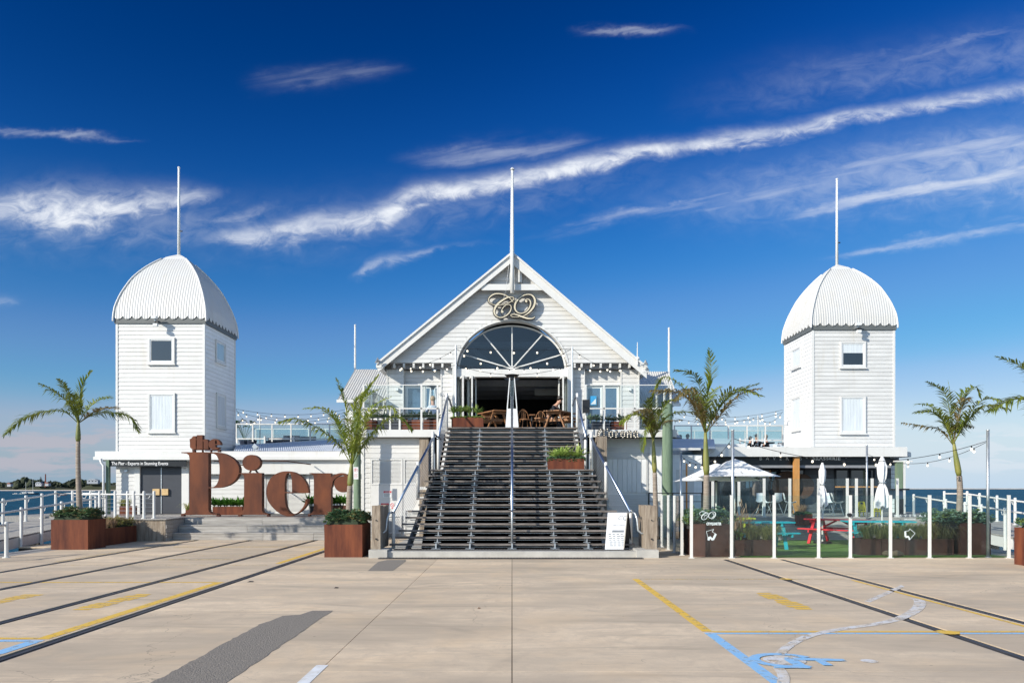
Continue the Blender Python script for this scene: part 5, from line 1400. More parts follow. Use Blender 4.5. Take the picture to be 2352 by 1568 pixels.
# P
outer = [(1045, 341), (1376, 341)]
bowl_o = crom([(1376, 341), (1500, 345), (1600, 372), (1690, 430), (1745, 510), (1752, 590), (1715, 670), (1640, 735), (1540, 772), (1440, 781), (1376, 782)], 5)
bowl_i = crom([(1408, 356), (1440, 360), (1478, 385), (1504, 450), (1514, 560), (1505, 660), (1480, 730), (1445, 764), (1408, 768)], 5)
stemR = [(1376, 1040), (1384, 1070), (1410, 1088), (1470, 1094), (1482, 1096), (1482, 1107), (1040, 1107), (1040, 1096), (1080, 1090), (1125, 1065), (1144, 1030), (1146, 430), (1138, 380), (1110, 356), (1045, 352)]
loop = [(1045, 341)] + bowl_o + stemR
shape('letter_p', [[c7(*p) for p in loop], [c7(*p) for p in [(1376, 356)] + bowl_i + [(1376, 768)]]], YL_, YL_+TH, RUSTL, ls)
# i
istem = [(-12, 595), (268, 595), (268, 1040), (276, 1072), (300, 1088), (345, 1094), (345, 1107), (-70, 1107), (-70, 1096), (-30, 1090), (20, 1070), (40, 1040), (48, 1000), (50, 660), (42, 620), (20, 607), (-12, 604)]
shape('letter_i', [[c8(*p) for p in istem]], YL_, YL_+TH, RUSTL, ls)
shape('letter_dot', [[c8(137 + 109*math.cos(a*math.pi/20), 470 + 97*math.sin(a*math.pi/20)) for a in range(40)]], YL_, YL_+TH, RUSTL, ls)
m_ = MB()
for (a, c) in (((118, 565), (100, 592)), ((178, 565), (198, 592))):
    p, q = c8(*a), c8(*c); m_.beam((p[0], YL_+.15, p[1]), (q[0], YL_+.15, q[1]), .05)
m_.build('strut', RUSTD, ls)
# e
ol = [(322+0, 850), (330, 760), (362, 680), (420, 618), (500, 583), (585, 574), (670, 590), (750, 640), (805, 710), (832, 780), (840, 842)]
oc = crom(ol, 5)
low = crom([(840, 915), (822, 975), (775, 1040), (700, 1095), (615, 1124), (530, 1112), (450, 1065), (385, 1000), (340, 930), (322, 850)], 5)
inn = crom([(548, 842), (550, 920), (562, 1000), (590, 1060), (640, 1098), (700, 1085), (760, 1030), (792, 970), (805, 915)], 5)
loop = oc + [(548, 842)] + inn[1:] + [(805, 913)] + low[:-1]
cnt = crom([(548, 828), (548, 720), (558, 640), (578, 602), (598, 595), (618, 610), (632, 660), (636, 740), (637, 828)], 4)
shape('letter_e', [[c8(*p) for p in loop], [c8(*p) for p in cnt]], YL_, YL_+TH, RUSTL, ls)
# r
arm_o = crom([(1115, 650), (1150, 622), (1200, 602), (1250, 596), (1300, 612), (1335, 655), (1352, 715), (1350, 770), (1325, 810), (1285, 830), (1240, 832), (1195, 810), (1162, 770), (1152, 725), (1165, 680), (1200, 648), (1250, 636)], 5)
arm_i = crom([(1285, 636), (1262, 622), (1225, 626), (1180, 650), (1140, 695), (1127, 760)], 4)
loop = [(850, 596), (1112, 598)] + arm_o + arm_i + [(1115, 780), (1115, 1050), (1122, 1085), (1180, 1098), (1180, 1107), (832, 1107), (832, 1097), (870, 1090), (897, 1060), (904, 1020), (905, 660), (898, 625), (875, 608), (850, 606)]
shape('letter_r', [[c8(*p) for p in loop]], YL_, YL_+TH, RUSTL, ls)
# the
tl = [(1143, 182), (1165, 175), (1190, 145), (1222, 143), (1222, 178), (1231, 180), (1231, 192), (1222, 192), (1222, 285), (1231, 296), (1210, 306), (1178, 305), (1152, 285), (1148, 192)]
hl = [(1233, 133), (1304, 131), (1304, 196), (1328, 180), (1360, 184), (1375, 205), (1375, 305), (1318, 305), (1318, 214), (1306, 206), (1306, 305), (1233, 305)]
el = [(1451 + 74*math.cos(R(a)), 245 - 66*math.sin(R(a))) for a in range(5, 331, 12)] + [(1493, 284), (1470, 286), (1458, 268), (1458, 252), (1524, 252)]
sc_ = [(1458, 196), (1478, 194), (1484, 240), (1458, 240)]
shape('letter_t', [[c7(*p) for p in tl]], YL_, YL_+.2, RUSTL, ls)
shape('letter_h', [[c7(*p) for p in hl]], YL_, YL_+.2, RUSTL, ls)
shape('letter_e', [[c7(*p) for p in el], [c7(*p) for p in sc_]], YL_, YL_+.2, RUSTL, ls)
def cb(x0, x1, y0, y1, m_=RUSTD, nm='support', ya=.02, yb=.18):
    a, c = c7(x0, y1), c7(x1, y0); MB().box(a[0], c[0], YL_+ya, YL_+yb, a[1], c[1]).build(nm, m_, ls)
cb(1172, 1516, 308, 316); cb(1176, 1204, 317, 340); cb(1486, 1512, 317, 340); cb(1293, 1297, 317, 340); cb(1398, 1402, 317, 340)
for x in (1056, 1490, 1755): cb(x-18, x+18, 1108, 1125, RUSTD, 'foot')
for x in (340, 842):
    a, c = c8(x-14, 1125), c8(x+14, 1108); MB().box(a[0], c[0], YL_+.02, YL_+.2, a[1], c[1]).build('foot', RUSTD, ls)
MB().box(c7(1030, 0)[0], c8(1190, 0)[0], YL_-.01, YL_+.22, DZ+.001, DZ+.012).build('base_rail', RUSTD, ls)
# braces back to the verandah beam
for (a, z) in (((1735, 440), 2.62),):
    p = c7(*a)
p = c8(270, 442); MB().tube([(p[0]-.1, YL_+.2, p[1]), (p[0]+.7, YL_+.45, p[1]-.01), (p[0]+1.0, 29.5, 2.55)], .02, 6).build('brace', RUSTD, ls)
p = c7(1420, 442); MB().tube([(p[0], YL_+.1, p[1]), (p[0]+.35, 29.5, 2.5)], .02, 6).build('brace', RUSTD, ls)

# planters behind the letters
planter('long corten planter behind the letters P and i', X(488, 28.9), X(556, 28.9), 28.9, 29.3, DZ, .30)
agaves('broad_leaf_plants', 'broad leaved green plants between the letters P and i', 'plants', [(X(492 + i*7.2, 29.1), 29.1 + .1*(i % 2), DZ+.28) for i in range(10)], .46, BROAD, 41, 24, .11, up=.8, stem=.05)
planter('dark pot like planter between the letters e and r', X(712, 28.9), X(722, 28.9), 28.9, 29.1, DZ, .32, DARK)
agaves('broad_leaf_plants', 'broad leaved plant between the letters e and r', 'plants', [(X(716, 29), 29.0, DZ+.3), (X(713, 29), 28.95, DZ+.3)], .44, BROAD, 42, 22, .11, up=.8, stem=.08)
planter('corten planter partly hidden behind the letter r', X(762, 28.9), X(802, 28.9), 28.9, 29.3, DZ, .34, RUSTD)
agaves('broad_leaf_plants', 'broad leaved plants right of the stem of the letter r', 'plants', [(X(768 + i*7, 29.1), 29.05, DZ+.32) for i in range(5)], .46, BROAD, 43, 24, .11, up=.8, stem=.08)
planter('small corten box planter by the left door of the low building', X(274, 28.6), X(303, 28.6), 28.6, 29.0, DZ, .33)
tussock('green tussock in the small box planter left of the dark doors', 'grass plant', [(X(281 + 7*i, 28.8), 28.8, DZ+.28) for i in range(3)], .42, GRASSM, 44, 90, wd=.014)
tussock('green tussock at the left foot of the letter P', 'grass plant', [(X(431, 28.9), 28.9, DZ+.12)], .45, GRASSM, 45, 90, wd=.014)
planter('narrow corten pot left of the letter P', X(426, 28.8), X(436, 28.8), 28.8, 29.0, DZ, .18)
# ================================================================ central hall
FZ = 3.64
YG, YWL, YB_ = 29.2, 29.5, 28.88
SLL, SLR, ZAP = .8187, .85, 10.14
hall = thing('pavilion_hall', 'white gabled weatherboard hall with an arched window over the stairs', 'building', (0, 29.5, FZ))
def xl_(z, off=.19): return -(ZAP - off - z) / SLL
def xr_(z, off=.19): return (ZAP - off - z) / SLR
ZG = Z(833, YG); AZ, AA, AB = Z(850, YG), 2.04, Z(737, YG) - Z(850, YG)
# gable backing with the arch cut out
arch = []
a0 = math.asin((ZG - AZ) / AB)
for i in range(33):
    a = math.pi - a0 - (math.pi - 2*a0) * i / 32
    arch.append((AA*math.cos(a), AZ + AB*math.sin(a)))
poly = [(xl_(ZG), ZG), arch[0]]
wallp = [(xl_(ZG), ZG)] + arch + [(xr_(ZG), ZG), (0, ZAP - .19)]
shape('gable_wall', [wallp], YG, YG + .35, BOARD, hall)
def gseg(zm, zl, zh):
    L_, R_ = xl_(zl) - .02, xr_(zl) + .02
    if zl > AZ + AB: return [(L_ + 10, R_ + 10)]
    h = AA * math.sqrt(max(0, 1 - ((zl - AZ) / AB) ** 2)) + .035
    h2 = AA * math.sqrt(max(0, 1 - (min(AB, zh - AZ) / AB) ** 2))
    return [(L_ + 10, 10 - h), (10 + h, R_ + 10)]
boards(hall, (Vector((-10, YG, 0)), Vector((1, 0, 0)), Vector((0, -1, 0))), ZG, ZAP - .25, .157, gseg, BOARD)
# arch trim: a thin raised ring
mb = MB()
for i, (x, z) in enumerate(arch):
    d = Vector((x / AA, 0, (z - AZ) / AB)).normalized()
    for k in (0, .055):
        for yy in (YG - .035, YG + .0):
            mb.v.append((x + d.x * k, yy, z + d.z * k))
for i in range(len(arch) - 1):
    for (p, q) in ((0, 2), (2, 3), (3, 1), (1, 0)): mb.f.append((4*i+p, 4*i+4+p, 4*i+4+q, 4*i+q))
fixn(mb.build('arch_trim', WHITE, hall))
# fan window
YA = YG + .42; zf = Z(849.5, YA); fa, fb_ = 2.02, Z(747, YA) - zf
fan = MB(); gl_ = [(fa*math.cos(math.pi*i/32), zf + fb_*math.sin(math.pi*i/32)) for i in range(33)]
for i in range(33):
    a = math.pi*i/32; x, z = gl_[i]
    for k in (1.0, .965):
        for yy in (YA - .03, YA + .04): fan.v.append((x*k, yy, zf + (z - zf)*k))
for i in range(32):
    for (p, q) in ((0, 2), (2, 3), (3, 1), (1, 0)): fan.f.append((4*i+p, 4*i+4+p, 4*i+4+q, 4*i+q))
fw_ = fixn(fan.build('fan_window', WHITE, hall))
shape('pane', [gl_], YA + .005, YA + .012, glassmat('fan_glass', (.42, .50, .58), 1.5), fw_)
hub = (0, YA - .01, zf + .04)
for (px, py) in ((1058, 812), (1107, 764), (1176, 747), (1248, 766), (1298, 812)):
    MB().beam(hub, (X(px, YA), YA - .01, Z(py, YA)), .043, .05, (0, 1, 0)).build('glazing_bar', WHITE, fw_)
MB().prismy([(-.12, zf), (.12, zf), (.07, zf+.14), (-.07, zf+.14)], YA-.045, YA-.012).build('hub_plate', WHITE, fw_)
# transom
MB().box(X(1050, YA), X(1303, YA), YG+.12, YA+.10, Z(865, YG+.12), zf-.002).build('transom', WHITE, hall)
for s in (-1, 1):
    MB().box(s*2.03, s*2.17, YG-.02, YA+.1, FZ, ZG-.002).build('jamb', WHITE, hall)
    MB().box(s*2.175, s*2.19, YG+.02, YA+.1, FZ, ZG-.002).build('jamb_edge', WHITE, hall)
# lower walls with niches
zt_ = Z(848, YWL)
def wallbits(x0, x1, n0, n1, s):
    """x0..x1 wall with niche n0..n1"""
    w_ = MB()
    w_.box(x0, n0, YWL, YWL+.3, FZ, zt_); w_.box(n1, x1, YWL, YWL+.3, FZ, zt_); w_.box(n0+.001, n1-.001, YWL+.22, YWL+.3, FZ, zt_)
    w_.build('lower_wall', BOARD, hall)
    fr_ = (Vector((x0, YWL, 0)), Vector((1, 0, 0)), Vector((0, -1, 0)))
    boards(hall, fr_, FZ, zt_, .157, lambda zm, zl, zh: [(0.05, n0-x0-.04), (n1-x0+.04, x1-x0-.04)], BOARD)
    zn = Z(884, YWL)
    boards(hall, (Vector((n0, YWL+.22, 0)), Vector((1, 0, 0)), Vector((0, -1, 0))), zn, zt_, .15, lambda zm, zl, zh: [(0, n1-n0)], BOARD)
    for xx in (x0, n0-.04, n1, x1-.04): MB().box(xx, xx+.045, YWL-.035, YWL+.02, FZ, zt_).build('corner_board', WHITE, hall)
    f2 = (Vector((n0, YWL+.215, 0)), Vector((1, 0, 0)), Vector((0, -1, 0)))
    L_ = n1 - n0
    w1 = window(hall, f2, .04, L_*.52, FZ+.06, zn, pane=mat('blue_window_glass', (.05, .10, .17), .06, var=.25, scale=1.0, spec=1.0), fw=.05)
    window(hall, f2, L_*.52+.01, L_-.02, FZ+.06, zn, pane=MATS['blue_window_glass'], fw=.05)
    MB().box(n0+.01, n1-.01, YWL+.12, YWL+.21, zn, zn+.06).build('window_head', WHITE, hall)
wallbits(X(888, YWL), X(1046, YWL), X(927, YWL), X(1012, YWL), -1)
wallbits(X(1316, YWL), X(1468, YWL), X(1343, YWL), X(1425, YWL), 1)
pst = thing('poster', 'blue and white poster inside the right balcony window', 'poster', (X(1363, YWL), YWL+.15, 4.3))
MB().box(X(1356, YWL), X(1371, YWL), YWL+.150, YWL+.158, Z(929, YWL), Z(908, YWL)).build('sheet', mat('poster_blue', (.02, .30, .62), .4), pst)
MB().add([(X(1357.5, YWL), YWL+.147, Z(927, YWL)), (X(1369.5, YWL), YWL+.147, Z(927, YWL)), (X(1369.5, YWL), YWL+.147, Z(914, YWL))], [(0, 1, 2)]).build('print', WPLAST, pst)
# bracket band
for s, pxs in ((-1, [x for x in (905, 927.5, 950, 972, 994, 1016, 1038.5)]), (1, (1320, 1336, 1358, 1380, 1402, 1424, 1446))):
    xa_, xb_ = (X(896, YG), -2.2) if s < 0 else (2.2, X(1452, YG))
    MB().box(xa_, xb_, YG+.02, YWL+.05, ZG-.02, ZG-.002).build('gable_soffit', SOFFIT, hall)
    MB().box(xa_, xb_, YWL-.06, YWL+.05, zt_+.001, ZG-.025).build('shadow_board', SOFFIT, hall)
    for px in pxs: MB().box(X(px, YG)-.035, X(px, YG)+.035, YG-.01, YWL-.062, zt_+.02, ZG-.022).build('bracket', WHITE, hall)
# roof
YE = 36.5
def slope(sgn, sl, x_end, nm, m_, zoff, th, ya, yb, xs=0.0, grow=0.0):
    x1 = sgn * (x_end + grow); mb = MB()
    z0 = ZAP + zoff - abs(xs) * sl; z1 = ZAP + zoff - abs(x1) * sl
    poly = [(sgn*xs, z0), (x1, z1), (x1, z1 - th), (sgn*xs, z0 - th)]
    if sgn > 0: poly = poly[::-1]
    mb.prismy(poly, ya, yb); return fixn(mb.build(nm, m_, hall))
slope(-1, SLL, 4.83, 'roof', CORR, .02, .10, YB_+.02, YE); slope(1, SLR, 4.83, 'roof', CORR, .02, .10, YB_+.02, YE)
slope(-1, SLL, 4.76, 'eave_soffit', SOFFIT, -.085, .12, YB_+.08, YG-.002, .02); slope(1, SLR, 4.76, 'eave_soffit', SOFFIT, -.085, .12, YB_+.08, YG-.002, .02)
slope(-1, SLL, 4.86, 'barge_board', WHITE, .05, .34, YB_-.03, YB_+.018, .0); slope(1, SLR, 4.88, 'barge_board', WHITE, .05, .40, YB_-.03, YB_+.018, .0)
slope(-1, SLL, 4.89, 'barge_cap', WHITE, .085, .09, YB_-.09, YB_-.032, .0); slope(1, SLR, 4.91, 'barge_cap', WHITE, .085, .09, YB_-.09, YB_-.032, .0)
# collar tie and king post
MB().box(X(1106, YB_), X(1256, YB_), YB_+.02, YB_+.12, Z(666, YB_), Z(652, YB_)).build('collar_tie', WHITE, hall)
MB().box(-.09, .09, YB_+.13, YB_+.20, Z(652, YB_), ZAP-.5).build('king_post', WHITE, hall)
MB().box(X(1190, YB_), X(1199, YB_), YB_+.16, YG-.03, Z(645, YB_), Z(615, YB_)).build('outrigger', WHITE, hall)
# eave ends
MB().box(-4.92, -4.72, YB_-.05, YE, ZAP-4.83*SLL-.16, ZAP-4.83*SLL-.04).build('gutter', WHITE, hall)
MB().box(4.74, 4.96, YB_-.05, YE, ZAP-4.83*SLR-.17, ZAP-4.83*SLR-.04).build('gutter', WHITE, hall)
# interior
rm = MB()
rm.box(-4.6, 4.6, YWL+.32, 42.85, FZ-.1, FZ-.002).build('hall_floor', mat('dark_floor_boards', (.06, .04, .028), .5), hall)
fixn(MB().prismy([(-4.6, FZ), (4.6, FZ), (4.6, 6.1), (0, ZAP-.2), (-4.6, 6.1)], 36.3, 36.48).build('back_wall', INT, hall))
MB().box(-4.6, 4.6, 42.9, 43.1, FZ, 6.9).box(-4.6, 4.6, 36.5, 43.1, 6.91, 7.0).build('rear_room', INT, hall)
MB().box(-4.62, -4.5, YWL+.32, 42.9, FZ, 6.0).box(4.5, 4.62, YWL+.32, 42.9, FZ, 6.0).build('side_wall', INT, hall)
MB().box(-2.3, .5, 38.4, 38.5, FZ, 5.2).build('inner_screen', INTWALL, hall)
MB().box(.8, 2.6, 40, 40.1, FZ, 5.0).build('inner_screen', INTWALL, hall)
for i, yy in enumerate((30.9, 32.3, 33.8, 35.4, 37.0, 38.8, 40.8)):
    MB().box(-4.5, 4.5, yy, yy+.14, 5.62 - .0*i, 5.86).build('ceiling_beam', INTMID, hall)
MB().beam((0, 31, 9.3), (-3.3, 31, 6.4), .2).build('truss', WHITE, hall); MB().beam((0, 31, 9.3), (3.3, 31, 6.4), .2).build('truss', WHITE, hall)
MB().beam((-2.1, 31.5, 7.6), (-.1, 31.5, 5.95), .18).build('truss', WHITE, hall); MB().beam((2.1, 31.5, 7.6), (.1, 31.5, 5.95), .18).build('truss', WHITE, hall)
MB().box(-2.6, 2.6, 31.2, 31.35, 7.2, 7.4).build('truss', WHITE, hall)
MB().box(.9, 1.9, 31.5, 31.9, 5.35, 5.6).build('ceiling_unit', INTMID, hall)
# folded doors
def leaf(par, p, q, z0, z1):
    p, q = Vector(p), Vector(q); d = (q - p).normalized(); f = .07
    mb = MB()
    for a, c in ((p, p + d*f), (q - d*f, q)): mb.beam((a.x, a.y, (z0+z1)/2), (c.x, c.y, (z0+z1)/2), .045, z1-z0)
    for z in (z0+f/2, z1-f/2): mb.beam((p.x+d.x*f, p.y+d.y*f, z), (q.x-d.x*f, q.y-d.y*f, z), .043, f)
    o = fixn(mb.build('folding_door', WHITE, par))
    n_ = MB(); n_.beam((p.x+d.x*f, p.y+d.y*f, (z0+z1)/2), (q.x-d.x*f, q.y-d.y*f, (z0+z1)/2), .008, z1-z0-2*f); n_.build('glass_pane', GLASS, o)
zd = Z(868, YA)
fd = thing('folding_doors', 'white framed glass doors folded back at the left of the opening', 'folding doors', (-1.8, 29.3, FZ))
yq = YA + .05
for k, (x0, x1) in enumerate(((-2.0, -1.78), (-1.78, -1.62), (-1.62, -1.45), (-1.45, -1.34))):
    leaf(fd, (x0, yq if k % 2 == 0 else yq-.75, 0), (x1, yq-.75 if k % 2 == 0 else yq, 0), FZ+.02, zd)
f2 = thing('folding_doors', 'white framed glass door folded back at the right of the opening', 'folding doors', (1.9, 29.3, FZ))
leaf(f2, (2.0, yq, 0), (1.86, yq-.75, 0), FZ+.02, zd); leaf(f2, (1.86, yq-.75, 0), (1.74, yq, 0), FZ+.02, zd)

# flagpole at the gable
fp_ = thing('flagpole', 'tall white flagpole rising from the peak of the central gable', 'flagpole', (0, YB_-.12, Z(674, YB_)))
MB().tube([(.01, YB_-.15, Z(676, YB_)), (.01, YB_-.15, Z(588, YB_)), (.01, YB_-.15, Z(394, YB_))], [.075, .07, .045], 10).build('pole', POLEW, fp_, smooth=True)
MB().lathe((.01, YB_-.15, Z(394, YB_)), [(.09, 0), (.06, .05), (.0, .09)], 8).build('truck', WHITE, fp_)
MB().tube([(-.03, YB_-.2, Z(400, YB_)), (-.07, YB_-.22, Z(590, YB_)), (-.22, YB_-.25, Z(670, YB_))], .006, 4).build('halyard', WHITE, fp_)
MB().tube([(-.22, YB_-.25, Z(670, YB_)), (-.30, YB_-.3, Z(690, YB_))], .005, 4).build('rope_end', WHITE, fp_)

# side wings of the hall
for s in (-1, 1):
    t = thing('hall_wing', 'white corrugated roof and wall of the wing at the hall\'s %s' % ('left' if s < 0 else 'right'), 'building', (s*5.8, 33, FZ), 'wings of the hall')
    xe = 6.73 if s < 0 else 6.47; ze = 5.08 if s < 0 else 4.94
    MB().box(min(s*4.7, s*(xe-.15)), max(s*4.7, s*(xe-.15)), 31.5, 38, 3.0, ze+.02).build('wall', BOARDS, t)
    boards(t, (Vector((min(s*4.7, s*(xe-.15)), 31.5, 0)), Vector((1, 0, 0)), Vector((0, -1, 0))), FZ, ze, .16, full(0, xe-.15-4.7), BOARDS)
    r = MB(); n_ = 22*4; zr = Z(848, 34.2) if s < 0 else Z(853, 34.2); xt = 6.73 if s < 0 else 6.71
    for i in range(n_+1):
        f_ = i/n_; xb1 = 4.6 + (xe+.1-4.6)*f_; xt1 = 4.6 + (xt-4.6)*f_; wv_ = .016*math.cos(i*math.pi/2)
        r.v += [(s*xb1, 31.2, ze+.05+wv_), (s*xt1, 34.2, zr+wv_)]
    r.f = [(2*i, 2*i+2, 2*i+3, 2*i+1) if s > 0 else (2*i, 2*i+1, 2*i+3, 2*i+2) for i in range(n_)]
    r.add([(s*(xe+.1), 31.2, ze+.05), (s*xt, 34.2, zr), (s*xt, 36, zr), (s*(xe+.1), 39, ze+.05)], [(0, 1, 2, 3)])
    r.build('roof', CORR, t)
    MB().box(min(s*4.6, s*(xe+.12)), max(s*4.6, s*(xe+.12)), 31.1, 31.19, ze-.06, ze+.05).build('gutter', WHITE, t)
    fpz = 748 if s < 0 else 755
    fp2 = thing('flagpole', 'slim white pole behind the wing at the hall\'s %s' % ('left' if s < 0 else 'right'), 'flagpole', (s*7.15, 36.3, 6))
    MB().tube([(s*7.15, 36.3, 5.8), (s*7.15, 36.3, Z(fpz, 36.3))], [.06, .04], 8).build('pole', POLEW, fp2)
    MB().lathe((s*7.15, 36.3, Z(fpz, 36.3)), [(.05, 0), (.05, .04), (.01, .07)], 8).build('finial', WHITE, fp2)
# loudspeaker horns and antenna on the eaves
for s, px, py in ((-1, 871, 831), (1, 1479, 836)):
    h = thing('horn_speaker', 'small horn loudspeaker on the %s eave of the gable' % ('left' if s < 0 else 'right'), 'loudspeaker', P(px, py+4, 28.6))
    c_ = P(px, py, 28.6); MB().tube([c_ + Vector((-s*.12, .05, -.04)), c_ + Vector((s*.02, 0, .02)), c_ + Vector((s*.10, -.03, .06))], [.03, .05, .12], 10).build('horn', GALV, h)
    MB().tube([c_ + Vector((-s*.05, .02, 0)), P(px, py+7, 28.6)], .02, 6).build('bracket', GALV, h)
an = thing('antenna', 'thin white antenna on the right end of the gable roof', 'antenna', P(1464, 838, 28.8))
MB().tube([P(1464, 838, 28.8), P(1464, 812, 28.8), P(1464, 786, 28.8)], [.03, .02, .012], 8).build('mast', WHITE, an); MB().sphere(P(1465, 823, 28.8), .07, 8, 5).build('dome', WPLAST, an)

# CQ sign -------------------------------------------------------
YS = YG - .24
def q(x, y, w_): return (X(1102.5 + .0625*x, YS), Z(661.5 + .0625*y, YS), w_ * .9 * .0625 * YS / F)
Cs = [(1222,525,6),(1190,480,9),(1150,430,11),(1090,365,13),(1030,318,15),(950,272,17),(860,236,19),(760,213,21),(660,205,22),(560,213,22),(460,250,22),(385,305,21),(330,370,18),(308,430,15),(318,490,13),(355,540,12),(420,582,11),(500,612,11),(600,628,11),(700,632,11),(810,618,11),(920,590,11),(1030,550,12),(1130,505,13),(1205,455,13),(1240,405,13),(1235,360,13),(1190,333,13),(1120,328,16),(1030,342,22),(930,385,29),(830,445,34),(730,515,37),(650,590,38),(585,670,38),(545,750,37),(522,830,35),(525,900,31),(550,965,26),(600,1025,21),(665,1065,18),(740,1082,18),(820,1075,20),(910,1040,22),(1000,980,23),(1075,905,23),(1125,820,21),(1145,740,17),(1138,670,14),(1105,625,12),(1050,605,11),(990,612,12),(920,650,14),(860,710,15),(815,775,14),(790,840,14),(790,890,16),(820,905,20)]
Qs = [(1690,500,30),(1668,470,14),(1680,425,14),(1725,405,15),(1785,415,18),(1835,460,22),(1858,530,25),(1855,610,26),(1830,690,26),(1785,765,26),(1725,835,25),(1650,890,22),(1560,922,18),(1470,926,17),(1390,898,20),(1325,840,25),(1287,765,30),(1275,680,33),(1290,590,34),(1330,505,34),(1385,430,31),(1455,365,27),(1540,305,22),(1630,262,18),(1720,240,17),(1810,236,18),(1890,258,22),(1955,310,28),(1998,380,34),(2018,460,38),(2015,550,39),(1988,640,38),(1945,725,36),(1885,805,32),(1815,880,27),(1735,945,21),(1660,990,16),(1590,1022,12)]
Ts = [(1450,1048,12),(1380,1062,10),(1300,1064,10),(1220,1058,10),(1160,1040,11),(1128,1008,12),(1150,975,13),(1210,962,15),(1290,965,19),(1370,985,24),(1450,1015,29),(1540,1050,32),(1640,1085,32),(1740,1112,29),(1840,1122,25),(1920,1115,21),(1975,1092,17),(2010,1055,14)]
cq = thing('monogram_sign', 'cream and black script monogram CQ on the central gable', 'sign', (0, YS, Z(732, YS)))
g_ = 26 * .0625 * YS / F
for nm, st_ in (('letter_c', Cs), ('letter_q', Qs), ('q_tail', Ts)):
    pts = crom([q(*p) for p in st_], 3)
    mb = MB(); ribbon(mb, pts, YS, YS+.10, grow=g_, drift=.008); bk_ = mb.build(nm, mat('sign_edge_black', (.02, .017, .014), .5), cq)
    mb = MB(); ribbon(mb, pts, YS-.012, YS-.006, drift=.008); mb.build('face', CREAM, bk_)
mb = MB()
for (cx2, cy2) in ((820, 872), (1700, 485)):
    p = q(cx2, cy2, 48)
    mb.tube([(p[0], YS-.018, p[1]), (p[0], YS-.010, p[1])], p[2], 14)
mb.build('ball_face', CREAM, cq)
mb = MB()
for (x, y) in ((540, 900), (900, 240), (1300, 620), (1990, 500), (1500, 1040)):
    p = q(x, y, 1); mb.tube([(p[0], YS+.1, p[1]), (p[0], YG-.01, p[1])], .012, 6)
mb.build('stand_off', DARK, cq)

# ================================================================ stairs
pl = thing('stair_plinth', 'low concrete plinth at the foot of the main stairs', 'plinth', (0, 19.1, 0))
MB().box(-3.42, 3.42, 19.1, 19.45, 0, .147).box(-3.42, 3.42, 19.46, 26.85, -.01, .012).build('kerb', CONC, pl)
MB().box(-3.42, -2.98, 19.0, 19.8, 0, .19).build('end_block', CONC, pl); MB().box(2.98, 3.50, 19.0, 19.8, 0, .19).build('end_block', CONC, pl)
def grate(x0, x1, y0, y1, z, label, par):
    g = MB().box(x0, x1, y0, y1, z-.02, z-.012).build('drain_pan', DARK, par)
    mb = MB(); n_ = int((x1-x0)/.085)
    for i in range(n_): mb.box(x0+i*.075, x0+i*.075+.03, y0, y1, z-.012, z)
    mb.box(x0, x1, y0-.02, y0, z-.012, z+.001); mb.box(x0, x1, y1, y1+.02, z-.012, z+.001)
    o = mb.build('grate_bars', STEELR, g); o['kind'] = 'stuff'
dg = thing('drain_grate', 'long steel drain grate in the concrete before the plinth', 'grate', (0, 18.75, 0))
grate(-3.15, 3.1, 18.72, 18.90, .022, '', dg)
dg2 = thing('drain_grate', 'steel grate on top of the plinth below the lowest tread', 'grate', (0, 19.5, .15))
grate(-2.9, 2.9, 19.47, 19.75, .165, '', dg2)
stair = thing('main_stairs', 'wide open stairs of weathered treads on steel stringers', 'stairs', (0, 19.85, .147))
RISE = .160
hwid = {1: 3.06, 2: 2.98, 3: 2.90, 4: 2.84, 5: 2.79, 6: 2.76, 7: 2.5, 8: 2.58, 9: 2.56, 10: 2.38, 11: 2.45, 12: 2.35, 13: 2.31}
def tread(k):
    if k <= 13: return 19.85 + .22*(k-1), .12 + RISE*k, hwid[k]
    return 24.1 + .209*(k-14), .12 + RISE*k, 2.22 - .01*(k-14)
for k in range(1, 23):
    y, z, hw_ = tread(k)
    dp = .20 if k not in (13,) else 1.55
    r_ = random.Random(k)
    if k == 13:
        for j in range(8): MB().box(-hw_, hw_, y+j*.2, y+j*.2+.192, z-.042, z).build('landing_board', TREADM, stair)
    else:
        MB().box(-hw_+r_.uniform(0, .03), hw_*.0-.003 if False else hw_, y, y+.092, z-.045, z).build('tread', TREADM, stair)
        MB().box(-hw_, hw_-r_.uniform(0, .03), y+.10, y+.192, z-.045, z-.001).build('tread', TREADM, stair)
    if k > 1 or True:
        MB().tube([(-hw_+.12, y+.13, z-.085), (hw_-.12, y+.13, z-.085)], .009, 5).build('tread_rod', GALV, stair)
xsS = [-1.88, -1.04, 0.0, 1.06, 1.89]
for x in xsS:
    lower = [(19.72, .02), (19.85+.22*13, .12+RISE*13-.09)]; upper = [(24.0, .12+RISE*13.4), (25.9, .12+RISE*22-.09)]
    mb = MB(); mb.beam((x, 20.0, .12), (x, 22.7, 2.02), .07, .16); mb.build('stringer', GALV, stair)
    if abs(x) < 1.5: MB().beam((x, 24.1, 2.12), (x, 25.95, 3.48), .07, .16).build('stringer', GALV, stair)
    for k in range(1, 23):
        if k > 13 and abs(x) > 1.5: continue
        y, z, hw_ = tread(k)
        if 'brk' not in globals():
            brk = MB().box(x-.012, x+.012, y+.02, y+.17, z-.13, z-.046).box(x-.085, x+.085, y+.01, y+.16, z-.142, z-.130).build('tread_bracket', GALV, stair); bp0 = Vector((x, y, z))
        else: inst(brk, stair, Vector((x, y, z)) - bp0)
    MB().box(x-.11, x+.11, 19.62, 19.84, .166, .178).box(x-.02, x+.02, 19.66, 19.82, .179, .30).build('foot_plate', GALV, stair)
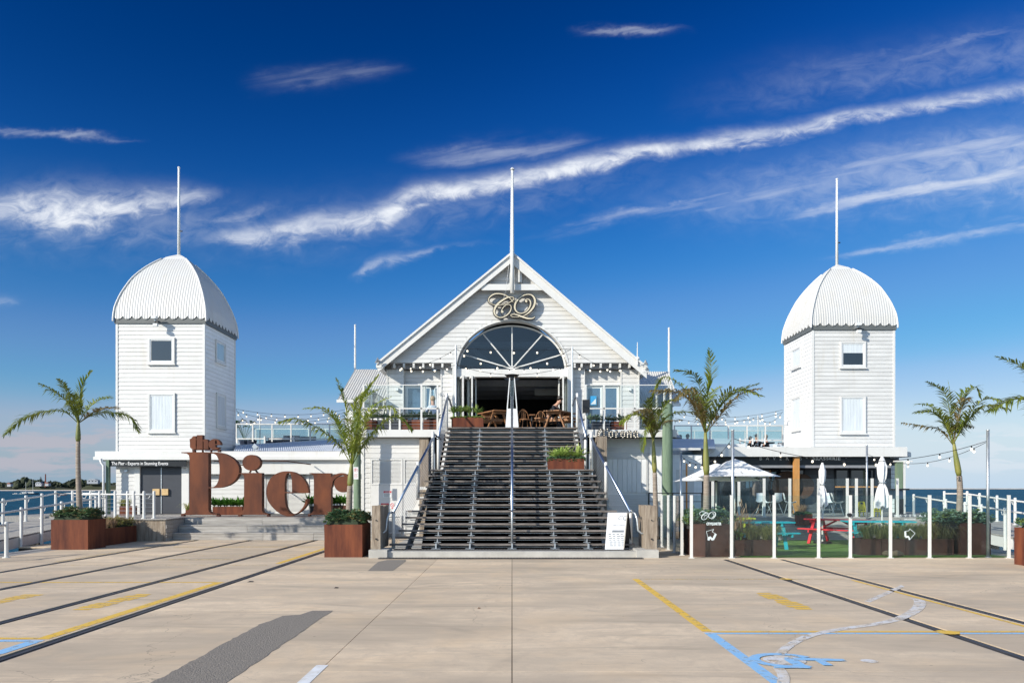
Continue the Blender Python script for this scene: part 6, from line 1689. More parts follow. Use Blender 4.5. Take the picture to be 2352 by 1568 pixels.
SLATE = mat('dark_steel', (.10, .105, .11), .5, metal=.3)
for s in (-1, 1):
    MB().beam((s*2.62, 19.8, .05), (s*2.20, 22.6, 2.02), .06, .22).build('side_stringer', SLATE, stair)
    MB().beam((s*2.12, 24.0, 2.05), (s*2.04, 25.95, 3.45), .08, .26).build('side_stringer', WHITE, stair)
# added black sheets keep the sun out and paint the shade under the stairs
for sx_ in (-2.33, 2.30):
    fixn(MB().prismx([(20.5, .013), (20.5, .15), (22.7, 1.85), (24.1, 1.95), (25.9, 3.2), (26.95, 3.2), (26.95, .013)], sx_, sx_+.03).build('side_shade_sheet', VOID, stair))
MB().box(-2.6, 2.6, 26.9, 26.97, .013, 3.38).build('back_shade_sheet', VOID, stair)
MB().box(-2.29, 2.29, 20.4, 26.88, .0125, .02).build('floor_shade_sheet', VOID, stair)
# handrails
def hrail(label, path, posts, m_=STAIN, r=.034, wires=None, end=None):
    t = thing('handrail', label, 'handrail', path[0], 'handrails of the main stairs')
    MB().tube(path, r, 10).build('rail', m_, t, smooth=True)
    for (p, z0, z1, pm, pr) in posts:
        MB().tube([(p[0], p[1], z0), (p[0], p[1], z1-.02), (p[0], p[1], z1)], [pr, pr, pr*.7], 10).build('post', pm, t, smooth=True)
    if wires:
        a, c, b0, n_ = wires
        for i in range(n_):
            f = (i+1)/(n_+1)
            MB().tube([Vector(a) - Vector((0, 0, b0*f)), Vector(c) - Vector((0, 0, b0*f))], .005, 4).build('wire', GALV, t)
    if end:
        MB().tube(end, .026, 8).build('end_loop', GALV, t, smooth=True)
    return t
for s in (-1, 1):
    sd = 'left' if s < 0 else 'right'
    a = (s*2.96, 19.9, 1.06); c = (s*2.24, 23.1, 3.22)
    hrail('lower %s handrail of the main stairs with slanting wires' % sd, [a, c, (s*2.10, 23.45, 3.10)],
        [((s*2.97, 19.95), .15, 1.12, WHITE, .045), ((s*2.56, 21.7), .12+RISE*8, 2.38, WHITE, .045), ((s*2.28, 22.95), 2.1, 3.3, WHITE, .045)],
        wires=((s*2.97, 19.95, 1.0), (s*2.28, 22.95, 3.1), .95, 9),
        end=[(s*3.0, 19.88, 1.06), (s*3.06, 19.8, 1.04), (s*3.10, 19.75, .9), (s*3.12, 19.72, .62), (s*3.2, 19.7, .55), (s*3.3, 19.7, .54)])
    a = (s*2.2, 23.6, 3.12); c = (s*2.10, 25.9, 4.65)
    hrail('upper %s handrail of the main stairs' % sd, [a, c, (s*2.05, 26.3, 4.55), (s*1.98, 26.45, 4.3)],
        [((s*2.20, 23.8), 2.2, 3.15, WHITE, .045), ((s*2.12, 25.85), FZ-.4, 4.75, WHITE, .045)], wires=((s*2.2, 23.8, 3.0), (s*2.12, 25.85, 4.5), .85, 8))
hrail('central handrail running up the middle of the main stairs', [(0, 19.9, 1.10), (0, 22.6, 3.12), (0, 24.0, 3.25), (0, 25.8, 4.62)],
    [((0, 19.95), .15, 1.08, GALV, .028), ((0, 22.6), 2.1, 3.1, GALV, .028), ((0, 24.0), 2.1, 3.2, GALV, .028), ((0, 25.8), 3.6, 4.6, GALV, .028)])
# timber baulks
def baulk(label, x0, x1, y0, y1, z0, z1, cap=False, grp='old wharf timbers'):
    t = thing('timber_post', label, 'timber post', ((x0+x1)/2, y0, z0), grp)
    n_ = max(1, int(round((y1-y0)/.42)))
    for i in range(n_):
        a = y0 + (y1-y0)*i/n_
        MB().box(x0+.006*(i % 2), x1-.008*(i % 2), a+.004, a+(y1-y0)/n_-.004, z0, z1-.02*(i % 2)).build('baulk', OLDTIM, t)
    MB().tube([((x0+x1)/2, y0-.035, z0+.25), ((x0+x1)/2, y0+.01, z0+.25)], .02, 6).tube([((x0+x1)/2, y0-.03, z0+.7), ((x0+x1)/2, y0+.01, z0+.7)], .015, 6).build('bolt', DARK, t)
    return t
baulk('short weathered timber bollard at the left foot of the stairs', X(854, 19.25), X(873.5, 19.25), 19.25, 20.55, .19, 1.24)
baulk('short weathered timber bollard at the right foot of the stairs', X(1484, 19.25), X(1509, 19.25), 19.25, 20.4, .19, 1.24)
baulk('tall weathered timber post left of the landing', X(963, 26.9), X(984, 26.9), 26.9, 28.3, 0, 3.385)
baulk('tall weathered timber post right of the landing', X(1371, 26.3), X(1394, 26.3), 26.3, 27.6, 0, 3.385)
for s in (-1, 1):
    MB().box(min(s*3.1, s*2.3), max(s*3.1, s*2.3), 26.6, 26.68, 1.62, 1.72).box(min(s*3.1, s*2.3), max(s*3.1, s*2.3), 26.6, 26.68, 1.28, 1.38).build('tie_beam', WHITE, stair)

# ================================================================ balconies
YBL = 26.8
bal = thing('balcony', 'white edged balcony around the top of the main stairs', 'balcony', (0, YBL, 3.39))
xL0, xL1, xR0, xR1 = X(812, YBL), X(1007, YBL), X(1343, YBL), X(1555, YBL)
MB().box(xL0, xL1, YBL, YBL+.06, 3.39, FZ).box(xL0, xL0+.06, YBL+.062, 32.9, 3.39, FZ).build('fascia', WHITE, bal)
MB().box(xR0, xR1, YBL, YBL+.06, 3.39, FZ).box(xR1-.06, xR1, YBL+.062, 32.9, 3.39, FZ).build('fascia', WHITE, bal)
MB().box(xL0+.07, -2.15, YBL+.063, 29.48, 3.5, FZ-.004).box(2.15, xR1-.07, YBL+.063, 29.48, 3.5, FZ-.004).box(-2.14, 2.14, 26.15, 29.6, 3.5, FZ-.004).box(xL0+.07, -4.75, 29.49, 33, 3.5, FZ-.006).box(4.75, xR1-.07, 29.49, 33, 3.5, FZ-.006).build('deck', GRYTIM, bal)
MB().box(-2.1, 2.1, 25.85, 26.14, FZ-.05, FZ).build('top_step', TREADM, bal)
def balrail(label, X0, X1, pts, tall, ztop, zmid, side_x):
    t = thing('balcony_railing', label, 'railing', (X0, YBL, FZ), 'railings of the balcony')
    y = YBL + .10
    for px in pts:
        MB().box(X(px, y)-.03, X(px, y)+.03, y-.03, y+.03, FZ-.2, ztop if px in tall else zmid).build('post', WHITE, t)
    MB().box(X0, X1, y-.03, y+.03, zmid+.001, zmid+.045).build('mid_rail', WHITE, t)
    MB().box(X0, X1, y-.012, y+.012, ztop, ztop+.028).build('top_rail', WHITE, t)
    MB().box(X0+.02, X1-.02, y-.005, y+.005, zmid+.05, ztop-.002).build('glass_panel', GLASS, t)
    for k in range(5):
        z = FZ+.08+k*.11; MB().tube([(X0, y, z), (X1, y, z)], .005, 4).build('wire', GALV, t)
    # return along the outer side
    MB().box(side_x-.03, side_x+.03, y+.032, 31.5, zmid+.001, zmid+.045).build('mid_rail', WHITE, t)
    MB().box(side_x-.012, side_x+.012, y+.032, 31.0, ztop, ztop+.028).build('top_rail', WHITE, t)
    for yy in (28.3, 29.8, 31.0): MB().box(side_x-.03, side_x+.03, yy-.03, yy+.03, FZ-.2, ztop-.002).build('post', WHITE, t)
    MB().box(side_x-.005, side_x+.005, y+.04, 30.95, zmid+.05, ztop-.004).build('glass_panel', GLASS, t)
zt2, zm2 = Z(885, YBL+.1), Z(939.5, YBL+.1)
balrail('left balcony railing with glass screen above wires', xL0+.32, xL1, [835, 896, 918, 968, 1005], (835, 968, 1005), zt2, zm2, xL0+.34)
balrail('right balcony railing with glass screen above wires', xR0, xR1-.12, [1345, 1387, 1436, 1457.5, 1540], (1345, 1387, 1457.5, 1540), zt2, zm2, xR1-.14)
# balcony planters
for i, (a, c, s) in enumerate(((836, 864, 0), (868, 915, 0), (921, 965, 0), (972, 1003, 0))):
    yb = YBL + .35
    planter('corten planter on the left balcony, number %s from the left tower side' % ('one', 'two', 'three', 'four')[i] if False else ['corten planter at the far left of the left balcony', 'dark planter second along the left balcony', 'corten planter third along the left balcony', 'corten planter beside the stairs on the left balcony'][i], X(a, yb), X(c, yb), yb, yb+.45, FZ, .36, CHARD if i == 1 else RUST, group='planters on the balconies')
agaves('agaves', 'pale green agaves along the left balcony railing', 'plants', [(X(842 + i*13.2, YBL+.55), YBL+.5 + .12*(i % 2), FZ+.34) for i in range(13)], .42, leafm('blue_green_agave', (.10, .18, .11), (.22, .32, .20), .15), 51, 22, .07, up=.55, stem=.08)
planter('dark planter on the right balcony behind the wires', X(1362, YBL+.35), X(1400, YBL+.35), YBL+.35, YBL+.8, FZ, .30, CHARD, group='planters on the balconies')
planter('rusty planter at the right of the right balcony', X(1404, YBL+.35), X(1440, YBL+.35), YBL+.35, YBL+.8, FZ, .30, RUST, group='planters on the balconies')
agaves('agaves', 'shaded agaves along the right balcony railing', 'plants', [(X(1356 + i*13.5, YBL+.55), YBL+.55, FZ+.28) for i in range(7)], .32, MATS['blue_green_agave'], 52, 20, .07, up=.5, stem=.08)
planter('corten planter at the top left of the stairs', X(1037, 25.95), X(1110, 25.95), 25.95, 26.35, FZ, .335, feet=True)
agaves('agaves', 'four variegated rosette plants in the planter at the stair top', 'plants', [(X(px, 26.15), 26.15, FZ+.30) for px in (1042, 1059, 1077, 1095)], .34, AGAVE, 53, 36, .065, up=.9, stem=.18)
shrub('low_shrub', 'low trailing shrub below the rosettes at the stair top', 'plants', X(1039, 26.1), X(1108, 26.1), 26.0, 26.3, FZ+.3, .08, AGAVE, 54, dens=260, leaf=.06)
planter('corten planter standing on the right of the stair landing', X(1264-5, 22.75), X(1349-7, 22.75), 22.75, 23.15, 2.20, .31)
agaves('agaves', 'bright green agaves in the planter on the stair landing', 'plants', [(X(px, 22.95), 22.95, 2.48) for px in (1276, 1290, 1304, 1328)], .46, leafm('bright_agave', (.22, .34, .07), (.46, .54, .16), .3), 55, 28, .07, up=.75, stem=.07)
shrub('low_shrub', 'trailing green shrub spilling over the landing planter', 'plants', X(1262, 22.9), X(1340, 22.9), 22.8, 23.1, 2.48, .10, SUCC, 56, dens=380, leaf=.05, over=.07)

# patio heaters
def heater(label, x, y, z0, k=1.0):
    t = thing('patio_heater', label, 'patio heater', (x, y, z0), 'pyramid patio heaters')
    def frus(w0, w1, za, zb_): return MB().add([(x-w0, y-w0, za), (x+w0, y-w0, za), (x+w0, y+w0, za), (x-w0, y+w0, za), (x-w1, y-w1, zb_), (x+w1, y-w1, zb_), (x+w1, y+w1, zb_), (x-w1, y+w1, zb_)], [(0,3,2,1),(4,5,6,7),(0,1,5,4),(1,2,6,5),(2,3,7,6),(3,0,4,7)])
    frus(.21*k, .165*k, z0+.02, z0+.62*k).build('base', WPLAST, t)
    for sx in (-1, 1):
        for sy in (-1, 1): MB().beam((x+sx*.155*k, y+sy*.155*k, z0+.62*k), (x+sx*.075*k, y+sy*.075*k, z0+1.62*k), .028*k).build('leg', WPLAST, t)
    MB().tube([(x, y, z0+.62*k), (x, y, z0+1.6*k)], .055*k, 10).build('glass_tube', GLASS, t)
    MB().box(x-.085*k, x+.085*k, y-.085*k, y+.085*k, z0+1.58*k, z0+1.68*k).build('burner', BLKPL, t)
    MB().tube([(x, y, z0+1.68*k), (x, y, z0+1.72*k), (x, y, z0+1.74*k)], [.20*k, .235*k, .12*k], 20).build('reflector', BLKPL, t)
heater('steel pyramid heater at the top centre of the stairs', 0.0, 26.25, FZ, 1.02)
heater('pale pyramid heater on the left balcony behind the railing', X(994, 28.6), 28.6, FZ, 1.0)
# poles and strings over the stairs
pa, pb = (X(1047, 26.4), 26.4), (X(1314, 26.4), 26.4)
for nm, p, yt in (('left', pa, 793), ('right', pb, 796)):
    t = thing('light_pole', 'slim steel pole with festoon lights at the %s of the stair top' % nm, 'pole', (p[0], p[1], FZ), 'poles carrying the festoon lights')
    MB().tube([(p[0], p[1], FZ), (p[0], p[1], Z(yt, 26.4))], .032, 8).build('pole', GALV, t)
BR = .032
def sl2(label, a, b_, sag, n_, st_=0): string_lights(label, a, b_, sag, n_, r=BR, start=st_, group='festoon strings over the stairs')
sl2('upper straight festoon string across the arched window', (pa[0], 26.4, Z(798, 26.4)), (pb[0], 26.4, Z(800, 26.4)), .08, 5)
sl2('deeper sagging festoon string across the arched window', (pa[0], 26.4, Z(800, 26.4)), (pb[0], 26.4, Z(800, 26.4)), .62, 7)
sl2('festoon string along the bottom of the arched window', (pa[0], 26.4, Z(838, 26.4)), (pb[0], 26.4, Z(838, 26.4)), .14, 8, .2)
sl2('lowest festoon string in front of the doorway beam', (pa[0], 26.4, Z(838, 26.4)), (pb[0], 26.4, Z(838, 26.4)), .32, 5)
sl2('festoon string from the left pole to the left eave', (pa[0], 26.4, Z(800, 26.4)), (X(912, 28.6), 28.6, Z(840, 28.6)), .22, 6)
sl2('festoon string along the left bracket band', (pa[0], 26.4, Z(838, 26.4)), (X(912, 28.6), 28.6, Z(843, 28.6)), .10, 5, .2)
sl2('festoon string from the right pole to the right eave', (pb[0], 26.4, Z(800, 26.4)), (X(1440, 28.6), 28.6, Z(843, 28.6)), .26, 4)
sl2('festoon string along the right bracket band', (pb[0], 26.4, Z(838, 26.4)), (X(1430, 28.6), 28.6, Z(845, 28.6)), .08, 5, .2)
# loudspeaker on a post at the right of the stairs
sc2 = thing('screen', 'black loudspeaker on a post at the right top of the stairs', 'screen', P(1345, 948, 26.5))
MB().box(X(1338, 26.5), X(1354, 26.5), 26.45, 26.53, Z(948, 26.5), Z(918, 26.5)).build('panel', BLKPL, sc2); MB().tube([(X(1346, 26.55), 26.56, Z(935, 26.5)), (X(1346, 26.55), 26.56, FZ)], .02, 6).build('stand', WHITE, sc2)
for s, px in ((-1, 944), (1, 1443)):
    w_ = thing('wall_light', 'small white wall light beside the %s balcony window' % ('left' if s < 0 else 'right'), 'wall light', P(px-s*0, 893, 29.4))
    px = 937-30+5 if s < 0 else 1447
    MB().box(X(px-3, 29.4), X(px+3, 29.4), 29.36, 29.465, Z(897, 29.4), Z(890, 29.4)).build('lamp', WPLAST, w_)

# ================================================================ stores below the balconies
def store(label, x0, x1, yw_, s):
    t = thing('store_shed', label, 'shed', ((x0+x1)/2, yw_, 0))
    MB().box(x0, x1, yw_, yw_+3, 0, 3.38).build('wall', BOARDS, t)
    return t
sx0, sx1, sy = X(833, 27.15), X(964, 27.15), 27.15
sh = store('white store below the left balcony with louvred doors', sx0, sx1, sy, -1)
boards(sh, (Vector((sx0, sy, 0)), Vector((1, 0, 0)), Vector((0, -1, 0))), 0, 3.2, .17, full(0.06, sx1-sx0, [(tx(851, sy, sx0), tx(975, sy, sx0), 0, Z(1050, sy))]), BOARD)
MB().box(sx0, sx1, sy-.035, sy, 3.2, 3.38).build('frieze', WHITE, sh)
MB().box(sx0-.03, sx0+.055, sy-.04, sy+.02, 0, 3.2).build('corner_board', WHITE, sh)
zm_ = Z(1114, sy)
for (a, c) in ((852, 925), (927, 975)):
    louvre(sh, X(a, sy), X(c, sy), zm_+.01, Z(1053, sy), sy-.02)
    MB().box(X(a, sy), X(c, sy), sy-.05, sy, 0.06, zm_).build('door_panel', WHITE, sh)
    louvre(sh, X(a, sy)+.03, X(c, sy)-.03, .12, .95, sy-.075) if a > 900 else louvre(sh, X(a, sy)+.1, X(c, sy)-.03, .12, .75, sy-.075)
ws = thing('danger_sign', 'upper small red and white warning label on the louvred store doors', 'sign', P(888, 1130, sy-.06), 'warning labels on the store door')
def placard(t, px0, px1, py0, py1, Y, head, bodyc=WPLAST):
    MB().box(X(px0, Y), X(px1, Y), Y-.006, Y, Z(py1, Y), Z(py0, Y)).build('plate', bodyc, t)
    h = (py1-py0)*head
    MB().box(X(px0+1, Y), X(px1-1, Y), Y-.009, Y-.0065, Z(py0+1+h, Y), Z(py0+1, Y)).build('red_band', mat('sign_red', (.60, .05, .06), .5), t)
Yp_ = sy-.056
placard(ws, 880, 900, 1126, 1142, Yp_, .28); text('DANGER', .05, WPLAST, ws, (X(884, Yp_), Yp_-.011, Z(1130.6, Yp_)), width=.18)
for i, yy in enumerate((1134, 1136.6, 1139.2)): MB().box(X(882, Yp_), X(897 - i*2, Yp_), Yp_-.009, Yp_-.0065, Z(yy+.9, Yp_), Z(yy, Yp_)).build('text_line', TRIMG, ws)
w3 = thing('danger_sign', 'lower red and white danger label on the louvred store doors', 'sign', P(885, 1165, sy-.06), 'warning labels on the store door')
placard(w3, 874, 894, 1154, 1163, Yp_, .6); text('DANGER', .05, WPLAST, w3, (X(878, Yp_), Yp_-.011, Z(1160, Yp_)), width=.18)
w4 = thing('prohibition_sign', 'round red prohibition symbol beside the danger label', 'sign', P(901, 1165, sy-.06))
MB().box(X(895.5, Yp_), X(906.5, Yp_), Yp_-.006, Yp_, Z(1168, Yp_), Z(1153, Yp_)).build('plate', WPLAST, w4)
rg = MB(); c_ = P(901, 1159, Yp_)
for i in range(25):
    a = 2*math.pi*i/24
    for r_ in (.065, .048): rg.v.append((c_.x+r_*math.cos(a), Yp_-.009, c_.z+r_*math.sin(a)))
rg.f = [(2*i, 2*i+1, 2*i+3, 2*i+2) for i in range(24)]; rg.beam((c_.x-.045, Yp_-.009, c_.z+.045), (c_.x+.045, Yp_-.009, c_.z-.045), .014, .003, (0, 1, 0)); rg.build('ring', MATS['sign_red'], w4)
MB().box(X(899, Yp_), X(903, Yp_), Yp_-.009, Yp_-.0065, Z(1167, Yp_), Z(1164.5, Yp_)).build('red_text', MATS['sign_red'], w4)
# right store in the shade
rx0, rx1, ry = 3.2, X(1519, 27.4), 27.4
sr = store('white store below the right balcony, in the blue shade of the stairs', rx0, rx1, ry, 1)
boards(sr, (Vector((rx0, ry, 0)), Vector((1, 0, 0)), Vector((0, -1, 0))), 0, 3.1, .185, full(0, rx1-rx0, [(tx(1383, ry, rx0), tx(1484, ry, rx0), Z(1131, ry), Z(1053, ry))]), BOARD)
MB().box(rx0, rx1+.15, ry-.04, ry, 3.1, 3.38).build('frieze', WHITE, sr)
for i in range(9):
    a = 1385 + i*11; MB().box(X(a, ry)+.006, X(a+11, ry)-.006, ry-.04, ry-.012, Z(1130, ry), Z(1054, ry)).build('door_plank', BOARDS, sr)
MB().box(X(1383, ry), X(1386, ry)-.012, ry-.05, ry, Z(1131, ry), Z(1053, ry)).box(X(1384, ry)+.002, X(1486, ry), ry-.05, ry, Z(1053, ry)+.002, Z(1050, ry)).box(X(1484, ry)+.002, X(1487, ry), ry-.05, ry, Z(1131, ry), Z(1053, ry)).build('door_frame', WHITE, sr)
MB().box(X(1492, ry), X(1519, ry), ry-.055, ry-.03, 0, 3.1).build('side_panel', BOARDS, sr)
aw = thing('awning', 'small white sheet awning above the right store', 'awning', P(1530, 1006, 27.2))
MB().add([P(1492, 1005, 27.0), P(1566, 1005, 27.0), P(1548, 986, 28.6), P(1500, 986, 28.6)], [(0, 1, 2, 3)]).build('sheet', CORR, aw); MB().beam(P(1492, 1006, 27.0), P(1566, 1006, 27.0), .04).build('edge', TRIMG, aw)
# green piles
for label, px0, px1, yt, Y in (('green treated pile at the outer corner of the left balcony', 812, 829, 945, 26.45), ('green treated pile with numbers carved in, right of the store', 1521, 1545, 927, 26.5)):
    t = thing('wharf_pile', label, 'pile', (X((px0+px1)/2, Y), Y, 0), 'green treated piles')
    r_ = (X(px1, Y)-X(px0, Y))/2
    MB().tube([(X((px0+px1)/2, Y), Y, 0), (X((px0+px1)/2, Y), Y, Z(yt, Y)-.03), (X((px0+px1)/2, Y), Y, Z(yt, Y))], [r_*1.02, r_*.98, r_*.9], 20).build('pile', GREENP, t, smooth=False)
pk = thing('parking_sign', 'small white no parking sign with a red P on the green pile', 'sign', P(818, 1108, 26.1))
Yk = 26.18
MB().box(X(812, Yk), X(823, Yk), Yk-.006, Yk, Z(1100, Yk), Z(1072, Yk)).build('plate', WPLAST, pk)
rg = MB(); c_ = P(817.5, 1079, Yk)
for i in range(25):
    a = 2*math.pi*i/24
    for r_ in (.062, .054): rg.v.append((c_.x+r_*math.cos(a), Yk-.009, c_.z+r_*math.sin(a)))
rg.f = [(2*i, 2*i+1, 2*i+3, 2*i+2) for i in range(24)]; rg.build('ring', MATS['sign_red'], pk)
text('P', .12, MATS['sign_red'], pk, (X(815, Yk), Yk-.009, Z(1082, Yk)), ext=.001)
for i in range(4): MB().box(X(813.5, Yk), X(821.5-i % 2, Yk), Yk-.009, Yk-.007, Z(1088.6+i*2.6, Yk), Z(1087.8+i*2.6, Yk)).build('text_line', mat('sign_pink', (.55, .25, .27), .5), pk)

# Corona bulb letters
Yc = 26.62
def k_(x, y, w_=21): return (X(1341.4 + .1172*x, Yc), Z(955.5 + .1172*y, Yc), w_*.1172*Yc/F)
co_ = thing('bulb_sign', 'bulb lit letters reading Corona on the right balcony edge', 'sign', P(1416, 1004, Yc))
L_ = {'letter_c': [[(293,412),(275,370),(278,320),(300,282),(330,258),(372,245)], [(390,412),(392,365),(390,320),(385,285),(372,262)], [(430,272),(455,252),(500,262)]],
 'letter_o': [[(490,320),(523,300),(558,320),(558,385),(523,412),(490,385),(490,320)]],
 'letter_r': [[(625,412),(625,300)], [(625,318),(650,298),(675,305)]],
 'letter_o.001': [[(725,320),(760,300),(793,320),(793,385),(760,412),(725,385),(725,320)]],
 'letter_n': [[(850,412),(850,310)], [(850,318),(885,296),(918,312),(918,412)]],
 'letter_a': [[(975,330),(1005,298),(1042,318),(1045,412)], [(1045,345),(990,355),(975,385),(1000,412),(1045,395)]]}
for nm, sts in L_.items():
    mb = MB()
    for j, st_ in enumerate(sts): ribbon(mb, crom([k_(*p) for p in st_], 3), Yc-.004*j, Yc+.09, drift=.004)
    mb.build(nm.split('.')[0], mat('dark_galvanised', (.05, .055, .06), .5), co_)
bl = [(325,262),(297,290),(280,330),(278,370),(293,405),(390,285),(390,325),(390,365),(390,400),(455,253),(490,320),(522,303),(555,320),(490,355),(556,355),(490,385),(523,410),(556,385),(625,305),(625,340),(625,375),(625,410),(670,302),(725,320),(760,303),(793,320),(722,355),(792,355),(726,390),(760,412),(793,388),(850,315),(850,348),(850,380),(850,410),(885,298),(917,315),(917,347),(917,380),(917,410),(976,330),(1005,300),(1040,315),(977,370),(982,395),(1010,412),(1045,348),(1045,382),(1055,410)]
fb = None
for (x, y) in bl:
    p = k_(x, y); c_ = Vector((p[0], Yc-.03, p[1]))
    if fb is None: fb = MB().sphere(c_, .014, 7, 5).build('bulb', LIT, co_, smooth=True); b0 = c_
    else: inst(fb, co_, c_ - b0)
# ================================================================ furniture and people
def picnic(label, cx_, cy_, z0, L_, rot, m_, H=.75, W=.68, group='picnic tables', m_bench=None):
    """table top planks, benches, A-frame legs; long side along local x"""
    t = thing('picnic_table', label, 'picnic table', (cx_, cy_, z0), group)
    def T(mb):
        c, s = math.cos(rot), math.sin(rot)
        mb.v = [(cx_ + x*c - y*s, cy_ + x*s + y*c, z0 + z) for x, y, z in mb.v]; return mb
    pw = W / 4
    for i in range(4):
        T(MB().box(-L_/2, L_/2, -W/2+i*pw+.005, -W/2+(i+1)*pw-.005, H-.035, H)).build('top_plank', m_, t)
    for s in (-1, 1):
        for j in range(2):
            y = s*(W/2+.12+j*.12); T(MB().box(-L_/2, L_/2, min(y, y+s*.11), max(y, y+s*.11), .43, .465)).build('bench_plank', m_, t)
    for sx in (-1, 1):
        x = sx*(L_/2-.28)
        T(MB().beam((x-.025, -W*.28, H-.04), (x-.025, -W*.72, 0), .045, .09, (1, 0, 0))).build('leg', m_, t)
        T(MB().beam((x+.025, W*.28, H-.04), (x+.025, W*.72, 0), .045, .09, (1, 0, 0))).build('leg', m_, t)
        T(MB().box(x+.05, x+.09, -W/2-.33, W/2+.33, .34, .428)).build('cross_bar', m_, t)
        T(MB().box(x-.10, x-.052, -W/2+.03, W/2-.03, H-.12, H-.037)).build('top_bearer', m_, t)
    T(MB().beam((-L_/2+.3, 0, .42), (-.1, 0, H-.05), .04, .07, (0, 1, 0)).beam((L_/2-.3, 0, .42), (.1, 0, H-.05), .04, .07, (0, 1, 0))).build('brace', m_, t)
    return t
def shell_chair(label, x, y, z0, rot, m_=WPLAST, group='white shell chairs'):
    t = thing('shell_chair', label, 'chair', (x, y, z0), group)
    def T(mb):
        c, s = math.cos(rot), math.sin(rot); mb.v = [(x + a*c - b_*s, y + a*s + b_*c, z0 + k) for a, b_, k in mb.v]; return mb
    sh_ = MB(); prof = [(.22, .46), (.10, .43), (-.06, .43), (-.16, .48), (-.20, .60), (-.23, .74), (-.25, .80)]
    n_ = 8
    for (yy, zz) in prof:
        w_ = .22 if zz < .5 else (.21 - (zz-.5)*.18)
        for j in range(n_+1):
            u = -1 + 2*j/n_; sh_.v.append((u*w_, yy + (.05*u*u if zz > .5 else 0), zz + .05*u*u*(1 if zz < .6 else 0)))
    for i in range(len(prof)-1):
        for j in range(n_): k = i*(n_+1)+j; sh_.f.append((k, k+1, k+n_+2, k+n_+1))
    T(sh_).build('seat_shell', m_, t, smooth=True)
    for (ax, ay) in ((-1, -1), (1, -1), (1, 1), (-1, 1)):
        T(MB().tube([(ax*.10, ay*.08, .42), (ax*.21, ay*.20, 0)], .011, 5)).build('leg', GALV, t)
    T(MB().beam((-.16, -.15, .2), (.16, .15, .2), .008).beam((-.16, .15, .21), (.16, -.15, .21), .008)).build('wire_brace', GALV, t)
    return t
def skinned(name, verts, edges, radii, m_, parent, sub_=1):
    me = bpy.data.meshes.new(name); off = BASE[parent.name]
    me.from_pydata([tuple(Vector(v) - off) for v in verts], edges, [])
    o = bpy.data.objects.new(name, me); COL.objects.link(o)
    sk = o.modifiers.new('s', 'SKIN'); sk.use_smooth_shade = True
    for i, r_ in enumerate(radii):
        d = me.skin_vertices[0].data[i]; d.radius = r_ if isinstance(r_, tuple) else (r_, r_); d.use_root = (i == 0)
    s2 = o.modifiers.new('u', 'SUBSURF'); s2.levels = sub_
    bpy.context.view_layer.update()
    m2 = bpy.data.meshes.new_from_object(o.evaluated_get(bpy.context.evaluated_depsgraph_get()))
    bpy.data.objects.remove(o); m2.name = name; m2.materials.clear(); m2.materials.append(m_)
    m2.polygons.foreach_set('use_smooth', [True]*len(m2.polygons))
    c = bpy.data.objects.new(name, m2); COL.objects.link(c); c.parent = parent; BASE[c.name] = off
    return c
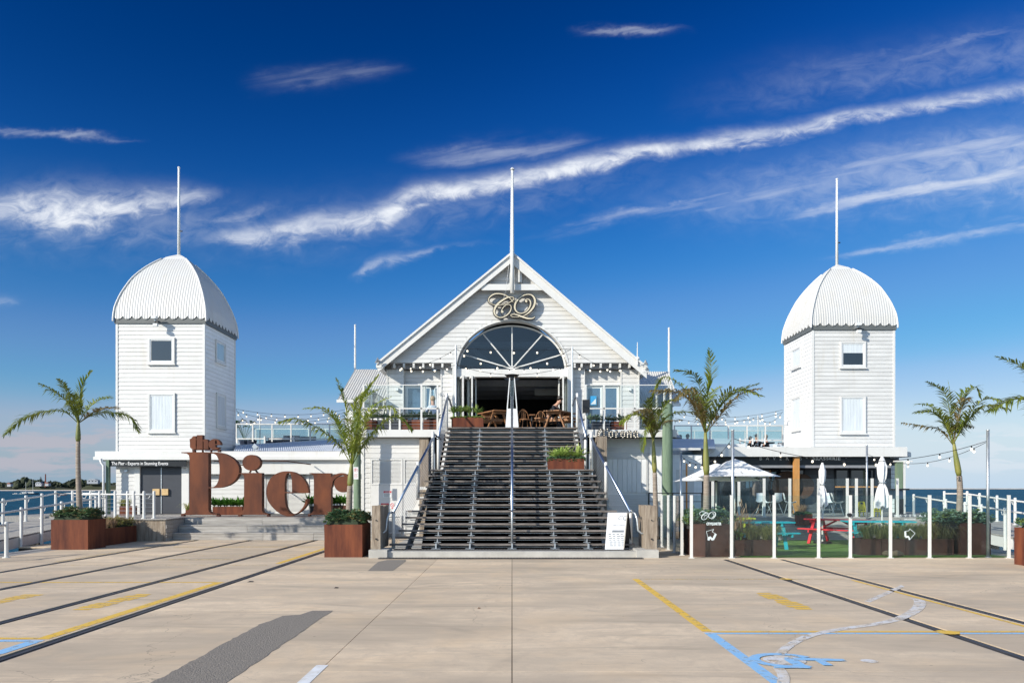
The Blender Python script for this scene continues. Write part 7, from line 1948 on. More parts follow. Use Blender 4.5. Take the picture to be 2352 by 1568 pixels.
def seated(label, x, y, zseat, rot, shirt, hair, lean=.15, armf=.35, cap=None, head_down=.0, pants=CLBLK):
    t = thing('person', label, 'person', (x, y, zseat))
    c_, s_ = math.cos(rot), math.sin(rot)
    def T(p): return (x + p[0]*c_ - p[1]*s_, y + p[0]*s_ + p[1]*c_, zseat + p[2])
    # facing local -y; seat plane z=0
    J = [(0, 0, .06), (0, -.03*lean, .22), (0, -.30*lean, .42), (0, -.38*lean, .50), (0, -.42*lean - .01, .57), (0, -.5*lean-.03-.05*head_down, .66), (0, -.52*lean-.03-.08*head_down, .75),
         (-.17, -.34*lean, .45), (-.22, -.34*lean-.10, .26), (-.13, -armf-.05, .24), (-.09, -armf-.15, .25),
         (.17, -.34*lean, .45), (.22, -.34*lean-.10, .26), (.13, -armf-.05, .24), (.09, -armf-.15, .25),
         (-.09, -.02, .04), (-.11, -.42, .05), (-.11, -.44, -.36), (-.11, -.56, -.40),
         (.09, -.02, .04), (.11, -.42, .05), (.11, -.44, -.36), (.11, -.56, -.40)]
    E = [(0,1),(1,2),(2,3),(3,4),(4,5),(5,6),(3,7),(7,8),(8,9),(9,10),(3,11),(11,12),(12,13),(13,14),(0,15),(15,16),(16,17),(17,18),(0,19),(19,20),(20,21),(21,22)]
    Rr = [(.15,.11), (.14,.10), (.15,.10), (.08,.07), (.055,.055), (.078,.088), (.07,.085), .055, .042, .032, .035, .055, .042, .032, .035, .085, .062, .045, .04, .085, .062, .045, .04]
    skinned('body', [T(p) for p in J], E, Rr, SKIN, t)
    k = [0,1,2,3,7,8,11,12]; mp = {a: i for i, a in enumerate(k)}
    skinned('shirt', [T(J[i]) for i in k], [(0,1),(1,2),(2,3),(3,4),(4,5),(3,6),(6,7)], [(.165,.125),(.155,.115),(.165,.115),(.09,.08),.072,.06,.072,.06], shirt, t)
    k = [0,15,16,17,19,20,21]
    skinned('trousers', [T(J[i]) for i in k], [(0,1),(1,2),(2,3),(0,4),(4,5),(5,6)], [(.16,.12),.10,.075,.058,.10,.075,.058], pants, t)
    h = Vector(J[6]); hd = MB()
    hd.sphere((h.x, h.y+.02, h.z+.025), .098, 12, 8, 1.08); hm = MB(); hm.v = [T(p) for p in hd.v]; hm.f = [f for f in hd.f]
    # keep only crown and back of the head
    keep = []
    for f in hd.f:
        cc = [sum(hd.v[i][a] for i in f)/len(f) for a in range(3)]
        if cc[2] > h.z+.045 or (cc[1] > h.y+.02 and cc[2] > h.z-.06): keep.append(f)
    hm.f = keep; hm.build('hair', cap or hair, t, smooth=True)
    n_ = MB().tube([T((0, h.y-.075, h.z+.015)), T((0, h.y-.105, h.z-.02))], [.008, .016], 6); n_.build('nose', SKIN, t, smooth=True)
    e_ = MB()
    for sx in (-1, 1): e_.sphere(T((sx*.032, h.y-.078, h.z+.015)), .010, 6, 4)
    e_.build('eyes', DARK, t)
    if cap: MB().beam(T((0, h.y-.06, h.z+.055)), T((0, h.y-.17, h.z+.045)), .13, .015).build('cap_brim', cap, t)
    return t
# top of the stairs
picnic('brown timber picnic table at the right of the hall opening', X(1283, 27.6)+.08, 27.9, FZ, 1.5, R(62), BRNTIM, H=.70, W=.60, group='brown picnic tables at the stair top')
picnic('brown timber picnic table left of the central heater', X(1131, 27.6), 27.9, FZ, 1.5, R(115), BRNTIM, H=.70, W=.55, group='brown picnic tables at the stair top')
seated('person in a dark t-shirt bent over the brown picnic table', X(1262, 27.9), 28.2, FZ+.40, R(60), CLBLK, HAIRD, lean=.7, armf=.38, head_down=.6)
seated('fair haired person in a pale blue shirt seated on the left balcony', X(996, 27.9), 27.9, FZ+.40, R(-160), CLWHT, HAIRF, lean=.2)
def bentwood(label, x, y, z0, rot):
    t = thing('bentwood_chair', label, 'chair', (x, y, z0), 'bentwood chairs in the hall')
    c_, s_ = math.cos(rot), math.sin(rot)
    def T(a, b_, k): return (x + a*c_ - b_*s_, y + a*s_ + b_*c_, z0 + k)
    MB().tube([T(0, 0, .43), T(0, 0, .455)], .20, 14).build('seat', BRNTIM, t)
    for (ax, ay) in ((-1, -1), (1, -1), (1, 1), (-1, 1)): MB().tube([T(ax*.13, ay*.13, .43), T(ax*.19, ay*.19, 0)], .014, 6).build('leg', BRNTIM, t)
    MB().tube([T(.2*math.cos(R(a)), .17+.02*math.sin(R(a)), .45+.36*math.sin(R(a))) for a in range(0, 181, 20)], .014, 6).build('back_hoop', BRNTIM, t)
    MB().tube([T(-.07, .18, .46), T(-.07, .19, .78)], .009, 5).tube([T(.07, .18, .46), T(.07, .19, .78)], .009, 5).tube([T(0, .18, .46), T(0, .19, .80)], .009, 5).build('spindles', BRNTIM, t)
    return t
bentwood('bentwood chair right of the central heater, in the opening', X(1206, 28.0), 28.0, FZ, R(20))
bentwood('bentwood chair just left of the seated person', X(1236, 28.6), 28.6, FZ, R(-30))
hb = thing('side_table', 'small square table between the bentwood chairs', 'table', (X(1221, 28.2), 28.2, FZ))
MB().box(X(1214, 28.2), X(1229, 28.2), 28.05, 28.4, FZ+.60, FZ+.63).build('top', BRNTIM, hb); MB().tube([(X(1221.5, 28.2), 28.2, FZ), (X(1221.5, 28.2), 28.2, FZ+.6)], .03, 8).build('leg', DARK, hb)

# A-board at the foot of the stairs
ab = thing('sandwich_board', 'white sandwich board menu standing before the lowest treads', 'sandwich board', P(1415, 1258, 19.3))
def v_(px, py, y): return (X(px, 19.35), y, Z(py, 19.35))
Ya = 19.55
fa_ = [(X(1389, Ya), 19.5, .17), (X(1432, Ya), 19.5, .17), (X(1443, Ya), 19.72, 1.06), (X(1398, Ya), 19.72, 1.06)]
def slabq(q_, th_, m_, nm, par):
    a = Vector(q_[1]) - Vector(q_[0]); b_ = Vector(q_[3]) - Vector(q_[0]); n__ = a.cross(b_).normalized() * th_
    o = MB().add([tuple(Vector(p)) for p in q_] + [tuple(Vector(p) - n__) for p in q_], [(0,1,2,3),(7,6,5,4),(0,4,5,1),(1,5,6,2),(2,6,7,3),(3,7,4,0)]).build(nm, m_, par); return fixn(o)
glossw = mat('glossy_white_board', (.82, .82, .82), .12, var=.01, spec=1.0)
slabq(fa_, .02, glossw, 'front_panel', ab)
slabq([(X(1437, Ya), 19.52+.45, .17), (X(1457, Ya), 19.97, .17), (X(1446, Ya), 19.76, 1.06), (X(1442, Ya), 19.76, 1.06)], .015, BLKPL, 'rear_panel', ab)
MB().beam(fa_[1], fa_[2], .025, .03).beam((X(1457, Ya), 19.97, .17), (X(1446, Ya), 19.75, 1.05), .02, .03).build('frame', BLKPL, ab)
for a, c in ((fa_[0], .03), (fa_[1], -.03)): MB().beam((a[0]+c, a[1], .165), (a[0]+c, a[1]-.01, .10+.05), .02).build('foot', GALV, ab)
def onface(u, v2, w_=0):
    a = Vector(fa_[0]).lerp(Vector(fa_[1]), u); b_ = Vector(fa_[3]).lerp(Vector(fa_[2]), u); p = a.lerp(b_, v2)
    n__ = (Vector(fa_[1])-Vector(fa_[0])).cross(Vector(fa_[3])-Vector(fa_[0])).normalized(); return p + n__ * w_
def facebar(u0, u1, v0, v1, m_, nm):
    MB().add([onface(u0, v0, .003), onface(u1, v0, .003), onface(u1, v1, .003), onface(u0, v1, .003)], [(0, 1, 2, 3)]).build(nm, m_, ab)
GPR = mat('grey_print', (.22, .24, .26), .3)
rnA = random.Random(4)
facebar(.30, .92, .46, .52, GPR, 'headline')
for i in range(7):
    v0 = .40 - i*.052; u0 = .12 + .02*i
    for j in range(4):
        a = u0 + j*.21; facebar(a, min(.95, a+.12+rnA.random()*.07), v0, v0+.024, GPR, 'menu_line')
tx_ = text('CQ', .16, GPR, None, (0, 0, 0), rot=(0, 0, 0), ext=.0005, shear=.4); 
d1 = (Vector(fa_[1])-Vector(fa_[0])).normalized(); d2_ = (Vector(fa_[3])-Vector(fa_[0])); nn_ = d1.cross(d2_).normalized(); d2_ = nn_.cross(d1)
M = Matrix((( d1.x, d2_.x, nn_.x, 0), (d1.y, d2_.y, nn_.y, 0), (d1.z, d2_.z, nn_.z, 0), (0, 0, 0, 1)))
p0 = onface(.52, .80, .003) - BASE[ab.name]; tx_.data.transform(Matrix.Translation(p0) @ M); tx_.parent = ab
t2 = text('YOUR CITY QUARTER', .05, GPR, None, (0, 0, 0), rot=(0, 0, 0), ext=.0005, width=.3); t2.data.transform(Matrix.Translation(onface(.30, .64, .003) - BASE[ab.name]) @ M); t2.parent = ab

# ================================================================ right hand building and deck
dr = struct(MB().box(4.35, 14.1, 26.56, 36, DZ-.3, DZ-.032), 'right_deck', GRYTIM)
pm = None
for i in range(30):
    y = 26.56 + i*.146
    if pm is None: pm = MB().box(4.35, 14.1, y, y+.14, DZ-.03, DZ).build('deck_plank', GRYTIM, dr)
    else: inst(pm, dr, (0, i*.146, 0))
struct(MB().box(14.11, 16.3, 28.6, 36, DZ-.25, DZ), 'rear_deck', GRYTIMY)
st = thing('deck_steps', 'grey timber steps behind the coloured picnic tables', 'steps', (9, 25.6, 0))
for k, (yy, zt2_) in enumerate(((25.6, .235), (26.06, .468), (26.52, .70))):
    for (a, c) in ((6.2, 9.6), (9.61, 12.9)):
        for j in range(2): MB().box(a, c, yy-.012-.004*j, yy+.028, zt2_-.232+j*.102, zt2_-.134+j*.10).build('riser_board', GRYTIM, st)
        if k < 2:
            for j in range(3): MB().box(a, c, yy-.03+j*.158, yy-.03+j*.158+.15, zt2_-.028, zt2_).build('tread_board', GRYTIM, st)
MB().box(6.2, 12.9, 25.65, 26.55, 0, .2).box(6.2, 12.9, 26.1, 26.55, .205, .435).build('step_frame', OLDTIM, st)

YFR = 30.6
rb = thing('restaurant_building', 'low white roofed restaurant with a black front beside the right tower', 'building', (11, YFR, DZ))
xa, xb = X(1625, YFR), X(2084, YFR)
zt1, zb1 = Z(1026, YFR), Z(1048, YFR)
MB().box(xa, xb, YFR, YFR+.06, zb1, zt1).build('fascia', WHITE, rb)
MB().prism([(xa, YFR), (xa, YFR+.06), (X(1592, YFR+.9), YFR+.96), (X(1590, YFR+.9), YFR+.9)], zb1-.02, zt1-.03).build('fascia', WHITE, rb)
MB().prism([(xa+.01, YFR+.061), (xb-.01, YFR+.061), (xb-.01, 36), (X(1598, YFR+.9), 36), (X(1598, YFR+.9), YFR+.98)], zt1-.12, zt1-.02).build('roof', ROOFG, rb)
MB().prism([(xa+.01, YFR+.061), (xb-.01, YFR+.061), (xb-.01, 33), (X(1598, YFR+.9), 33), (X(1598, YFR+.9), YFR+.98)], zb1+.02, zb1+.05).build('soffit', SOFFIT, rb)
MB().box(xb+.002, X(2101, YFR), YFR+.3, YFR+.36, Z(1048, YFR+.3), Z(1037, YFR+.3)).build('fascia', WHITE, rb)
MB().box(xb-.6, X(2104, YFR), YFR+.37, 33, Z(1046, YFR+.3)-.05, Z(1040, YFR+.3)).build('roof', WHITE, rb)
MB().box(X(2055, 30.7), X(2098, 30.7), 30.75, 30.83, Z(1060, 30.7), Z(1057, 30.7)).build('gutter', WHITE, rb)
MB().box(X(1610, 31.0), X(2045, 31.0), 31.0, 31.06, Z(1067.5, 31), Z(1046, 31)+.05).build('sign_band', SIGNBLK, rb)
MB().box(X(1680, 31.0), X(2045, 31.0), 30.95, 31.08, Z(1074, 31), Z(1068, 31)).build('blind_box', mat('grey_blind_box', (.22, .23, .25), .5), rb)
# back wall of the verandah with dark glazing
YBW = 32.2
MB().box(X(1603, YBW), X(2066, YBW), YBW+.04, YBW+.2, DZ, 3.0).build('wall', mat('dark_grey_boards', (.055, .06, .065), .7, var=.1), rb)
def gl_panel(px0, px1, py0, py1):
    f = MB(); x0, x1, z0, z1 = X(px0, YBW), X(px1, YBW), Z(py1, YBW), Z(py0, YBW)
    f.box(x0, x0+.05, YBW-.03, YBW+.03, z0, z1).box(x1-.05, x1, YBW-.03, YBW+.03, z0, z1).box(x0+.05, x1-.05, YBW-.028, YBW+.028, z1-.05, z1).box(x0+.05, x1-.05, YBW-.028, YBW+.028, z0, z0+.05)
    o = f.build('window', DARK, rb); MB().box(x0+.05, x1-.05, YBW+.0, YBW+.01, z0+.05, z1-.05).build('pane', DGLASS, o)
for a, c in ((1612, 1648), (1650, 1690), (1692, 1738), (1740, 1785), (1790, 1848), (1918, 1950), (1952, 2008)): gl_panel(a, c, 1077, 1180)
boards(rb, (Vector((X(1850, YBW), YBW+.03, 0)), Vector((1, 0, 0)), Vector((0, -1, 0))), DZ, 2.6, .17, full(0, X(1916, YBW)-X(1850, YBW)), mat('charcoal_weatherboard', (.09, .10, .115), .6, var=.08, rnd=.03))
boards(rb, (Vector((X(2010, YBW), YBW+.03, 0)), Vector((1, 0, 0)), Vector((0, -1, 0))), DZ, 2.6, .17, full(0, X(2046, YBW)-X(2010, YBW)), MATS['charcoal_weatherboard'])
boards(rb, (Vector((X(2047, YBW), YBW+.03, 0)), Vector((1, 0, 0)), Vector((0, -1, 0))), DZ, 2.6, .17, full(0, X(2066, YBW)-X(2047, YBW)), BOARDS)
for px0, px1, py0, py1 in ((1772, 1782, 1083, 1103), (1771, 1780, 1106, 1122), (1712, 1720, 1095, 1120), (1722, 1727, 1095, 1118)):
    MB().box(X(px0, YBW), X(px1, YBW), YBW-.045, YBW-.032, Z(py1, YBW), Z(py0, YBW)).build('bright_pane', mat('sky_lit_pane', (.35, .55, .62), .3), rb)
for (px, r_) in ((1830, .62), (1862, .5)):
    dsk = MB(); dsk.tube([(X(px-22, 32), 31.9, 1.75), (X(px-22, 32), 31.98, 1.75)], r_, 28)
    tag(one(dsk, 'barrel_end', mat('dark_barrel_timber', (.07, .035, .018), .7, var=.3, scale=4, stretch=(8, 8, 1)), 'round timber disc %s of the orange post in the dark restaurant front' % ('left' if px < 1850 else 'right, smaller,'), 'wall decoration', 'timber discs'), 'round timber disc %s' % ('left of the orange post in the restaurant front' if px < 1850 else 'right of the orange post in the restaurant front'), 'wall decoration', 'timber discs')
# sign lettering
s1 = thing('restaurant_sign', 'pale lettering BAVERAS - BRASSERIE on the black band', 'sign', P(1870, 1052, 30.98))
lt_ = mat('dull_silver_lettering', (.80, .80, .77), .4)
YT = 30.985; zt3 = Z(1056, YT)
text('BAVERAS', .19, lt_, s1, (X(1744, YT), YT, zt3), spacing=2.6, width=X(1840, YT)-X(1744, YT), ext=.006)
MB().box(X(1851, YT), X(1855, YT), YT-.01, YT, Z(1052, YT), Z(1051.2, YT)).build('dash', lt_, s1); MB().box(X(1942, YT), X(1945, YT), YT-.01, YT, Z(1052, YT), Z(1051.2, YT)).build('dash', lt_, s1)
text('BRASSERIE', .17, lt_, s1, (X(1865, YT), YT, zt3), spacing=1.2, width=X(1930, YT)-X(1865, YT), ext=.006, bold=.006)
s2_ = thing('window_lettering', 'small BAVERAS BRASSERIE lettering on the dark glass', 'lettering', P(1972, 1073, 32.1))
YT = 32.13
text('BAVERAS', .12, mat('faint_lettering', (.40, .40, .40), .4), s2_, (X(1952, YT), YT, Z(1071.5, YT)), spacing=2.2, width=1.05, ext=.003)
text('BRASSERIE', .07, MATS['faint_lettering'], s2_, (X(1972, YT), YT, Z(1076, YT)), width=.42, ext=.003)
# posts of the verandah
MB().box(X(1825, 30.7), X(1836.5, 30.7), 30.7, 30.9, DZ, 2.95).build('timber_post', ORGTIM, rb)
MB().box(X(2061, 30.7), X(2074, 30.7), 30.7, 30.9, DZ, Z(1060, 30.7)).build('corner_post', GREENP, rb)
MB().box(X(2075, 30.7), X(2080, 30.7), 30.7, 30.78, DZ, Z(1060, 30.7)).build('downpipe', WHITE, rb)
ax = thing('air_unit', 'small white box sitting on the restaurant roof edge', 'roof box', P(1788, 1026, 31.0))
MB().box(X(1781, 31), X(1795, 31), 31, 31.3, zt1-.01, Z(1019.5, 31)).build('case', WPLAST, ax); MB().box(X(1784, 31), X(1792, 31), 30.985, 30.999, Z(1024, 31), Z(1021, 31)).build('grille', GALV, ax)

# link building between the hall and the restaurant
lk = thing('link_building', 'low white boarded building in blue shade behind the green pile', 'building', (6.8, 30.2, DZ))
lx0, lx1, ly = 5.5, X(1612, 30.4), 30.4
MB().box(lx0, lx1, ly, ly+3, DZ, 2.95).build('wall', BOARDS, lk)
boards(lk, (Vector((lx0, ly, 0)), Vector((1, 0, 0)), Vector((0, -1, 0))), DZ, 2.85, .2, full(0, lx1-lx0, [(tx(1553, ly, lx0), tx(1594, ly, lx0), 0, Z(1078, ly))]), BOARDS)
MB().box(X(1553, ly), X(1594, ly), ly-.03, ly, DZ, Z(1078, ly)).build('door', WHITE, lk)
MB().box(lx0, lx1-.1, ly-.25, ly-.18, Z(1034, ly), Z(1029, ly)).build('gutter', WHITE, lk)
MB().add([(lx0, ly-.2, Z(1031, ly)), (X(1640, ly), ly-.2, Z(1031, ly)), (X(1640, 35.5), 35.5, Z(1008, 35.5)), (X(1550, 35.5), 35.5, Z(1007, 35.5)), (lx0, 33, 3.4)], [(0, 1, 2, 3, 4)]).build('roof', ROOFG, lk)
MB().box(X(1632, 33), X(1712, 33), 33, 33.1, Z(1030, 33), Z(1019, 33)).build('parapet', WHITE, lk)
# right terrace
struct(MB().box(7.6, 14, 36.4, 43.5, 3.2, 3.5), 'right_terrace', ROOFG)
terrace_rail('glass balustrade of the right roof terrace, nearest row', [1549, 1588, 1630.6, 1673, 1715.6, 1757.5, 1797], 36.3, 978.5, 1008, pm=WHITE)
terrace_rail('glass balustrade of the right roof terrace, far row', [1556, 1595, 1634, 1711, 1750, 1798], 43, 990, 1022, pm=WHITE)
rl = thing('terrace_low_rail', 'white low rail before the seated people on the right terrace', 'railing', P(1710, 1012, 36))
MB().box(X(1695, 36), X(1797, 36), 35.97, 36.03, Z(1012, 36), Z(1010, 36)).build('rail', WHITE, rl)
for px in (1700, 1729, 1757): MB().tube([(X(px, 36), 36, Z(1020, 36)), (X(px, 36), 36, Z(1006, 36))], .04, 8).build('post', WHITE, rl)
zs_ = 3.5 + .15
def tp(px, py, Y): # place so the head top shows at py
    return X(px, Y), Y, Z(py, Y) - .86
for args in ((1741, 997, 37.6, CLBLK, HAIRD, DARK, R(-60), 'person in a black top and cap seated on the right terrace'), (1719, 1002, 37.4, CLBLK, HAIRD, None, R(70), 'person in black seated at the left of the terrace table'),
             (1763, 998, 37.6, SKIN, HAIRF, None, R(-80), 'fair haired person seated nearest the right tower'), (1580, 997, 39, CLWHT, HAIRD, None, R(-20), 'dark haired person behind the terrace glass above the link building'),
             (1560, 999, 39.2, mat('wine_cloth', (.14, .08, .09), .9), HAIRD, None, R(20), 'person seated leftmost on the right terrace')):
    x, y, z = tp(*args[:3]); seated(args[7], x, y, z, args[6], args[3], args[4], cap=args[5])
bx = thing('planter_box', 'square white crate with dark plants against the right tower', 'planter', P(1795, 1022, 36.2))
MB().box(X(1787, 36.2), X(1799, 36.2), 36.05, 36.25, Z(1023, 36.2), Z(1016, 36.2)).build('box', GALV, bx)
tt = thing('terrace_table', 'dark low table before the people on the right terrace', 'table', P(1750, 1020, 37))
MB().box(X(1744, 37), X(1778, 37), 36.9, 37.3, Z(1018, 37), Z(1015, 37)).build('top', DARK, tt); MB().box(X(1758, 37), X(1764, 37), 37, 37.1, 3.5, Z(1018, 37)).build('leg', DARK, tt)
lp = thing('light_pole', 'thin pole carrying festoon lights on the right terrace', 'pole', P(1741, 1008, 37.2), 'poles carrying the festoon lights')
MB().tube([(X(1741, 37.2), 37.2, 3.5), (X(1741, 37.2), 37.2, Z(954, 37.2))], .025, 8).build('pole', WHITE, lp)
string_lights('highest festoon string over the right terrace', (X(1530, 37), 37, Z(945, 37)), (X(1798, 34), 34, Z(941, 34)), .30, 9, r=.034)
string_lights('lower festoon string over the right terrace', (X(1550, 37), 37, Z(960, 37)), P(1741, 957, 37.2), .25, 9, r=.034)
string_lights('short festoon string between the terrace pole and the right tower', P(1741, 957, 37.2), (X(1798, 34), 34, Z(945, 34)), .35, 5, r=.034)
string_lights('middle festoon string over the right terrace', (X(1600, 38), 38, Z(950, 38)), (X(1797, 34.5), 34.5, Z(944, 34)), .35, 7, r=.034)

# glass screen on the restaurant deck
def glassfence(label, posts, z0, h, m_=GLASSG, group='glass fences', pw=.032, skip=()):
    t = thing('glass_fence', label, 'glass fence', (posts[0][0], posts[0][1], z0), group)
    for (x, y) in posts:
        MB().box(x-pw, x+pw, y-pw*.8, y+pw*.8, z0+.006, z0+h).build('post', WHITE, t)
        MB().box(x-pw*2, x+pw*2, y-pw*1.7, y+pw*1.7, z0, z0+.012).build('base_plate', WHITE, t)
    for i, ((x0, y0), (x1, y1)) in enumerate(zip(posts, posts[1:])):
        if i in skip: continue
        d = Vector((x1-x0, y1-y0, 0)).normalized()
        MB().beam((x0+d.x*(pw+.004), y0+d.y*(pw+.004), z0+.05+(h-.06)/2), (x1-d.x*(pw+.004), y1-d.y*(pw+.004), z0+.05+(h-.06)/2), .010, h-.06).build('glass_panel', m_, t)
    return t
glassfence('glass screen along the restaurant deck behind the tables', [(X(px, 26.8), 26.8) for px in (1637, 1697, 1755, 1814, 1880, 1946, 1967, 2003, 2061)], DZ, 1.30, pw=.04)
glassfence('glass fence of slim posts beside the right foot of the stairs', [(4.25, 22.6), (4.22, 21.5), (4.20, 20.6), (4.22, 19.8)], 0, 1.48)
fence = glassfence('front glass fence of white posts enclosing the dining lawn', [(X(px, 19.0), 19.0) for px in (1588, 1680, 1778, 1880, 1953, 2045, 2135, 2227, 2317)], 0, 1.50)
MB().tube([(X(1951, 18.95), 18.9, 1.03), (X(1951, 18.95), 18.99, 1.03)], .045, 10).build('gate_latch', DARK, fence)
# etched graphics on the glass
etch = mat('etched_white_film', (.62, .70, .70), .6)
g1 = thing('glass_graphic', 'white CQ CITYQUARTER lettering and arrow on the first glass panel', 'graphic', (X(1632, 18.99), 18.985, .9), 'etched graphics on the glass fence')
Yg = 18.985
def mini(sx, sy, x0, y0, k, w_): return [(X(x0 + (p[0])*k, Yg), Z(y0 + (p[1])*k, Yg), p[2]*k*Yg/F*w_) for p in sx]
for st_ in (Cs, Qs):
    mb = MB(); ribbon(mb, crom(mini(st_, None, 1600, 1169.5, .0215, 1.3), 2), Yg-.001, Yg, drift=.001); mb.build('script_letter', etch, g1)
text('CITYQUARTER', .085, etch, g1, (X(1622.5, Yg), Yg, Z(1205, Yg)), width=X(1657, Yg)-X(1622.5, Yg), ext=.001, bold=.004)
def outline(pts, px0, py0, k, w_, par):
    pp_ = [(X(px0+a*k, Yg), Z(py0+b_*k, Yg)) for a, b_ in pts]
    for i in range(len(pp_)):
        p, q_ = pp_[i], pp_[(i+1) % len(pp_)]; w2 = w_[i]
        MB().beam((p[0], Yg-.001*i*.3, p[1]), (q_[0], Yg-.001*i*.3, q_[1]), w2, .002, (0, 1, 0)).build('arrow_edge', etch, par)
outline([(345,1190),(440,1162),(420,1195),(468,1222),(430,1300),(385,1262),(370,1305)], 1561.9, 1010.6, .17574, [.008,.012,.008,.05,.05,.05,.008], g1)
g2 = thing('glass_graphic', 'white BAVERAS lettering and arrow on the fourth glass panel from the right', 'graphic', (X(2090, Yg), Yg, .6), 'etched graphics on the glass fence')
text('BAVERAS', .075, etch, g2, (X(2054, Yg), Yg, Z(1186, Yg)), spacing=2.3, width=X(2126, Yg)-X(2054, Yg), ext=.001)
text('BRASSERIE', .05, etch, g2, (X(2077, Yg), Yg, Z(1193.5, Yg)), width=X(2103, Yg)-X(2077, Yg), ext=.001)
outline([(1165,1188),(1215,1180),(1225,1155),(1295,1215),(1222,1300),(1212,1258),(1170,1262)], 1874.25, 1010.6, .17574, [.010,.010,.010,.010,.03,.045,.045], g2)

# dining lawn
lawn = struct(MB().box(X(1660, 21), 12.0, 19.2, 25.55, .001, .012), 'artificial_lawn', TURF, 'green artificial lawn under the picnic tables')
rg_ = random.Random(61)
TBM = {}
picnic('turquoise picnic table nearest the left end of the lawn', 6.75, 21.9, .012, 1.85, R(2), TEAL, H=.74)
picnic('lime yellow picnic table behind the left turquoise one', 6.4, 23.7, .012, 1.5, R(0), LIME, H=.78)
picnic('red picnic table between the two turquoise tables', X(1915, 24), 23.6, .012, 1.9, R(-52), RED, H=.74)
picnic('turquoise picnic table partly hidden by the right grass planters', X(2020, 22.3), 22.4, .012, 1.85, R(-9), TEAL, H=.74)
# umbrellas
def umbrella(label, x, y, z0, hw_, z_edge, z_top, rot=0.0, tilt=0.0):
    t = thing('open_umbrella', label, 'umbrella', (x, y, z0), 'open white umbrellas')
    c_, s_ = math.cos(rot), math.sin(rot)
    mb = MB(); n_ = 8
    rings = [(0.16, z_top-.02), (.4, z_edge+(z_top-z_edge)*.62), (.7, z_edge+(z_top-z_edge)*.28), (1.0, z_edge)]
    for (f_, z) in rings:
        for i in range(4):
            for j in range(n_):
                a = [(-1, -1), (1, -1), (1, 1), (-1, 1)][i]; b_ = [(-1, -1), (1, -1), (1, 1), (-1, 1)][(i+1) % 4]
                u = j/n_; px_, py_ = (a[0]+(b_[0]-a[0])*u)*hw_*f_, (a[1]+(b_[1]-a[1])*u)*hw_*f_
                sag = .05*math.sin(math.pi*u)*f_
                mb.v.append((x+px_*c_-py_*s_, y+px_*s_+py_*c_, z+sag*0 - sag*.7*(1 if f_ < 1 else -.4)))
    N_ = 4*n_
    for k in range(3):
        for j in range(N_): mb.f.append((k*N_+j, (k+1)*N_+j, (k+1)*N_+(j+1) % N_, k*N_+(j+1) % N_))
    mb.build('canopy', CANVAS, t)
    v_2 = MB()
    for (f_, z) in ((.24, z_top-.10), (.13, z_top-.02), (.02, z_top+.03)):
        for a in ((-1, -1), (1, -1), (1, 1), (-1, 1)): v_2.v.append((x+(a[0]*c_-a[1]*s_)*hw_*f_, y+(a[0]*s_+a[1]*c_)*hw_*f_, z))
    for k in range(2):
        for j in range(4): v_2.f.append((4*k+j, 4*k+4+j, 4*k+4+(j+1) % 4, 4*k+(j+1) % 4))
    v_2.f.append((8, 9, 10, 11)); v_2.build('vent_cap', CANVAS, t)
    MB().tube([(x, y, z0), (x, y, z_top)], .028, 10).build('pole', WHITE, t, smooth=True)
    rb_ = MB()
    for a in ((-1, -1), (1, -1), (1, 1), (-1, 1), (0, -1), (0, 1), (1, 0), (-1, 0)):
        ex, ey = (a[0]*c_-a[1]*s_)*hw_*.97, (a[0]*s_+a[1]*c_)*hw_*.97
        MB().beam((x, y, z_top-.06), (x+ex, y+ey, z_edge-.005), .015).build('rib', GALV, t)
        MB().beam((x, y, z_edge+.02), (x+ex*.5, y+ey*.5, z_edge+(z_top-z_edge)*.42), .012).build('strut', GALV, t)
    MB().tube([(x, y, z_edge-.02), (x, y, z_edge+.06)], .05, 10).build('runner', BLKPL, t)
    MB().tube([(x, y, z0), (x, y, z0+.06)], .28, 16).build('base', DARK, t)
    return t
um1 = umbrella('open white square umbrella nearer the viewer on the lawn', X(1687, 23.6), 23.6, .012, 1.04, Z(1094.5, 23.0), Z(1056, 23.6), 0)
um2 = umbrella('open white umbrella partly behind the other, nearest the green pile', X(1645, 24.6), 24.6, .012, 1.10, Z(1104.5, 24.0), Z(1066, 24.6), 0)
text('BAVERAS', .07, mat('faint_grey_print', (.45, .45, .46), .8), um1, (X(1668, 22.9), 22.86, Z(1087.5, 22.9)), width=.42, ext=.001, rot=(R(65), 0, 0))
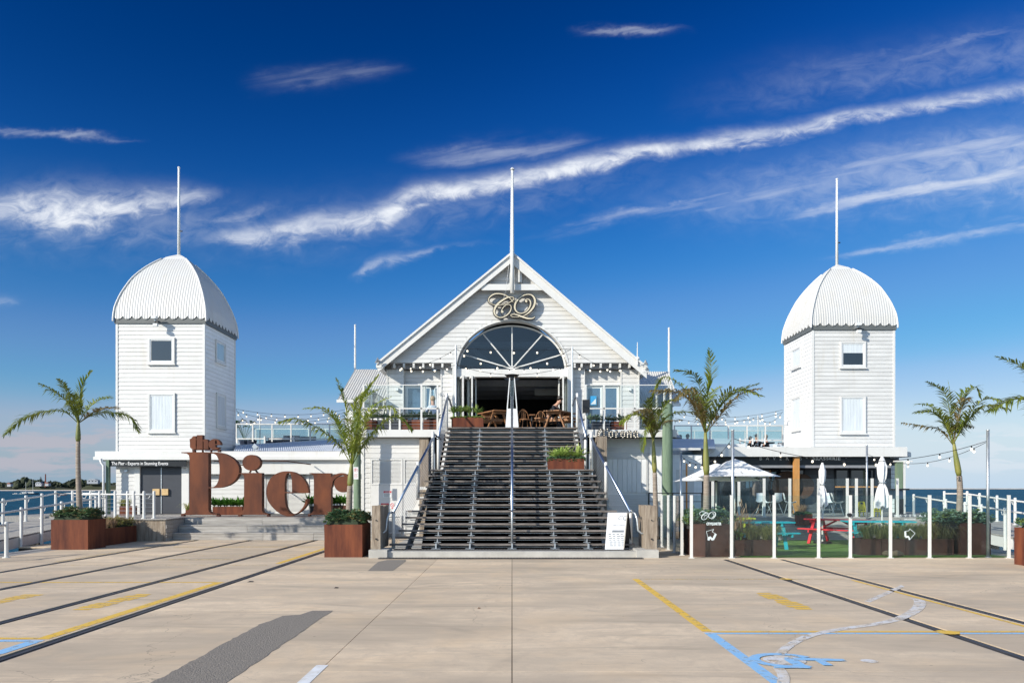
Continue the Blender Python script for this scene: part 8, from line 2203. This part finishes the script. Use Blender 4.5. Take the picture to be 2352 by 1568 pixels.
def closed_umb(label, px, Y, pyt, pyb, wpx, z0, seed):
    x = X(px, Y); rng = random.Random(seed)
    t = thing('closed_umbrella', label, 'umbrella', (x, Y, z0), 'closed white umbrellas')
    zt_2, zb_2 = Z(pyt, Y), Z(pyb, Y); hw_ = wpx/2*Y/F; mb = MB(); N_ = 26; K = 16
    for k in range(K+1):
        f_ = k/K; z = zt_2 + (zb_2-zt_2)*f_
        r_ = hw_*(.30+.70*min(1, f_*2.6)) if f_ < .18 else hw_*(.62+.10*math.sin(f_*9)+.35*max(0, f_-.5)*2 - (.25*math.exp(-((f_-.52)/.06)**2)))
        if f_ < .02: r_ = hw_*.18
        for j in range(N_):
            a = 2*math.pi*j/N_; fold = 1 + .30*math.sin(a*6 + f_*1.3 + seed) * min(1, f_*3) + .10*math.sin(a*13)
            mb.v.append((x + r_*fold*math.cos(a), Y + r_*fold*math.sin(a), z + (.05*math.sin(a*5+seed) if k == K else 0)))
    for k in range(K):
        for j in range(N_): mb.f.append((k*N_+j, (k+1)*N_+j, (k+1)*N_+(j+1) % N_, k*N_+(j+1) % N_))
    mb.build('canopy', CANVAS, t, smooth=False)
    MB().tube([(x, Y, z0), (x, Y, zt_2-.05)], .026, 8).build('pole', WHITE, t)
    MB().tube([(x, Y, zt_2+(zb_2-zt_2)*.50), (x, Y, zt_2+(zb_2-zt_2)*.52)], hw_*.62, 14).build('strap', GALV, t)
    MB().tube([(x, Y, z0), (x, Y, z0+.06)], .26, 16).build('base', DARK, t)
closed_umb('closed white umbrella left of the yellow wet floor signs', 1889, 24.0, 1062, 1160, 19, .012, 3)
closed_umb('closed white umbrella tied in the middle, the larger one', 2026, 24.3, 1048, 1164, 27, .012, 5)
# chairs, table, signs on the restaurant deck
for (px, Y, rt_, lb_) in ((1754, 28.3, R(200), 'white shell chair left of the orange post, facing away'), (1814, 28.5, R(250), 'white shell chair seen from the side left of the orange post'), (1899, 28.4, R(180), 'white shell chair directly right of the left closed umbrella'),
                          (1924, 28.8, R(250), 'white shell chair under the end of the timber bar table'), (1780, 29.6, R(20), 'white shell chair farther back in the restaurant shade')):
    shell_chair(lb_, X(px, Y), Y, DZ, rt_)
bt = thing('bar_table', 'high orange topped bar table on the restaurant deck', 'table', (X(1970, 28.6), 28.6, DZ))
MB().box(X(1926, 28.6), X(2012, 28.6), 28.4, 28.9, DZ+1.0, DZ+1.04).build('top', ORGTIM, bt)
for px in (1938, 2000): MB().box(X(px, 28.6), X(px+3, 28.6), 28.6, 28.66, DZ, DZ+.998).build('leg', DARK, bt)
for a, px in enumerate((1979, 2012)):
    t = thing('wet_floor_sign', 'yellow wet floor sign %s' % ('standing upright in profile' if a == 0 else 'partly behind the large closed umbrella'), 'caution sign', (X(px, 27.4), 27.4, DZ), 'yellow wet floor signs')
    x = X(px, 27.4); h_ = .50; w0, w1 = .13, .07
    for s_ in (-1, 1):
        f_ = MB(); f_.beam((x-w0+ (.0), 27.4+s_*.14, DZ), (x-w1, 27.4+s_*.02, DZ+h_), .035).beam((x+w0, 27.4+s_*.14, DZ), (x+w1, 27.4+s_*.02, DZ+h_), .035).beam((x-w1, 27.4+s_*.02, DZ+h_), (x+w1, 27.4+s_*.02, DZ+h_), .035)
        f_.beam((x-w0*.8, 27.4+s_*.10, DZ+.18), (x+w0*.8, 27.4+s_*.10, DZ+.18), .03); f_.build('frame', YELP, t)
    MB().box(x-.06, x+.06, 27.375, 27.385, DZ+.22, DZ+.42).build('panel', YELP, t)
bq = thing('barbecue', 'black lidded barbecue at the right end of the deck', 'barbecue', (X(2068, 29.6), 29.6, DZ))
MB().box(X(2050, 29.6), X(2086, 29.6), 29.5, 29.9, 1.60, 1.66).build('shelf', BLKPL, bq); MB().prismx([(29.5, 1.28), (29.9, 1.28), (29.9, 1.60), (29.55, 1.60)], X(2053, 29.6), X(2072, 29.6)).build('hood', mat('dark_blue_enamel', (.03, .05, .08), .3), bq)
MB().box(X(2062, 29.6), X(2074, 29.6), 29.55, 29.85, DZ, 1.275).build('cabinet', BLKPL, bq)
ct = thing('coat_rack', 'dark stand hung with a grey brown coat in the restaurant', 'coat rack', (X(1738, 30.3), 30.3, DZ))
MB().tube([(X(1738, 30.3), 30.3, DZ), (X(1738, 30.3), 30.3, 2.2)], .022, 6).build('stand', DARK, ct)
for a in range(3): MB().tube([(X(1738, 30.3), 30.3, DZ+.25), (X(1738, 30.3)+.25*math.cos(a*2.1), 30.3+.25*math.sin(a*2.1), DZ)], .015, 5).build('foot', DARK, ct)
mb = MB(); N_ = 14
for k in range(7):
    f_ = k/6; r_ = .06+.12*min(1, f_*2)
    for j in range(N_): a = 2*math.pi*j/N_; mb.v.append((X(1735, 30.3)+r_*(1+.15*math.sin(4*a))*math.cos(a), 30.1+r_*.5*math.sin(a), 1.98-.62*f_))
for k in range(6):
    for j in range(N_): mb.f.append((k*N_+j, (k+1)*N_+j, (k+1)*N_+(j+1) % N_, k*N_+(j+1) % N_))
mb.build('coat', mat('taupe_cloth', (.16, .13, .11), .9), ct)
st2 = thing('copper_pipe_frame', 'orange pipe post and rails before the shaded link building', 'pipe frame', (X(1577, 26.9), 26.9, DZ))
MB().tube([(X(1577, 26.9), 26.9, 0.2), (X(1577, 26.9), 26.9, Z(1064, 26.9))], .03, 8).build('post', ORGTIM, st2)
bf = thing('black_railing', 'thin black steel railing running right from the right bollard', 'railing', (4.1, 25, 0))
bp_ = [(X(1490, 24.5), 24.5), (X(1545, 24.5), 24.5), (X(1612, 24.5), 24.5)]
for (x, y) in bp_: MB().box(x-.02, x+.02, y-.02, y+.02, 0, Z(1131.5, 24.5)).build('post', BLKPL, bf)
MB().box(bp_[0][0], bp_[2][0], 24.48, 24.52, Z(1133, 24.5), Z(1131, 24.5)).box(bp_[0][0], bp_[2][0], 24.48, 24.52, Z(1152, 24.5), Z(1150.5, 24.5)).box(bp_[0][0], bp_[2][0], 24.48, 24.52, .1, .14).build('rail', BLKPL, bf)

# planters inside the fence
planter('large brown corten planter behind the first glass panel', X(1592, 19.45), X(1678, 19.45), 19.4, 20.5, 0, .80, RUSTD)
shrub('blue_green_bush', 'blue green bush round the tallest palm behind the glass graphics', 'plants', X(1592, 19.45)-.1, X(1678, 19.45)+.02, 19.42, 20.45, .78, .36, SUCCY, 71, dens=320, leaf=.075, over=.10, m2=AGAVE)
for i, (a, c) in enumerate(((1684, 1726), (1728, 1783))):
    planter('low brown corten planter %s' % ('beside the large planter, left of its pair' if i == 0 else 'at the left end of the lawn, right of its pair'), X(a, 19.5), X(c, 19.5), 19.5, 20.1, 0, .40, RUSTD)
agaves('bright_shrub', 'small bright green shrub in the low planter by the fence', 'plants', [(X(1700, 19.7), 19.65, .38), (X(1694, 19.7), 19.75, .38)], .18, AGAVE, 72, 26, .05, up=.8)
tussock('large tussock of long grass in the left low planters', 'grass plant', [(X(1722+i*11, 19.8), 19.7+.12*(i % 3), .36) for i in range(6)], .56, GRASSM, 73, 150, wd=.013, lean=1.25)
tussock('tall dry feather grass behind the glass left of the tables', 'grass plant', [(X(1702, 21.5), 21.5, .45), (X(1718, 21.6), 21.6, .45), (X(1690, 21.4), 21.4, .45)], .72, DRYG, 74, 60, wd=.010, lean=.6, heads=5)
planter('low corten planter holding the feather grass', X(1684, 21.4), X(1726, 21.4), 21.3, 21.8, 0, .5, RUSTD)
planter('small rusty planter on the steps under the orange post', X(1829, 25.95), X(1861, 25.95), 25.75, 26.1, .468, .36, RUST)
tussock('dry brown grass in the small planter on the steps', 'grass plant', [(X(1838+7*i, 25.9), 25.9, .78) for i in range(2)], .5, DRYG, 75, 70, wd=.01, lean=.6)
shrub('low_shrub', 'green ground cover in the small planter on the steps', 'plants', X(1831, 25.9), X(1859, 25.9), 25.78, 26.05, .80, .12, SUCC, 76, dens=380, leaf=.06)
for i, (a, c) in enumerate(((1974, 2022), (2024, 2076), (2078, 2132), (2134, 2188))):
    planter('low brown corten planter, %s of the right hand row' % ('leftmost', 'second', 'third', 'rightmost')[i], X(a, 19.75), X(c, 19.75), 19.7, 20.3, 0, .41, RUSTD)
for i, (a, c, s_) in enumerate(((1985, 2030, 81), (2038, 2084, 82), (2092, 2136, 83), (2142, 2180, 84))):
    tussock('spiky green and brown tussocks in the right row, %s clump' % ('leftmost', 'second', 'third', 'rightmost')[i], 'grass plant', [(X(a + (c-a)*k/3, 19.95), 19.85+.12*(k % 2), .36) for k in range(4)], .60, GRASSM if i < 3 else leafm('olive_grass', (.10, .09, .03), (.22, .18, .07), .25), s_, 150, wd=.013, lean=1.25)
planter('large brown corten planter before the sea behind the glass fence', X(2206, 19.75), X(2276, 19.75), 19.75, 20.7, 0, .80, RUSTD)
planter('dark low planter between the grasses and the large right planter', X(2184, 20.3), X(2204, 20.3), 20.3, 21.4, 0, .78, RUSTD)
shrub('blue_green_bush', 'blue green bush round the palm at the right end of the fence', 'plants', X(2152, 20)-.02, X(2276, 19.75)+.03, 19.8, 20.65, .78, .32, SUCCY, 85, dens=300, leaf=.075, over=.10, m2=AGAVE)
lg = thing('driftwood_log', 'driftwood log lying before the right low planters', 'log', (X(2052, 19.3), 19.3, 0))
mb = MB(); rl_ = random.Random(9); pts = [(X(2030 + i*7.5, 19.35), 19.4 + .03*math.sin(i), .075 + .012*math.sin(i*2)) for i in range(7)]
mb.tube(pts, [.03, .065, .075, .07, .08, .07, .04], 10); mb.build('log', mat('driftwood', (.24, .17, .11), .9, var=.25, scale=8, stretch=(.4, 5, 5), bump=.6), lg, smooth=True)
one(MB().box(X(2044, 21), X(2056, 21), 20.9, 21.0, .012, .10), 'brick', mat('pale_brick', (.35, .22, .17), .9), 'single pale brick on the lawn left of the right planters', 'brick')

# light poles and festoon strings at the fence
def lpole(label, px, Y, pyt, z0, r_=.035, m_=GALV):
    t = thing('light_pole', label, 'pole', (X(px, Y), Y, z0), 'poles carrying the festoon lights')
    MB().tube([(X(px, Y), Y, z0), (X(px, Y), Y, Z(pyt, Y))], r_, 10).build('pole', m_, t, smooth=True)
    MB().tube([(X(px, Y), Y, z0), (X(px, Y), Y, z0+.015)], r_*2.2, 10).build('base_plate', m_, t)
    MB().tube([(X(px, Y), Y, Z(pyt, Y)), (X(px, Y), Y, Z(pyt, Y)+.02)], r_*1.15, 10).build('cap', m_, t)
lpole('tall steel pole beside the second post of the front glass fence', 1683, 19.15, 988, 0)
lpole('tall steel pole near the right end of the front glass fence', 2269, 19.2, 988, 0)
lpole('steel pole between the two closed umbrellas', 1991, 26.4, 1023, .468, .032)
lpole('thin steel pole before the shaded link building', 1564, 22.4, 1038, 0, .03)
BRL = .030
def s3(label, a, b_, sag, n_, st_=0): string_lights(label, a, b_, sag, n_, r=BRL, start=st_, group='festoon strings over the dining lawn')
s3('short festoon string from the thin pole to the tall left pole', P(1565, 1046, 22.4), P(1683, 1005, 19.15), .42, 8)
s3('long festoon string spanning from the left pole to the right pole', P(1683, 1006, 19.15), P(2268, 1012, 19.2), .53, 8)
s3('festoon string from the middle pole to the right pole', P(1991, 1042, 26.4), P(2268, 1014, 19.2), .42, 6)
MB_c = MB().tube([P(1565, 1046, 22.4), P(1600, 1058, 25), P(1640, 1036, 30.5)], .006, 4); one(MB_c, 'stay_cable', BLKPL, 'thin black cable from the thin pole to the restaurant roof', 'cable')
